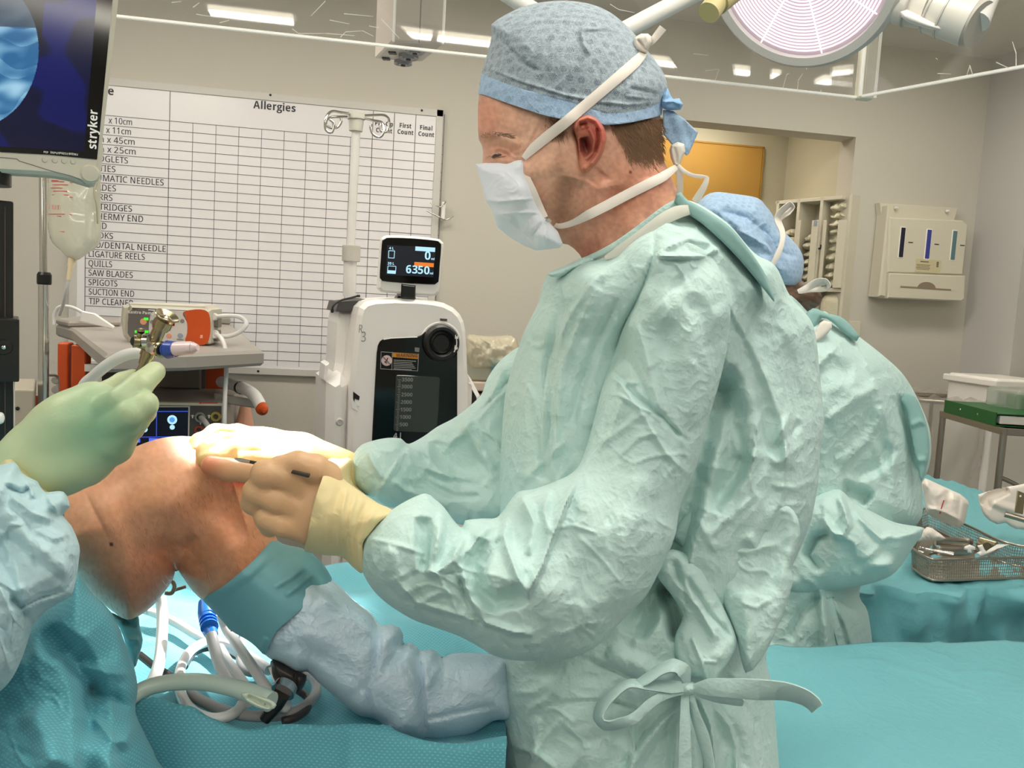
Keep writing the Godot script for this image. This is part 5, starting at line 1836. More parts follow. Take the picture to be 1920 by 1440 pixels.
# ------------------------------------------------------------------ right background
func right_trolley() -> void:
	var h := on_z(1820, 775, -3.45).y
	var yk := func(x: float, y: float) -> Vector3: return on_y(x, y, h)
	var a: Vector3 = yk.call(1762, 770)
	var c: Vector3 = yk.call(1880, 803)
	var d := (c - a); d.y = 0
	var w := d.length()
	d = d.normalized()
	var back := d.cross(Vector3.UP)
	if back.dot(a - EYE) < 0: back = -back
	var t := thing("steel_trolley", "tubular stainless steel trolley holding a green binder at the right", "trolley", Transform3D(Basis(d, Vector3.UP, -back), Vector3(a.x, 0, a.z)))
	var b := MB.new().span(Vector3(0, h - 0.028, 0.0), Vector3(w, h, -0.02), 0.003)
	b.span(Vector3(0, h - 0.028, -0.02), Vector3(0.02, h, -0.5), 0.003)
	b.span(Vector3(w - 0.02, h - 0.028, -0.02), Vector3(w, h, -0.5), 0.003)
	b.span(Vector3(0, h - 0.028, -0.5), Vector3(w, h, -0.48), 0.003)
	b.span(Vector3(0.01, h - 0.012, -0.01), Vector3(w - 0.01, h - 0.006, -0.49))
	obj("top_frame", b, M.steel, t, false)
	for q in [[0.012, -0.012], [w - 0.012, -0.012], [0.012, -0.48], [w - 0.012, -0.48]]:
		b = MB.new().rod(Vector3(q[0], 0.03, q[1]), Vector3(q[0], h - 0.02, q[1]), 0.0135)
		obj("leg", b, M.steel, t, false)
	b = MB.new().tube([Vector3(w - 0.01, 0.3, -0.13), Vector3(w - 0.01, h - 0.32, -0.12), Vector3(w - 0.01, h - 0.24, -0.1), Vector3(w - 0.01, h - 0.2, -0.02)], 0.009, 10)
	obj("stay", b, M.steel, t, false)
	b = MB.new().span(Vector3(0, 0.25, -0.01), Vector3(w, 0.27, -0.49), 0.003)
	obj("shelf", b, M.steel, t, false)
	# green ring binder with its papers
	var p0: Vector3 = yk.call(1769, 772)
	t = thing("ring_binder", "dark green ring binder full of papers lying on the steel trolley", "binder", Transform3D(t.transform.basis, Vector3(p0.x, h, p0.z)))
	b = MB.new().span(Vector3(0, 0.0, 0.0), Vector3(0.47, 0.056, -0.006), 0.002)
	b.span(Vector3(0, 0.0, 0.0), Vector3(0.47, 0.004, -0.36), 0.001)
	b.box(Transform3D(Basis(Vector3.RIGHT, deg_to_rad(1)), Vector3(0.235, 0.052, -0.18)), Vector3(0.47, 0.004, 0.36))
	obj("cover", b, plain(rgb(14, 92, 38), 0.4), t, false)
	b = MB.new().rbox(tr3(0.236, 0.026, -0.18), Vector3(0.46, 0.034, 0.32), 0.004)
	obj("paper", b, plain(rgb(222, 220, 216), 0.7), t, false)
	for x in [0.16, 0.32]:
		b = MB.new().lathe([Vector2(0, 0.002), Vector2(0.004, 0.0015), Vector2(0.005, 0)], Transform3D(Basis(Vector3.RIGHT, PI / 2), Vector3(x, 0.03, 0.0)), 10)
		obj("rivet", b, M.chrome, t, false)
	# sack holder with a clear liner behind
	var sc := on_z(1800, 742, -3.75)
	t = thing("sack_holder", "steel ring sack holder lined with clear plastic behind the trolley", "bin", tr3(sc.x, 0, sc.z - 0.1))
	b = MB.new()
	var ring := []
	for i in 25: ring.append(Vector3(cos(TAU * i / 24) * 0.24, sc.y - 0.03, sin(TAU * i / 24) * 0.2))
	b.tube(ring, 0.012, 10)
	obj("ring", b, M.steel, t, false)
	for an in [0.5, 2.4, 4.2]:
		b = MB.new().rod(Vector3(cos(an) * 0.24, 0.03, sin(an) * 0.2), Vector3(cos(an) * 0.24, sc.y - 0.03, sin(an) * 0.2), 0.01)
		obj("leg", b, M.steel, t, false)
	b = MB.new()
	var sy := sc.y
	b.sheet(func(u: float, v: float) -> Vector3:
		var an := TAU * u
		var r := 1.06 - 0.12 * v + 0.05 * n1.get_noise_2d(cos(an) * 300, sin(an) * 300 + v * 200)
		return Vector3(cos(an) * 0.25 * r, sy - v * 0.62 + 0.02 * n2.get_noise_2d(cos(an) * 500, sin(an) * 500), sin(an) * 0.21 * r), 48, 14)
	obj("liner", b, clear(rgb(196, 190, 180), 0.42, 0.1), t, false)
	# white drawer unit at the right edge, clear box on it
	var dx := on_x(1905, 712, 3.2)
	t = thing("white_drawer_unit", "white drawer unit at the right edge against the wall", "drawer unit", tr3(3.2, 0, dx.z))
	b = MB.new().rbox(tr3(0.0, dx.y / 2 + 0.02, -0.12), Vector3(0.3, dx.y - 0.03, 0.34), 0.01)
	obj("body", b, M.white, t, false)
	b = MB.new().rbox(tr3(0.0, dx.y - 0.02, -0.12), Vector3(0.34, 0.035, 0.38), 0.008)
	obj("top_board", b, M.white, t, false)
	b = MB.new().rbox(tr3(0.0, dx.y - 0.12, 0.055), Vector3(0.26, 0.12, 0.012), 0.006)
	obj("drawer", b, plain(rgb(150, 160, 158), 0.3), t, false)
	b = MB.new().rbox(tr3(0.0, dx.y - 0.07, 0.066), Vector3(0.1, 0.012, 0.014), 0.004)
	obj("handle", b, M.white, t.get_node("drawer"), false)
	var gb := P(1905, 762, 3.75)
	b = MB.new().rbox(tr3(gb.x + 0.06, gb.y + 0.03, gb.z), Vector3(0.28, 0.1, 0.2), 0.02)
	tag(obj("clear_box", b, clear(rgb(190, 200, 190), 0.4, 0.1)), "clear plastic box with green contents beside the binder, right edge", "box")
	b = MB.new().rbox(tr3(gb.x + 0.02, gb.y + 0.02, gb.z), Vector3(0.07, 0.06, 0.1), 0.01)
	tag(obj("green_packet", b, plain(rgb(60, 120, 70), 0.5)), "green packet inside the clear box, right edge", "packet")


# ------------------------------------------------------------------ instrument table
func instrument_table() -> void:
	var h := 0.80
	var t := thing("instrument_table", "teal draped instrument table behind the scrub nurse", "table", tr3(1.7, 0, -2.2))
	var nl := on_y(1560, 1100, h)
	var nr := on_y(1990, 1092, h)
	var fl := on_y(1715, 884, h)
	var fr := on_y(1990, 968, h)
	var b := MB.new()
	var cut := func(u: float, v: float) -> Vector3:
		# v: 0 back edge, 0.6 front edge, then down
		var q := Vector3.ZERO
		if v < 0.6:
			q = fl.lerp(nl, v / 0.6).lerp(fr.lerp(nr, v / 0.6), u)
			q.y = h + 0.008 * n1.get_noise_2d(u * 300, v * 300) + 0.004 * n2.get_noise_2d(u * 900, v * 900)
		else:
			q = nl.lerp(nr, u)
			var dn := (v - 0.6) / 0.4
			q.y = h - dn * 0.6
			q.z += 0.02 + 0.05 * dn * sin(u * 17.0 + 1.0) * 0.5 + 0.05 * n1.get_noise_2d(u * 260, dn * 160) + 0.025 * n2.get_noise_2d(u * 500 + 50, dn * 320)
		return q
	b.sheet(cut, 70, 60, 0.004)
	obj("drape", b, M.teal, t)
	b = MB.new()
	for q in [nl, nr, fl, fr]:
		var m: Vector3 = q.lerp((nl + fr) / 2, 0.1)
		b.rod(Vector3(m.x, 0, m.z), Vector3(m.x, h - 0.02, m.z), 0.015)
	obj("leg", b, M.steel, t)
	# wire basket: rim, base and woven sides
	var r0 := on_y(1740, 1050, h + 0.055)      # front-left corner of the rim
	var r1 := on_y(1960, 1044, h + 0.055)
	var r2 := on_y(1694, 1026, h + 0.055)
	var r3 := on_y(1733, 957, h + 0.055)
	var r4 := on_y(1960, 1060 - 22, h + 0.055)
	var rim := [on_y(1990, 1043, h + 0.06), on_y(1900, 1046, h + 0.06), on_y(1762, 1050, h + 0.06), on_y(1738, 1045, h + 0.06), on_y(1712, 1028, h + 0.06), on_y(1706, 1018, h + 0.06), on_y(1718, 985, h + 0.06), on_y(1734, 955, h + 0.06), on_y(1752, 958, h + 0.06), on_y(1822, 988, h + 0.06), on_y(1900, 1022, h + 0.06), on_y(1990, 1060 - 5, h + 0.06)]
	rim = [on_y(2060, 1041, h + 0.06), on_y(1900, 1046, h + 0.06), on_y(1768, 1049, h + 0.06), on_y(1740, 1046, h + 0.06), on_y(1716, 1032, h + 0.06), on_y(1708, 1022, h + 0.06), on_y(1716, 990, h + 0.06), on_y(1728, 958, h + 0.06), on_y(1740, 954, h + 0.06), on_y(1760, 961, h + 0.06), on_y(1822, 989, h + 0.06), on_y(1900, 1021, h + 0.06), on_y(2020, 1032, h + 0.06)]
	t = thing("wire_basket", "woven steel wire instrument basket on the teal table at the right", "basket", tr3(rim[2].x, h, rim[2].z))
	b = MB.new().tube(rim, 0.0035, 8)
	obj("rim", b, M.steel, t)
	var low := []
	var cen := on_y(1850, 1020, h + 0.06)
	for q in rim:
		var k: Vector3 = q.lerp(cen, 0.05)
		k.y = h + 0.008
		low.append(k)
	b = MB.new().tube(low, 0.0035, 8)
	obj("base_rim", b, M.steel, t)
	b = MB.new()
	for i in rim.size() - 1:
		var n := int(rim[i].distance_to(rim[i + 1]) / 0.0065) + 1
		for k in n:
			var u := float(k) / n
			var p: Vector3 = rim[i].lerp(rim[i + 1], u)
			var q: Vector3 = low[i].lerp(low[i + 1], u)
			b.rod(p, q, 0.0009, 0.0009, 4)
		for k in range(1, 7):
			b.rod(rim[i].lerp(low[i], k / 7.0), rim[i + 1].lerp(low[i + 1], k / 7.0), 0.0009, 0.0009, 4)
	tag(obj("wire_mesh", b, M.steel, t), "", "", "", "stuff")
	b = MB.new()
	var fan := PackedVector2Array()
	for q in low: fan.append(Vector2(q.x, -q.z))
	b.prism(fan, h + 0.004, h + 0.006, Transform3D(Basis(Vector3.RIGHT, Vector3.FORWARD, Vector3.UP), Vector3.ZERO))
	obj("base_plate", b, M.steel, t)
	# things in the basket
	var y := h + 0.02
	var on := func(x: float, yy: float, up := 0.0) -> Vector3: return on_y(x, yy, y + up)
	b = MB.new().band([on.call(1750, 1018, 0.02), on.call(1752, 1030, 0.02), on.call(1770, 1034, 0.02), on.call(1818, 1032, 0.02), on.call(1822, 1020, 0.02), on.call(1800, 1016, 0.02), on.call(1756, 1014, 0.02)], [Vector3.UP * 0.011, Vector3.UP * 0.011, Vector3.UP * 0.011, Vector3.UP * 0.011, Vector3.UP * 0.011, Vector3.UP * 0.011, Vector3.UP * 0.011], 0.0025)
	tag(obj("retractor", b, M.steel), "flat bent steel retractor lying in the wire basket", "retractor")
	t = thing("forceps", "slim steel forceps with ring handles lying at the front of the basket", "forceps", tr3(on.call(1740, 1035).x, y, on.call(1740, 1035).z))
	for s in [0.0, 1.0]:
		b = MB.new().tube([on.call(1788, 1040 - s * 3, 0.02), on.call(1760, 1034 - s * 2, 0.022), on.call(1735, 1029, 0.024), on.call(1724, 1026 + s * 3, 0.024), on.call(1722, 1031 + s * 2, 0.024), on.call(1732, 1037, 0.022)], 0.0026, 8)
		obj("arm", b, M.chrome, t)
	t = thing("scissors", "steel scissors lying beside the forceps in the wire basket", "scissors", tr3(on.call(1770, 1030).x, y, on.call(1770, 1030).z))
	for s in [0.0, 1.0]:
		b = MB.new().tube([on.call(1792, 1030 + s * 6, 0.012), on.call(1765, 1034, 0.012), on.call(1742, 1040 - s * 8, 0.012)], [0.003, 0.004, 0.002], 8)
		obj("blade", b, M.steel, t)
	b = MB.new()
	puff(b, [1719, 1012, 1728, 996, 1738, 988, 1748, 990, 1762, 1000, 1774, 1010, 1764, 1013, 1745, 1014, 1722, 1016], {"ctl": [[1745, 1005, 2.05]], "front": 0.02, "back": 0.02, "rim": 12.0, "step": 2.0, "crumple": [0.006, 12.0]})
	tag(obj("folded_swab", b, M.tie), "folded off-white swab in the left end of the wire basket", "swab")
	t = thing("plastic_clip", "small white mushroom-shaped plastic clips in the wire basket", "clip", tr3(on.call(1820, 1035).x, y, on.call(1820, 1035).z))
	b = MB.new()
	puff(b, [1807, 1030, 1808, 1025, 1818, 1021, 1828, 1025, 1829, 1031, 1822, 1032, 1822, 1037, 1814, 1037, 1813, 1032], {"ctl": [[1818, 1030, 1.99]], "front": 0.006, "back": 0.006, "rim": 4.0, "step": 1.2})
	obj("cap", b, M.white, t)
	b = MB.new()
	puff(b, [1832, 1023, 1842, 1021, 1846, 1030, 1850, 1035, 1847, 1042, 1836, 1043, 1831, 1037, 1838, 1033], {"ctl": [[1840, 1032, 1.99]], "front": 0.006, "back": 0.006, "rim": 4.0, "step": 1.2})
	obj("cap", b, M.white, t)
	t = thing("curved_label", "white printed label curving out of the wire basket's front", "label", tr3(on.call(1860, 1030).x, y, on.call(1860, 1030).z))
	b = MB.new()
	b.band([P(1836, 1047, 1.99), P(1856, 1036, 1.98), P(1868, 1028, 1.985), P(1882, 1021, 2.0)], [Vector3(0.02, 0.006, 0), Vector3(0.024, 0.01, 0), Vector3(0.022, 0.005, 0), Vector3(0.018, 0.0, 0)], 0.001)
	obj("slip", b, plain(rgb(214, 212, 206), 0.5), t)
	b = MB.new()
	for k in 4: b.rod(P(1856 + k * 2, 1040 - k * 0.5, 1.974), P(1870 + k * 2, 1029 - k * 0.5, 1.976), 0.0008, 0.0008, 4)
	obj("print_line", b, M.line, t)
	b = MB.new().rod(P(1838, 1016, 2.06), P(1868, 1024, 2.03), 0.012, 0.011)
	b.rod(P(1840, 1021, 2.05), P(1850, 1026, 2.03), 0.014, 0.012)
	tag(obj("steel_instrument", b, M.scope), "short round pale metal handle lying across the wire basket", "instrument")
	# swab pack with a red thread, behind the basket
	t = thing("swab_pack", "thick white folded swab pack with a red thread behind the basket", "swab pack", tr3(on.call(1770, 940).x, y, on.call(1770, 940).z))
	b = MB.new()
	puff(b, [1728, 906, 1734, 897, 1760, 908, 1784, 919, 1800, 926, 1814, 938, 1817, 945, 1814, 955, 1812, 968, 1808, 982, 1798, 990, 1760, 975, 1738, 962, 1733, 935], {"ctl": [[1770, 940, 2.35]], "front": 0.05, "back": 0.05, "rim": 22.0, "step": 2.5, "crumple": [0.006, 18.0], "folds": [[[1735, 953, 1765, 957, 1800, 975], 8, 0.015, 1], [[1780, 918, 1776, 950], 9, -0.01], [[1800, 930, 1796, 975], 7, -0.006]]})
	obj("gauze", b, M.tie, t)
	b = MB.new().tube([P(1770, 938, 2.296), P(1766, 950, 2.295), P(1762, 964, 2.294)], 0.0013, 6)
	obj("thread", b, M.red, t)
	# paper wrap with a steel clamp at the right edge
	b = MB.new()
	puff(b, [1834, 927, 1838, 926, 1866, 917, 1900, 911, 1960, 908, 1960, 985, 1905, 992, 1893, 986, 1886, 980, 1870, 983, 1856, 977, 1844, 965, 1837, 945], {"ctl": [[1880, 945, 2.35]], "front": 0.012, "back": 0.01, "rim": 10.0, "step": 2.5, "folds": [[[1845, 950, 1858, 930, 1890, 915], 14, -0.03], [[1850, 935, 1880, 950, 1910, 958], 12, 0.012]]})
	tag(obj("paper_wrap", b, M.tie), "opened white paper wrap on the teal table, right edge", "wrap")
	t = thing("towel_clamp", "steel clamp with a flat drilled arm lying on the paper wrap", "clamp", tr3(P(1905, 955, 2.25).x, h, P(1905, 955, 2.25).z))
	b = MB.new().rod(P(1884, 964, 2.27), P(1922, 975, 2.25), 0.008)
	obj("bar", b, M.steel, t)
	var hb := P(1911, 942, 2.25)
	b = MB.new().prism(outline(tr3(0, 0, hb.z), [1908, 920, 1921, 925, 1917, 964, 1903, 961]), -0.003, 0.003, tr3(0, 0, hb.z), 0.001)
	obj("arm", b, M.scope, t)
	b = MB.new().lathe([Vector2(0, 0.001), Vector2(0.003, 0.001), Vector2(0.003, 0)], Transform3D(Basis(Vector3.RIGHT, PI / 2), own(tr3(0, 0, hb.z), 1913, 930, 0.0035) + Vector3(0, 0, hb.z)), 12)
	obj("hole", b, M.white, t)


# ------------------------------------------------------------------ theatre lamp
func theatre_lamp() -> void:
	var c := P(1505, -62, 1.9)
	var aim := (P(450, 850, 1.0) - c).normalized()
	var q := Transform3D(Basis(Quaternion(Vector3.DOWN, aim)), c)
	var t := thing("theatre_lamp", "big round lit theatre lamp on a white arm, top right", "theatre lamp", q)
	var b := MB.new()
	b.lathe([Vector2(0, 0.13), Vector2(0.08, 0.125), Vector2(0.16, 0.09), Vector2(0.215, 0.04), Vector2(0.228, 0.01), Vector2(0.226, -0.005), Vector2(0.218, -0.014), Vector2(0.2, -0.012), Vector2(0.198, 0.0)], Transform3D.IDENTITY, 64)
	obj("housing", b, plain(rgb(214, 211, 208), 0.3), t, false)
	b = MB.new().lathe([Vector2(0, 0.002), Vector2(0.199, 0.002)], Transform3D.IDENTITY, 64)
	obj("reflector", b, glow(Color(0.86, 0.74, 0.8), 0.34, rgb(170, 160, 164)), t, false)
	b = MB.new()
	var r := 0.03
	while r < 0.195:
		b.lathe([Vector2(r - 0.0022, 0.0), Vector2(r, -0.003), Vector2(r + 0.0022, 0.0)], Transform3D.IDENTITY, 56)
		r += 0.0075
	obj("lens_ring", b, glow(Color(1.0, 0.93, 0.97), 0.75, rgb(190, 184, 188)), t, false)
	b = MB.new()
	for k in 8:
		var an := TAU * k / 8.0 + 0.2
		b.rod(Vector3(cos(an) * 0.02, -0.004, sin(an) * 0.02), Vector3(cos(an) * 0.196, -0.004, sin(an) * 0.196), 0.002, 0.002, 6)
	obj("lens_rib", b, glow(Color(1.0, 0.97, 1.0), 1.1), t, false)
	b = MB.new().lathe([Vector2(0, -0.03), Vector2(0.02, -0.03), Vector2(0.03, 0.0)], Transform3D.IDENTITY, 24)
	obj("centre_boss", b, plain(rgb(206, 196, 160), 0.5), t, false)
	# the hinge at the right
	b = MB.new().rod(P(1688, 8, 1.86), P(1745, 18, 1.82), 0.042, 0.04, 28)
	b.rod(P(1745, 18, 1.82), P(1822, 42, 1.78), 0.046, 0.05, 28)
	obj("hinge", b, plain(rgb(226, 223, 216), 0.3), t)
	b = MB.new().rod(P(1820, 41, 1.782), P(1836, 46, 1.77), 0.05, 0.047, 28)
	obj("hinge_cap", b, plain(rgb(188, 184, 176), 0.35), t)
	for p in [[1705, 11, 0.044], [1745, 18, 0.047], [1772, 27, 0.0485]]:
		b = MB.new().rod(P(p[0], p[1], 1.836 - (p[0] - 1705) * 0.0005), P(p[0] + 3, p[1] + 1, 1.836 - (p[0] - 1702) * 0.0005), p[2], p[2], 28)
		obj("seam_ring", b, M.frame, t)
	b = MB.new()
	puff(b, [1688, 22, 1700, 18, 1740, 36, 1784, 54, 1796, 60, 1780, 62, 1740, 54, 1700, 40, 1690, 32], {"ctl": [[1740, 40, 1.8]], "front": 0.02, "back": 0.03, "rim": 10.0, "step": 2.5})
	obj("fork", b, M.white, t)
	b = MB.new().rod(P(1822, 42, 1.78), P(1860, -60, 1.8), 0.035)
	b.rod(P(1860, -60, 1.8), Vector3(P(1860, -60, 1.8).x, CEIL, P(1860, -60, 1.8).z), 0.035)
	obj("suspension", b, M.white, t)
	# second lamp head out to the upper left of the frame, the one that lights the knee; its arm and handle reach in
	var c2 := P(358, -446, 1.755)
	var aim2 := (P(425, 850, 1.0) - c2).normalized()
	t = thing("theatre_lamp", "white arm with a tan sterile handle reaching in at the top edge", "theatre lamp", Transform3D(Basis(Quaternion(Vector3.DOWN, aim2)), c2))
	b = MB.new()
	b.lathe([Vector2(0, 0.13), Vector2(0.08, 0.125), Vector2(0.16, 0.09), Vector2(0.215, 0.04), Vector2(0.228, 0.01), Vector2(0.218, -0.014), Vector2(0.198, 0.0)], Transform3D.IDENTITY, 48)
	obj("housing", b, plain(rgb(214, 211, 208), 0.3), t, false)
	b = MB.new().lathe([Vector2(0, 0.002), Vector2(0.199, 0.002)], Transform3D.IDENTITY, 48)
	obj("lens", b, glow(Color(1.0, 0.96, 0.98), 1.5, rgb(220, 214, 216)), t, false)
	b = MB.new().rod(P(1150, 68, 1.72), P(1310, -16, 1.72), 0.0175, 0.0175, 20)
	b.tube([P(1150, 68, 1.72), P(1000, 20, 1.75), P(700, -200, 1.75), P(440, -470, 1.78), P(362, -520, 1.83)], 0.0175, 16)
	obj("arm", b, M.white, t)
	b = MB.new().rod(P(1329, 24, 1.6), P(1352, -6, 1.62), 0.021, 0.02, 24)
	b.rod(P(1345, 4, 1.613), P(1400, -40, 1.66), 0.024, 0.024, 24)
	obj("handle", b, plain(rgb(206, 192, 140), 0.5), t)


# ------------------------------------------------------------------ the teal table in front at the right
func front_table() -> void:
	var h := 0.80
	var t := thing("draped_table", "flat teal draped table in the foreground at the lower right", "table", tr3(1.0, 0, -1.2))
	var fl := on_y(1380, 1217, h)
	var fr := on_y(2000, 1203, h)
	var nl := on_y(1380, 1500, h)
	var nr := on_y(2000, 1500, h)
	var b := MB.new()
	b.sheet(func(u: float, v: float) -> Vector3:
		var q := Vector3.ZERO
		if v < 0.12:
			q = fl.lerp(fr, u)
			q.y = h - (0.12 - v) / 0.12 * 0.4
			q.z -= 0.012
		else:
			var k := (v - 0.12) / 0.88
			q = fl.lerp(nl, k).lerp(fr.lerp(nr, k), u)
			q.y = h + 0.006 * crumple(u * 3.0, k * 2.2) + 0.006 * n1.get_noise_2d(u * 250, k * 200) + 0.003 * crumple(u * 8.0 + 5.0, k * 7.0) * k
			var dl := Vector2(u - 0.02, k - 0.75)
			q.y -= 0.02 * exp(-dl.length_squared() * 40.0)
		return q, 120, 90, 0.004)
	obj("drape", b, M.teal, t)
	b = MB.new().span(Vector3(0.75, 0.4, -0.95), Vector3(1.3, h - 0.03, -1.32), 0.01)
	b.span(Vector3(0.95, 0.0, -1.1), Vector3(1.1, 0.4, -1.3), 0.01)
	obj("stand", b, M.steel, t)


# ------------------------------------------------------------------ operating table
const TABLE := 0.9

func operating_table() -> void:
	var yaw := deg_to_rad(-10.6)
	var o := Transform3D(Basis(Vector3.UP, yaw), Vector3.ZERO)
	var t := thing("operating_table", "operating table under a dotted teal drape beneath the bent knee", "operating table", o)
	# local x right, z towards the camera
	var b := MB.new()
	var fold_y := func(lx: float) -> float: return 0.034 + 0.014 * n1.get_noise_1d(lx * 400.0)
	b.sheet(func(u: float, v: float) -> Vector3:
		var lx := lerpf(-1.15, 0.016, u)
		var q := Vector3(lx, TABLE, 0)
		if v < 0.62:
			var k := v / 0.62
			q.z = lerpf(-1.53, -0.885, k)
			q.y = TABLE + 0.012 * n1.get_noise_2d(lx * 500.0, q.z * 500.0) + 0.008 * crumple(lx * 9.0 + 3.0, q.z * 9.0) * smoothstep(0.0, 0.3, k)
			q.y += smoothstep(0.91, 1.0, k) * fold_y.call(lx)
			q.y += 0.05 * exp(-pow((q.z + 1.5) / 0.06, 2)) * (0.5 + 0.5 * sin(lx * 9.0 + 1.0))
		else:
			var k := (v - 0.62) / 0.38
			q.z = -0.885 + 0.012 * sin(minf(k * 12.0, PI)) + 0.03 * k + 0.03 * k * n1.get_noise_2d(lx * 700.0, 40.0)
			q.y = TABLE + fold_y.call(lx) - k * 0.5
			q.z += 0.012 * crumple(lx * 8.0, k * 3.0)
		return q, 190, 130, 0.004)
	obj("drape", b, M.drape, t, false)
	b = MB.new().span(Vector3(-1.1, TABLE - 0.12, -1.48), Vector3(-0.04, TABLE - 0.03, -1.0), 0.02)
	obj("table_top", b, M.black, t, false)
	b = MB.new().span(Vector3(-0.8, 0.1, -1.35), Vector3(-0.4, TABLE - 0.12, -1.1), 0.02)
	b.span(Vector3(-1.0, 0.0, -1.45), Vector3(-0.2, 0.12, -1.0), 0.03)
	obj("pedestal", b, M.steel, t, false)
	# the drape over the near thigh, lower left, hanging in front
	b = MB.new()
	var info := puff(b, [-60, 1240, 20, 1205, 62, 1166, 83, 1140, 120, 1105, 143, 1076, 160, 1095, 175, 1115, 200, 1138, 217, 1162, 233, 1202, 250, 1246, 258, 1290, 254, 1334, 271, 1375, 292, 1420, 312, 1500, -60, 1500],
		{"ctl": [[40, 1250, 0.86], [250, 1250, 0.9], [120, 1480, 0.8], [300, 1480, 0.88]], "front": 0.07, "back": 0.05, "rim": 110.0, "step": 4.0, "crumple": [0.008, 150.0, 0.002, 40.0], "seed": 2.2,
		"folds": [[[100, 1205, 135, 1225, 165, 1275, 172, 1340, 175, 1440, 178, 1500], 40, -0.03, 4], [[150, 1250, 200, 1262, 250, 1262], 22, 0.014, 1], [[165, 1290, 215, 1310, 245, 1330], 30, -0.02, 1], [[175, 1345, 215, 1392, 236, 1388, 256, 1350], 24, 0.016, 1], [[60, 1330, 90, 1380, 100, 1440], 40, 0.014], [[20, 1400, 80, 1425, 160, 1470], 12, -0.004, 1], [[180, 1400, 200, 1450, 205, 1500], 40, 0.025, 4], [[10, 1260, 60, 1240, 110, 1190], 30, 0.01], [[205, 1150, 222, 1200, 232, 1250], 24, 0.012, 1]]})
	tag(obj("thigh_drape", b, M.drape), "dark teal dotted drape bunched over the thigh at the lower left", "drape")
	# light paper edge tucked beneath the thigh
	b = MB.new()
	puff(b, [206, 1148, 236, 1160, 258, 1150, 262, 1175, 268, 1200, 262, 1225, 252, 1252, 240, 1222, 226, 1180], {"ctl": [[240, 1190, 0.99]], "front": 0.015, "back": 0.02, "rim": 14.0, "step": 3.0, "folds": [[[230, 1165, 255, 1172], 8, -0.008], [[236, 1200, 262, 1200], 12, 0.01, 1]]})
	tag(obj("drape_flap", b, M.teal), "stiff teal drape flap standing up behind the thigh drape", "drape")


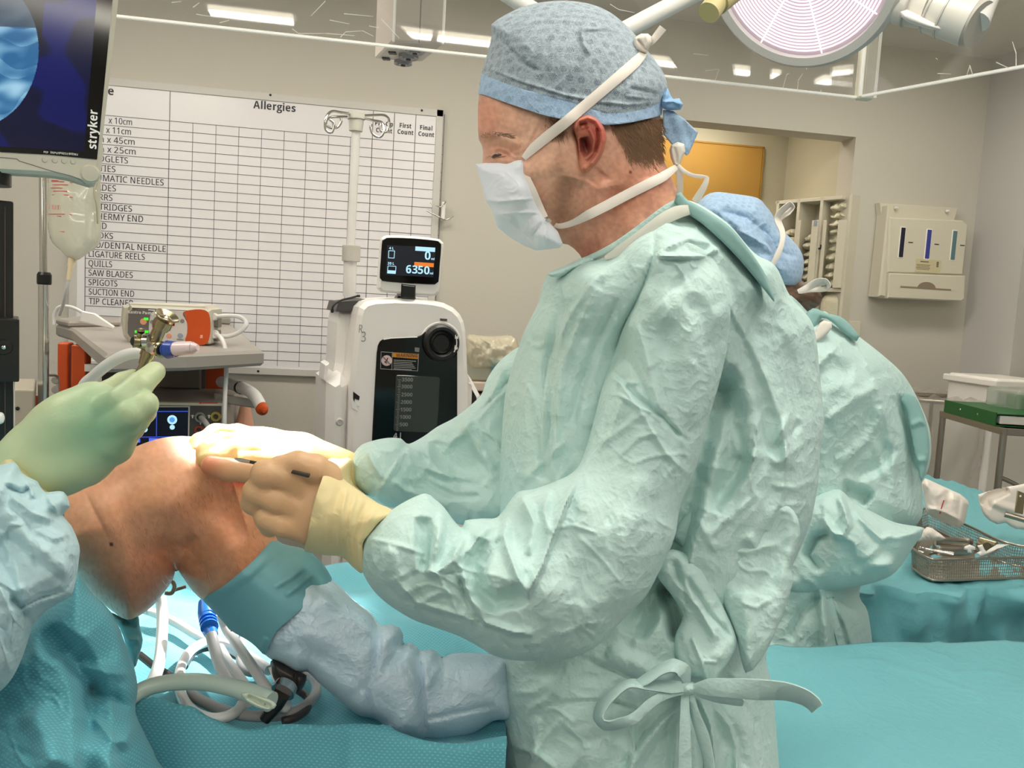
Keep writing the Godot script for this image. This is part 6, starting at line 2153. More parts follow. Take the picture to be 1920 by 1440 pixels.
func cables() -> void:
	var T := func(x: float, y: float, up: float) -> Vector3: return on_y(x, y, TABLE + up)
	var lay := func(a: Array, r: float) -> Array:
		var out := []
		for q in a: out.append(on_y(q[0], q[1], TABLE + 0.012 + r + (q[2] if q.size() > 2 else 0.0)))
		return out
	var cable := func(called: String, a: Array, r: float, mat: Material, label: String, cat := "cable") -> void:
		var b := MB.new().tube(lay.call(a, r), r, 12)
		tag(obj(called, b, mat), label, cat)
	# white suction tube that comes down on the left
	cable.call("suction_tube", [[300, 1118, 0.06], [304, 1150, 0.04], [303, 1200, 0.02], [298, 1245, 0.01], [286, 1278, 0.01], [268, 1300, 0.015], [240, 1316, 0.02]], 0.0075, M.tube, "white suction tube hanging down left of the coil under the knee", "tube")
	cable.call("camera_cable", [[262, 1140, 0.02], [290, 1150, 0.012], [330, 1168, 0.008], [370, 1192, 0.004], [400, 1206], [440, 1225], [480, 1248], [505, 1258]], 0.0062, M.tube, "white cable running diagonally behind the coil under the knee")
	cable.call("coiled_cable", [[505, 1256, 0.01], [470, 1232, 0.008], [430, 1210, 0.008], [395, 1203, 0.008], [360, 1218, 0.008], [340, 1250, 0.008], [337, 1290, 0.008], [352, 1325, 0.006], [385, 1345, 0.004], [420, 1345, 0.004], [448, 1330, 0.006], [458, 1305, 0.006], [455, 1285, 0.008]], 0.0062, M.tube, "white cable coiled in a large loop on the drape")
	cable.call("coiled_cable", [[350, 1295, 0.0], [380, 1315], [430, 1335], [480, 1343], [530, 1340], [570, 1325], [592, 1300], [590, 1278], [570, 1262]], 0.0062, M.grey_cable, "grey cable of the coil curling round the black camera head")
	cable.call("dark_cable", [[262, 1228, 0.004], [290, 1250], [322, 1270], [335, 1290], [345, 1320], [362, 1345], [378, 1352]], 0.0048, M.dark_cable, "dark grey cable curving at the left of the coil")
	cable.call("dark_cable", [[346, 1250, 0.0], [362, 1225], [390, 1215], [420, 1220], [460, 1240], [490, 1255]], 0.0046, M.dark_cable, "thin dark cable lying inside the white coil")
	cable.call("dark_cable", [[560, 1295, 0.004], [578, 1310], [575, 1330], [555, 1345], [530, 1352]], 0.0046, M.dark_cable, "short dark cable looping right of the camera head")
	# tube with the blue connector
	var b := MB.new()
	b.tube(lay.call([[396, 1190, 0.05], [402, 1215, 0.04], [414, 1250, 0.03], [432, 1280, 0.02], [452, 1302, 0.012], [470, 1315, 0.01]], 0.008), 0.0072, 12)
	tag(obj("suction_tube", b, M.tube), "white tube running down from the blue connector", "tube")
	b = MB.new()
	b.tube(lay.call([[412, 1215, 0.02], [430, 1245, 0.02], [450, 1272, 0.015], [462, 1290, 0.012]], 0.006), 0.0062, 10)
	tag(obj("side_tube", b, M.tube), "short white side tube beside the blue connector's tube", "tube")
	b = MB.new()
	b.tube([T.call(383, 1128, 0.085), T.call(386, 1150, 0.075), T.call(392, 1178, 0.062), T.call(398, 1192, 0.056)], [0.0075, 0.0105, 0.0098, 0.0078], 16)
	for k in 5:
		b.rod(T.call(387 + k * 1.4, 1150 + k * 6, 0.074 - k * 0.002), T.call(387.4 + k * 1.4, 1152 + k * 6, 0.0735 - k * 0.002), 0.0112, 0.0112, 16)
	tag(obj("blue_connector", b, M.blue), "bright blue ribbed tube connector under the calf", "connector")
	# tube crossing at the right down to the camera
	b = MB.new().tube(lay.call([[414, 1150, 0.07], [424, 1178, 0.05], [440, 1202, 0.045], [470, 1245, 0.04], [500, 1290, 0.03], [520, 1315, 0.022], [534, 1326, 0.016], [536, 1318, 0.012]], 0.006), 0.0062, 12)
	tag(obj("light_cable", b, M.tube), "white cable slanting down past the black camera head", "cable")
	b = MB.new().tube(lay.call([[455, 1190, 0.02], [450, 1225, 0.01], [452, 1250, 0.008], [470, 1262, 0.006], [492, 1256, 0.006]], 0.005), 0.005, 10)
	tag(obj("grey_cable", b, M.grey_cable), "short grey cable end standing up beneath the tape", "cable")
	# thick pale tube with its bevelled end, in front
	b = MB.new().tube([T.call(232, 1318, 0.05), T.call(270, 1292, 0.058), T.call(320, 1280, 0.062), T.call(380, 1279, 0.064), T.call(440, 1290, 0.064), T.call(485, 1305, 0.062), T.call(508, 1316, 0.06)], [0.0085, 0.0088, 0.009, 0.0092, 0.0095, 0.0105, 0.011], 18)
	var t := thing("pale_tube", "thick pale green tube with a slanting open end in front of the coil", "tube", tr3(T.call(400, 1280, 0).x, TABLE, T.call(400, 1280, 0).z))
	obj("tube", b, M.pale_tube, t)
	b = MB.new()
	puff(b, [452, 1300, 462, 1298, 490, 1306, 514, 1315, 519, 1322, 514, 1329, 500, 1331, 480, 1326, 462, 1315, 453, 1306], {"ctl": [[485, 1315, depth_of(T.call(490, 1312, 0.06)) - 0.014]], "front": 0.004, "back": 0.012, "rim": 7.0, "step": 1.5, "folds": [[[464, 1305, 490, 1318, 508, 1325], 7, -0.008, 0]]})
	obj("bevel", b, plain(rgb(216, 226, 210), 0.25), t)
	# black camera head with its ring
	t = thing("endoscope_camera", "black endoscope camera head with a silver ring among the cables", "camera", tr3(T.call(540, 1290, 0).x, TABLE, T.call(540, 1290, 0).z))
	b = MB.new()
	puff(b, [507, 1240, 512, 1236, 535, 1247, 556, 1258, 575, 1266, 571, 1285, 562, 1298, 553, 1301, 540, 1296, 524, 1290, 515, 1280, 507, 1262], {"ctl": [[540, 1270, 0.965]], "front": 0.02, "back": 0.03, "rim": 16.0, "step": 2.0, "folds": [[[553, 1262, 556, 1298], 6, -0.004, 1]]})
	obj("body", b, plain(rgb(52, 46, 44), 0.4), t)
	b = MB.new().rod(P(538, 1284, 0.945), P(530, 1298, 0.937), 0.0125, 0.0135, 24)
	obj("ring", b, M.chrome, t)
	b = MB.new().rod(P(530, 1298, 0.937), P(518, 1320, 0.945), 0.0095, 0.0085, 20)
	b.rod(P(518, 1320, 0.945), P(496, 1350, 0.945), 0.0085, 0.0062, 20)
	obj("strain_relief", b, M.black, t)
	b = MB.new().prism(PackedVector2Array([Vector2(-0.004, 0.009), Vector2(0.004, 0.009), Vector2(0.004, -0.009), Vector2(-0.004, -0.009)]), 0, 0.001, Transform3D(Basis(Vector3(0, 0, 1), 0.35), P(515, 1263, 0.956)))
	obj("sticker", b, M.white, t)
	lettering("124", 0.005, Transform3D(Basis(Vector3(0, 0, 1), -1.2), P(516, 1264, 0.9545) - t.position), M.ink, t, true)
	# metal clip at the knee crease
	b = MB.new().tube([P(312, 1092, 1.02), P(322, 1090, 1.02), P(327, 1100, 1.02), P(322, 1112, 1.02), P(310, 1112, 1.02)], 0.0026, 8)
	b.rod(P(322, 1108, 1.02), P(348, 1100, 1.03), 0.0022)
	tag(obj("towel_clip", b, M.steel), "small dark metal clip in the crease behind the knee", "clip")


# ------------------------------------------------------------------ people
func blob(x: float, y: float, cx: float, cy: float, rx: float, ry := -1.0) -> float:
	ry = rx if ry < 0 else ry
	var q := ((x - cx) / rx) * ((x - cx) / rx) + ((y - cy) / ry) * ((y - cy) / ry)
	return exp(-q)

func leg_tube(a: Vector3, b: Vector3, ra: float, rb: float) -> MB:
	return MB.new().tube([a, a.lerp(b, 0.5), b], [ra, (ra + rb) * 0.52, rb], 20)

func stand(t: Node3D, at: Vector3, hip: float, turn: float, gap: float) -> void:
	# trousers and clogs under the gown, out of the frame
	for s in [-1.0, 1.0]:
		var side: Vector3 = Vector3(cos(turn), 0, -sin(turn)) * gap * s
		var b := leg_tube(Vector3(at.x, hip, at.z) + side * 0.8, Vector3(at.x, 0.07, at.z) + side, 0.09, 0.06)
		obj("trouser_leg", b, M.gown_blue, t)
		b = MB.new().rbox(Transform3D(Basis(Vector3.UP, turn), Vector3(at.x, 0.045, at.z) + side + Vector3(sin(turn), 0, cos(turn)) * 0.05), Vector3(0.1, 0.09, 0.27), 0.04)
		obj("clog", b, M.white, t)

func patient() -> void:
	var base := P(300, 1000, 0.99)
	var t := thing("person", "patient's bent bare hairy knee and lower leg wrapped in pale blue stockinette", "person", tr3(base.x, base.y, base.z))
	var ctl := [[150, 1000, 0.95], [300, 980, 0.97], [400, 900, 0.99], [440, 1000, 0.98], [450, 1080, 0.985]]
	var tint := func(x: float, y: float, e: float) -> Color:
		var c := lin(226, 164, 128)
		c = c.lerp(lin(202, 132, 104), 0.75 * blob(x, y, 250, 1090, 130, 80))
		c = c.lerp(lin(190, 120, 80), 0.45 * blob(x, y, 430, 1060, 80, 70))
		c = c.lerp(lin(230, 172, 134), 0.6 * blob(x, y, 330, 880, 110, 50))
		c = c.lerp(lin(206, 40, 30), 0.95 * blob(x, y, 452, 898, 30, 16))  # red glow of light through the skin under the finger, painted in
		var k := n2.get_noise_2d(x * 6.0, y * 6.0) * 0.08 + n1.get_noise_2d(x * 1.6, y * 1.6) * 0.07
		if blob(x, y, 209, 1020, 4.5) > 0.4: return lin(84, 46, 34)
		return Color(c.r * (1 + k), c.g * (1 + k * 1.2), c.b * (1 + k * 1.2))
	var b := MB.new()
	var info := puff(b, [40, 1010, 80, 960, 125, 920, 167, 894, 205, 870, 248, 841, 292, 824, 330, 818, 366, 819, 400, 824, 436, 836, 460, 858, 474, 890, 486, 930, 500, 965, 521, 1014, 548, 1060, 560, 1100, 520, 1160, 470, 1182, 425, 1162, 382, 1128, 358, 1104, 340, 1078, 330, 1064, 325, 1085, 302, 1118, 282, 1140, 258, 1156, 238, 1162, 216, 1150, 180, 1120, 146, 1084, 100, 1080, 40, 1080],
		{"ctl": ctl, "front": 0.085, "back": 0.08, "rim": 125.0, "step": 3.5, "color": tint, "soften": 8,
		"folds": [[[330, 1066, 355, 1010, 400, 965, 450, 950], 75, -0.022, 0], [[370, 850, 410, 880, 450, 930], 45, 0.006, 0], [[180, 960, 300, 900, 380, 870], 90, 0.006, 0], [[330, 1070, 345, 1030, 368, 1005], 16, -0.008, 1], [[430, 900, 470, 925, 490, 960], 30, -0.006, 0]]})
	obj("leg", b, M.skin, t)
	# fine hair on the skin
	rng.seed = 21
	var roots := []
	var dirs := []
	for i in 2600:
		var x := rng.randf_range(130, 520)
		var y := rng.randf_range(840, 1160)
		var d := skin_d(info, x, y)
		var i_ := int((x - info.lo.x) / info.step + 0.5)
		var j_ := int((y - info.lo.y) / info.step + 0.5)
		if i_ < 1 or j_ < 1 or i_ >= info.nx - 1 or j_ >= info.ny - 1 or info.dep[j_ * info.nx + i_] > 1e8: continue
		if rng.randf() > 0.25 + 0.9 * blob(x, y, 360, 1010, 130, 70) + 0.6 * blob(x, y, 250, 1090, 100, 60): continue
		var gx := skin_d(info, x + 4, y) - skin_d(info, x - 4, y)
		var gy := skin_d(info, x, y + 4) - skin_d(info, x, y - 4)
		var dir := Vector3(0.4 + rng.randf_range(-0.3, 0.3), -0.75 + rng.randf_range(-0.3, 0.3), 0.25)
		roots.append(P(x, y, d + 0.0004))
		dirs.append((cam_basis * dir).normalized())
	b = MB.new()
	hairs(b, roots, dirs, 0.008, 0.00012)
	tag(obj("leg_hair", b, M.leg_hair, t), "fine ginger hair", "", "", "stuff")
	# pale blue stockinette over shin and foot
	b = MB.new()
	puff(b, [560, 1060, 622, 1087, 660, 1122, 697, 1150, 712, 1172, 733, 1171, 749, 1176, 756, 1190, 755, 1209, 767, 1204, 778, 1210, 788, 1222, 794, 1219, 816, 1219, 828, 1233, 846, 1226, 880, 1224, 930, 1228, 960, 1235, 960, 1340, 925, 1352, 880, 1380, 831, 1389, 801, 1388, 770, 1389, 737, 1387, 711, 1352, 670, 1340, 640, 1316, 600, 1282, 575, 1259, 557, 1263, 530, 1246, 502, 1232, 480, 1200, 500, 1120],
		{"ctl": [[520, 1140, 0.975], [700, 1250, 0.99], [900, 1300, 1.03]], "front": 0.075, "back": 0.06, "rim": 75.0, "step": 3.5, "crumple": [0.003, 40.0, 0.0016, 14.0], "seed": 7.0,
		"folds": [[[715, 1176, 712, 1240, 690, 1290, 705, 1345], 26, -0.016, 2], [[752, 1195, 740, 1230, 715, 1260], 16, -0.01, 1], [[790, 1222, 793, 1260, 797, 1320, 801, 1384], 22, -0.02, 2], [[828, 1234, 815, 1265, 797, 1290], 16, 0.008, 1], [[800, 1352, 850, 1342, 930, 1325], 14, -0.009, 3], [[560, 1180, 640, 1215, 690, 1240], 30, 0.006], [[600, 1120, 660, 1160, 705, 1200], 12, 0.005, 1], [[620, 1110, 680, 1150, 710, 1180], 9, 0.004, 1], [[540, 1225, 600, 1262, 660, 1300], 26, 0.008], [[505, 1228, 540, 1232, 572, 1256], 14, 0.008, 1]]})
	obj("stockinette", b, M.wrap, t)
	# the teal tape round the calf
	b = MB.new()
	puff(b, [40, 1010, 80, 960, 125, 920, 167, 894, 205, 870, 248, 841, 292, 824, 330, 818, 366, 819, 400, 824, 436, 836, 460, 858, 474, 890, 486, 930, 500, 965, 521, 1014, 572, 1030, 604, 1055, 624, 1087, 660, 1150, 560, 1260, 480, 1240, 420, 1168, 382, 1128, 358, 1104, 340, 1078, 330, 1064, 325, 1085, 302, 1118, 282, 1140, 258, 1156, 238, 1162, 216, 1150, 180, 1120, 146, 1084, 100, 1080, 40, 1080],
		{"ctl": ctl, "front": 0.0885, "back": 0.08, "rim": 120.0, "step": 3.0, "soften": 8, "clip": [518, 1008, 545, 1021, 572, 1030, 604, 1055, 622, 1087, 606, 1115, 592, 1140, 577, 1132, 548, 1158, 520, 1182, 506, 1208, 497, 1228, 480, 1213, 465, 1201, 430, 1180, 405, 1152, 379, 1127, 420, 1098, 470, 1056],
		"folds": [[[575, 1062, 545, 1085, 515, 1102], 5, 0.005, 1], [[590, 1075, 560, 1100, 535, 1118], 5, 0.005, 1], [[500, 1195, 492, 1215, 497, 1227], 10, 0.004, 1], [[545, 1035, 520, 1056], 5, 0.003, 1], [[400, 1122, 470, 1075, 520, 1025], 12, 0.003, 0]]})
	obj("tape", b, M.tape, t)


func nurse() -> void:
	var base := P(1560, 1000, 1.85)
	var t := thing("person", "scrub nurse in pale green gown and blue bouffant cap bending behind the surgeon", "person", tr3(base.x, 0, base.z))
	var b := MB.new()
	# neck, head and hair are one body under the cap
	var hair_c := lin(112, 84, 66)
	puff(b, [1330, 420, 1345, 385, 1380, 372, 1425, 380, 1460, 420, 1492, 470, 1498, 520, 1530, 540, 1542, 556, 1536, 572, 1500, 590, 1440, 600, 1390, 560, 1345, 500], {"ctl": [[1430, 480, 1.8]], "front": 0.07, "back": 0.07, "rim": 70.0, "step": 4.0, "color": func(x: float, y: float, e: float) -> Color:
		var k := absf(n2.get_noise_2d(x * 3.0 - y * 8.0, y * 4.0))
		return hair_c.lerp(lin(70, 52, 40), k * 1.5)})
	obj("head", b, M.skin, t)
	b = MB.new()
	var info := puff(b, [1300, 400, 1307, 383, 1322, 367, 1342, 360, 1374, 363, 1420, 371, 1434, 384, 1447, 400, 1457, 419, 1474, 438, 1492, 457, 1505, 478, 1507, 500, 1502, 527, 1495, 540, 1482, 544, 1450, 540, 1400, 500, 1340, 450],
		{"ctl": [[1400, 450, 1.8]], "front": 0.115, "back": 0.1, "rim": 80.0, "step": 2.5, "crumple": [0.01, 60.0, 0.004, 20.0], "seed": 5.0,
		"folds": [[[1350, 395, 1400, 408, 1440, 440, 1455, 462], 22, -0.02, 1], [[1380, 430, 1420, 450, 1452, 470], 14, 0.012, 1], [[1440, 455, 1470, 475, 1498, 480], 12, -0.012, 1], [[1400, 470, 1440, 490, 1470, 510], 14, 0.012, 1], [[1330, 400, 1370, 420, 1400, 470], 16, -0.01, 1]]})
	obj("bouffant_cap", b, M.cap, t)
	# mask ties
	b = MB.new()
	px_band(b, [[1446, 500, 1.68, 4], [1458, 478, 1.675, 5.5], [1466, 455, 1.675, 4.5], [1467, 436, 1.68, 5], [1458, 412, 1.69, 6, 0.01], [1462, 400, 1.69, 5, 0.01], [1472, 390, 1.69, 5, 0.012], [1482, 383, 1.69, 5, 0.012], [1486, 388, 1.7, 4, 0.012], [1478, 398, 1.7, 5, 0.012], [1466, 406, 1.7, 5], [1456, 416, 1.7, 5]], 0.002)
	obj("mask_tie", b, M.tie, t)
	b = MB.new()
	px_band(b, [[1496, 547, 1.69, 4], [1512, 540, 1.685, 6], [1532, 530, 1.685, 7, 0.01], [1548, 529, 1.69, 6, 0.014], [1552, 536, 1.695, 5, 0.012], [1545, 542, 1.7, 5], [1520, 544, 1.7, 4], [1500, 548, 1.7, 3]], 0.002)
	obj("mask_tie", b, M.tie, t)
	# gown
	b = MB.new()
	puff(b, [1400, 560, 1480, 545, 1520, 590, 1545, 583, 1566, 600, 1600, 622, 1612, 632, 1648, 660, 1690, 698, 1716, 738, 1735, 780, 1744, 810, 1746, 850, 1739, 885, 1728, 906, 1730, 940, 1722, 980, 1660, 1020, 1612, 1107, 1627, 1147, 1637, 1215, 1645, 1300, 1650, 1420, 1400, 1420, 1390, 1000],
		{"ctl": [[1550, 700, 1.78], [1740, 830, 1.86], [1550, 1100, 1.82]], "front": 0.15, "back": 0.12, "rim": 130.0, "step": 4.0, "crumple": [0.016, 110.0, 0.005, 34.0], "seed": 12.0,
		"folds": [[[1640, 705, 1665, 780, 1678, 850, 1682, 930], 30, 0.02, 2], [[1640, 705, 1690, 700, 1700, 745], 24, -0.02, 3], [[1690, 740, 1705, 800, 1716, 860, 1725, 900], 30, -0.05, 2], [[1530, 720, 1560, 690, 1600, 700], 30, -0.015], [[1545, 790, 1600, 750, 1650, 720], 18, 0.009, 1], [[1570, 870, 1620, 825, 1650, 790], 16, 0.008, 1], [[1600, 900, 1650, 870, 1672, 835], 24, -0.014, 0], [[1560, 600, 1600, 640, 1640, 700], 12, 0.012, 1], [[1650, 760, 1640, 830, 1660, 900], 14, 0.012, 1], [[1580, 920, 1610, 925, 1630, 940], 24, -0.04, 0], [[1540, 1110, 1545, 1160, 1550, 1220], 14, 0.03, 4], [[1545, 1110, 1590, 1140, 1630, 1160], 16, -0.02, 1], [[1545, 1110, 1500, 1150, 1480, 1200], 16, -0.02, 1], [[1560, 1115, 1585, 1170, 1600, 1215], 10, 0.02, 5]]})
	obj("gown", b, M.gown, t)
	# open back edge of the gown, its inside showing
	b = MB.new()
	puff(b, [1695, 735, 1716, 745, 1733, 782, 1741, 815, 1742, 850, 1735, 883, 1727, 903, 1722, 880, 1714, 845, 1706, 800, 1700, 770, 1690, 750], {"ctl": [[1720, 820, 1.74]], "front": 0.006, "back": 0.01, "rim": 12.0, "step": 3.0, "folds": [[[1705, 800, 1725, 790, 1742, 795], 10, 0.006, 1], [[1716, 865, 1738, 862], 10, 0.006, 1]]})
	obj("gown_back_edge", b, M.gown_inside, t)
	# sleeve
	b = MB.new()
	puff(b, [1500, 960, 1530, 930, 1552, 922, 1575, 918, 1600, 940, 1640, 962, 1680, 980, 1733, 990, 1728, 1005, 1715, 1022, 1690, 1060, 1671, 1079, 1640, 1092, 1600, 1101, 1560, 1107, 1480, 1110, 1480, 1040],
		{"ctl": [[1600, 1010, 1.66], [1500, 1020, 1.7]], "front": 0.06, "back": 0.09, "rim": 60.0, "step": 3.5, "crumple": [0.012, 90.0, 0.004, 30.0], "seed": 15.0,
		"folds": [[[1575, 922, 1590, 985, 1582, 1003, 1560, 1000, 1545, 970], 14, 0.03, 1], [[1560, 1000, 1530, 1010, 1515, 1040, 1540, 1070], 16, -0.03, 1], [[1600, 960, 1650, 1010, 1720, 1000], 12, 0.012, 1], [[1590, 1000, 1640, 1050, 1670, 1078], 30, 0.014], [[1600, 1080, 1640, 1060, 1680, 1060], 16, 0.01, 1], [[1720, 985, 1690, 1020, 1660, 1075], 30, 0.015]]})
	obj("gown_sleeve", b, M.gown, t)
	# collar tape with its white fastening
	b = MB.new()
	puff(b, [1505, 600, 1524, 578, 1552, 588, 1580, 596, 1612, 630, 1606, 640, 1580, 622, 1560, 604, 1540, 596, 1525, 618], {"ctl": [[1560, 600, 1.7]], "front": 0.01, "back": 0.02, "rim": 8.0, "step": 2.5})
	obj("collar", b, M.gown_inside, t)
	b = MB.new()
	puff(b, [1522, 644, 1531, 615, 1545, 600, 1560, 605, 1560, 615, 1545, 632], {"ctl": [[1540, 620, 1.66]], "front": 0.006, "back": 0.008, "rim": 6.0, "step": 2.0})
	obj("neck_fastening", b, M.tie, t)
	# tied belt
	b = MB.new()
	px_band(b, [[1548, 1108, 1.69, 7], [1546, 1140, 1.685, 8], [1543, 1180, 1.685, 8], [1541, 1220, 1.69, 8]], 0.003)
	px_band(b, [[1550, 1110, 1.69, 6], [1562, 1150, 1.69, 6], [1572, 1190, 1.69, 6], [1580, 1225, 1.69, 6]], 0.003)
	obj("belt_tail", b, M.gown, t)
	b = MB.new()
	puff(b, [1536, 1104, 1560, 1102, 1564, 1118, 1550, 1126, 1536, 1118], {"ctl": [[1550, 1112, 1.69]], "front": 0.012, "back": 0.01, "rim": 8.0, "step": 2.5})
	obj("belt_knot", b, M.gown, t)
	stand(t, Vector3(base.x - 0.08, 0, base.z - 0.02), 0.75, 0.4, 0.07)


func surgeon() -> void:
	var base := P(1200, 1000, 1.08)
	var t := thing("person", "surgeon in pale green gown, blue cap and mask working on the knee", "person", tr3(base.x, 0, base.z))
	# ---- head and neck in one surface
	var flush := func(x: float, y: float, e: float) -> Color:
		var c := lin(226, 176, 150)
		c = c.lerp(lin(214, 138, 116), 0.7 * blob(x, y, 905, 215, 40, 50))
		c = c.lerp(lin(216, 136, 112), 0.65 * blob(x, y, 1190, 360, 90, 90))
		c = c.lerp(lin(208, 118, 102), 0.6 * blob(x, y, 1100, 470, 50, 50))
		c = c.lerp(lin(226, 184, 160), 0.6 * blob(x, y, 1000, 270, 40, 50))
		c = c.lerp(lin(196, 128, 108), 0.5 * blob(x, y, 945, 285, 34, 14))
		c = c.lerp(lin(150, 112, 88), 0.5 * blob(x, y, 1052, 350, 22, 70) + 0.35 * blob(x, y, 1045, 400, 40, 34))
		c = c.lerp(lin(112, 78, 54), 0.6 * blob(x, y, 1046, 235, 24, 22))
		c = c.lerp(lin(120, 86, 62), 0.75 * clampf((x - 1140.0 - (y - 232.0) * 0.55) / 24.0, 0, 1) * clampf((318.0 - y) / 30.0, 0, 1))
		c = c.lerp(lin(132, 92, 64), 0.6 * blob(x, y, 920, 256, 22, 7))
		c = c.lerp(lin(86, 34, 28), 0.95 * blob(x, y, 1096, 273, 12, 20))  # shade in the hollow of the ear, painted into the skin colour
		if blob(x, y, 1182, 322, 2.6) > 0.4: return lin(140, 70, 58)
		var k := n2.get_noise_2d(x * 7.0, y * 7.0) * 0.12 + n1.get_noise_2d(x * 2.0, y * 2.0) * 0.08
		return Color(c.r * (1 + k), c.g * (1 + k * 1.2), c.b * (1 + k * 1.2))
	var b := MB.new()
	var head := puff(b, [912, 120, 930, 70, 970, 35, 1055, 16, 1140, 40, 1195, 88, 1230, 145, 1238, 190, 1238, 220, 1241, 250, 1239, 275, 1247, 305, 1262, 338, 1285, 400, 1310, 450, 1220, 520, 1110, 530, 1092, 486, 1086, 476, 1076, 466, 1066, 459, 1052, 456, 1020, 462, 990, 452, 955, 430, 930, 400, 912, 372, 906, 352, 902, 335, 903, 316, 905, 300, 906, 286, 904, 274, 898, 262, 897, 254, 896, 230, 898, 180],
		{"ctl": [[1000, 250, 1.0], [1200, 250, 1.0], [1180, 430, 1.02]], "front": 0.082, "back": 0.08, "rim": 150.0, "step": 2.6, "soften": 10, "color": flush,
		"folds": [[[899, 262, 925, 258, 955, 262, 975, 274], 13, 0.006, 0],
			[[912, 278, 940, 282, 962, 292], 15, -0.008, 0], [[918, 283, 935, 279, 952, 284, 962, 296], 6, 0.004, 0], [[922, 289, 940, 292, 958, 297], 3.5, -0.003, 1], [[925, 297, 945, 302, 960, 299], 6, 0.0025, 0],
			[[903, 300, 912, 312], 12, 0.004, 0], [[955, 292, 975, 290, 990, 282], 4, -0.0015, 1], [[958, 298, 975, 302, 988, 300], 4, -0.0015, 1],
			[[975, 320, 1010, 318, 1050, 300], 26, 0.005, 0], [[1000, 250, 1030, 265], 50, -0.0025, 0],
			[[1075, 335, 1060, 390, 1050, 440], 34, -0.010, 0], [[1086, 330, 1072, 385, 1060, 420, 1048, 445], 10, 0.004, 0],
			[[1130, 335, 1120, 400, 1105, 470], 26, 0.008, 0], [[1150, 350, 1165, 420, 1160, 480], 40, -0.008, 0], [[1230, 330, 1240, 380, 1250, 420], 40, 0.006, 0], [[1128, 320, 1110, 345], 24, -0.003, 0],
			[[1090, 250, 1096, 268, 1101, 292], 20, -0.016, 4],
			[[1090, 395, 1082, 430, 1078, 455], 5, -0.002, 1], [[1225, 335, 1215, 350], 5, -0.001, 1]]})
	# the ear, grown on the same mesh, the shade of its hollow painted in
	var ear_d := skin_d(head, 1125, 300) - 0.003
	puff(b, [1073, 233, 1080, 221, 1091, 216, 1102, 214, 1114, 218, 1124, 226, 1132, 238, 1136, 252, 1137, 264, 1133, 281, 1126, 296, 1117, 308, 1108, 317, 1101, 324, 1094, 325, 1089, 320, 1086, 309, 1085, 290, 1083, 268, 1078, 250],
		{"ctl": [[1080, 270, ear_d + 0.002], [1135, 255, ear_d - 0.012], [1100, 318, ear_d - 0.001], [1105, 220, ear_d - 0.006]], "front": 0.0065, "back": 0.012, "rim": 9.0, "step": 1.3, "soften": 2, "color": func(x: float, y: float, e: float) -> Color:
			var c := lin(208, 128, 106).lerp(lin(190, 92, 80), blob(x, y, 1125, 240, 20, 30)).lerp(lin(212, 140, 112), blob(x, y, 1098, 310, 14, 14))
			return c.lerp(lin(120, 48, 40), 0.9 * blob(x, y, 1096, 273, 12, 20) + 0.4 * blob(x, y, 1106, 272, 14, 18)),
		"folds": [[[1078, 240, 1086, 226, 1102, 220, 1118, 226, 1129, 244, 1131, 266, 1124, 288, 1112, 306], 7.5, 0.006, 4], [[1089, 240, 1098, 236, 1108, 246, 1114, 262, 1112, 280, 1104, 294, 1098, 300], 6, 0.004, 0], [[1093, 258, 1098, 280, 1104, 290], 14, -0.009, 0], [[1086, 232, 1096, 232, 1102, 244], 6, -0.006, 0], [[1120, 240, 1122, 262, 1116, 286], 4, -0.005, 0], [[1085, 262, 1085, 282], 5, 0.004, 4], [[1094, 312, 1100, 318], 8, 0.004, 0]]})
	obj("head", b, M.skin, t)
	# eye, lashes and brow
	b = MB.new()
	var ec := skin(head, 938, 294, -0.0074)
	b.lathe([Vector2(0, 0.0075), Vector2(0.004, 0.0063), Vector2(0.0066, 0.0035), Vector2(0.0075, 0), Vector2(0.006, -0.004)], Transform3D(cam_basis * Basis.from_scale(Vector3(1.3, 0.45, 1)) * Basis(Vector3.RIGHT, PI / 2), ec), 20)
	obj("eye", b, plain(rgb(84, 64, 56), 0.15), t)
	b = MB.new()
	rng.seed = 5
	var roots := []
	var dirs := []
	for i in 220:
		var u := rng.randf()
		var x := lerpf(900, 958, u)
		var y := 256 - 5 * sin(u * PI) + rng.randf_range(-6, 6) * (1.0 - u * 0.5)
		roots.append(skin(head, x, y, 0.0008))
		dirs.append((cam_basis * Vector3(0.8, -0.25 + rng.randf_range(-0.3, 0.3), 0.35)).normalized())
	hairs(b, roots, dirs, 0.007, 0.00028)
	roots = []; dirs = []
	for i in 26:
		roots.append(skin(head, lerpf(918, 950, i / 25.0), 292 + 2.0 * sin(i / 25.0 * PI), 0.001))
		dirs.append((cam_basis * Vector3(-0.7, -0.5, 0.4)).normalized())
	hairs(b, roots, dirs, 0.006, 0.0002)
	tag(obj("eyebrow", b, M.hair, t), "", "", "", "stuff")
	# close-cropped hair below the cap
	b = MB.new()
	roots = []; dirs = []
	for i in 4200:
		var x := rng.randf_range(1120, 1243)
		var y := rng.randf_range(222, 325)
		var edge := 1140.0 + (y - 232.0) * 0.55 + n2.get_noise_2d(x * 8, y * 8) * 10
		if x < edge or y > 312 - (1240 - x) * 0.1 + rng.randf_range(-12, 8): continue
		if rng.randf() > clampf((x - edge) / 14.0, 0.15, 1.0): continue
		if rng.randf() > clampf((318.0 - y) / 30.0, 0.2, 1.0): continue
		var d := skin_d(head, x, y)
		if d > 1.01: continue
		roots.append(P(x, y, d))
		dirs.append((cam_basis * Vector3(0.35 + rng.randf_range(-0.3, 0.3), -0.85, 0.35)).normalized())
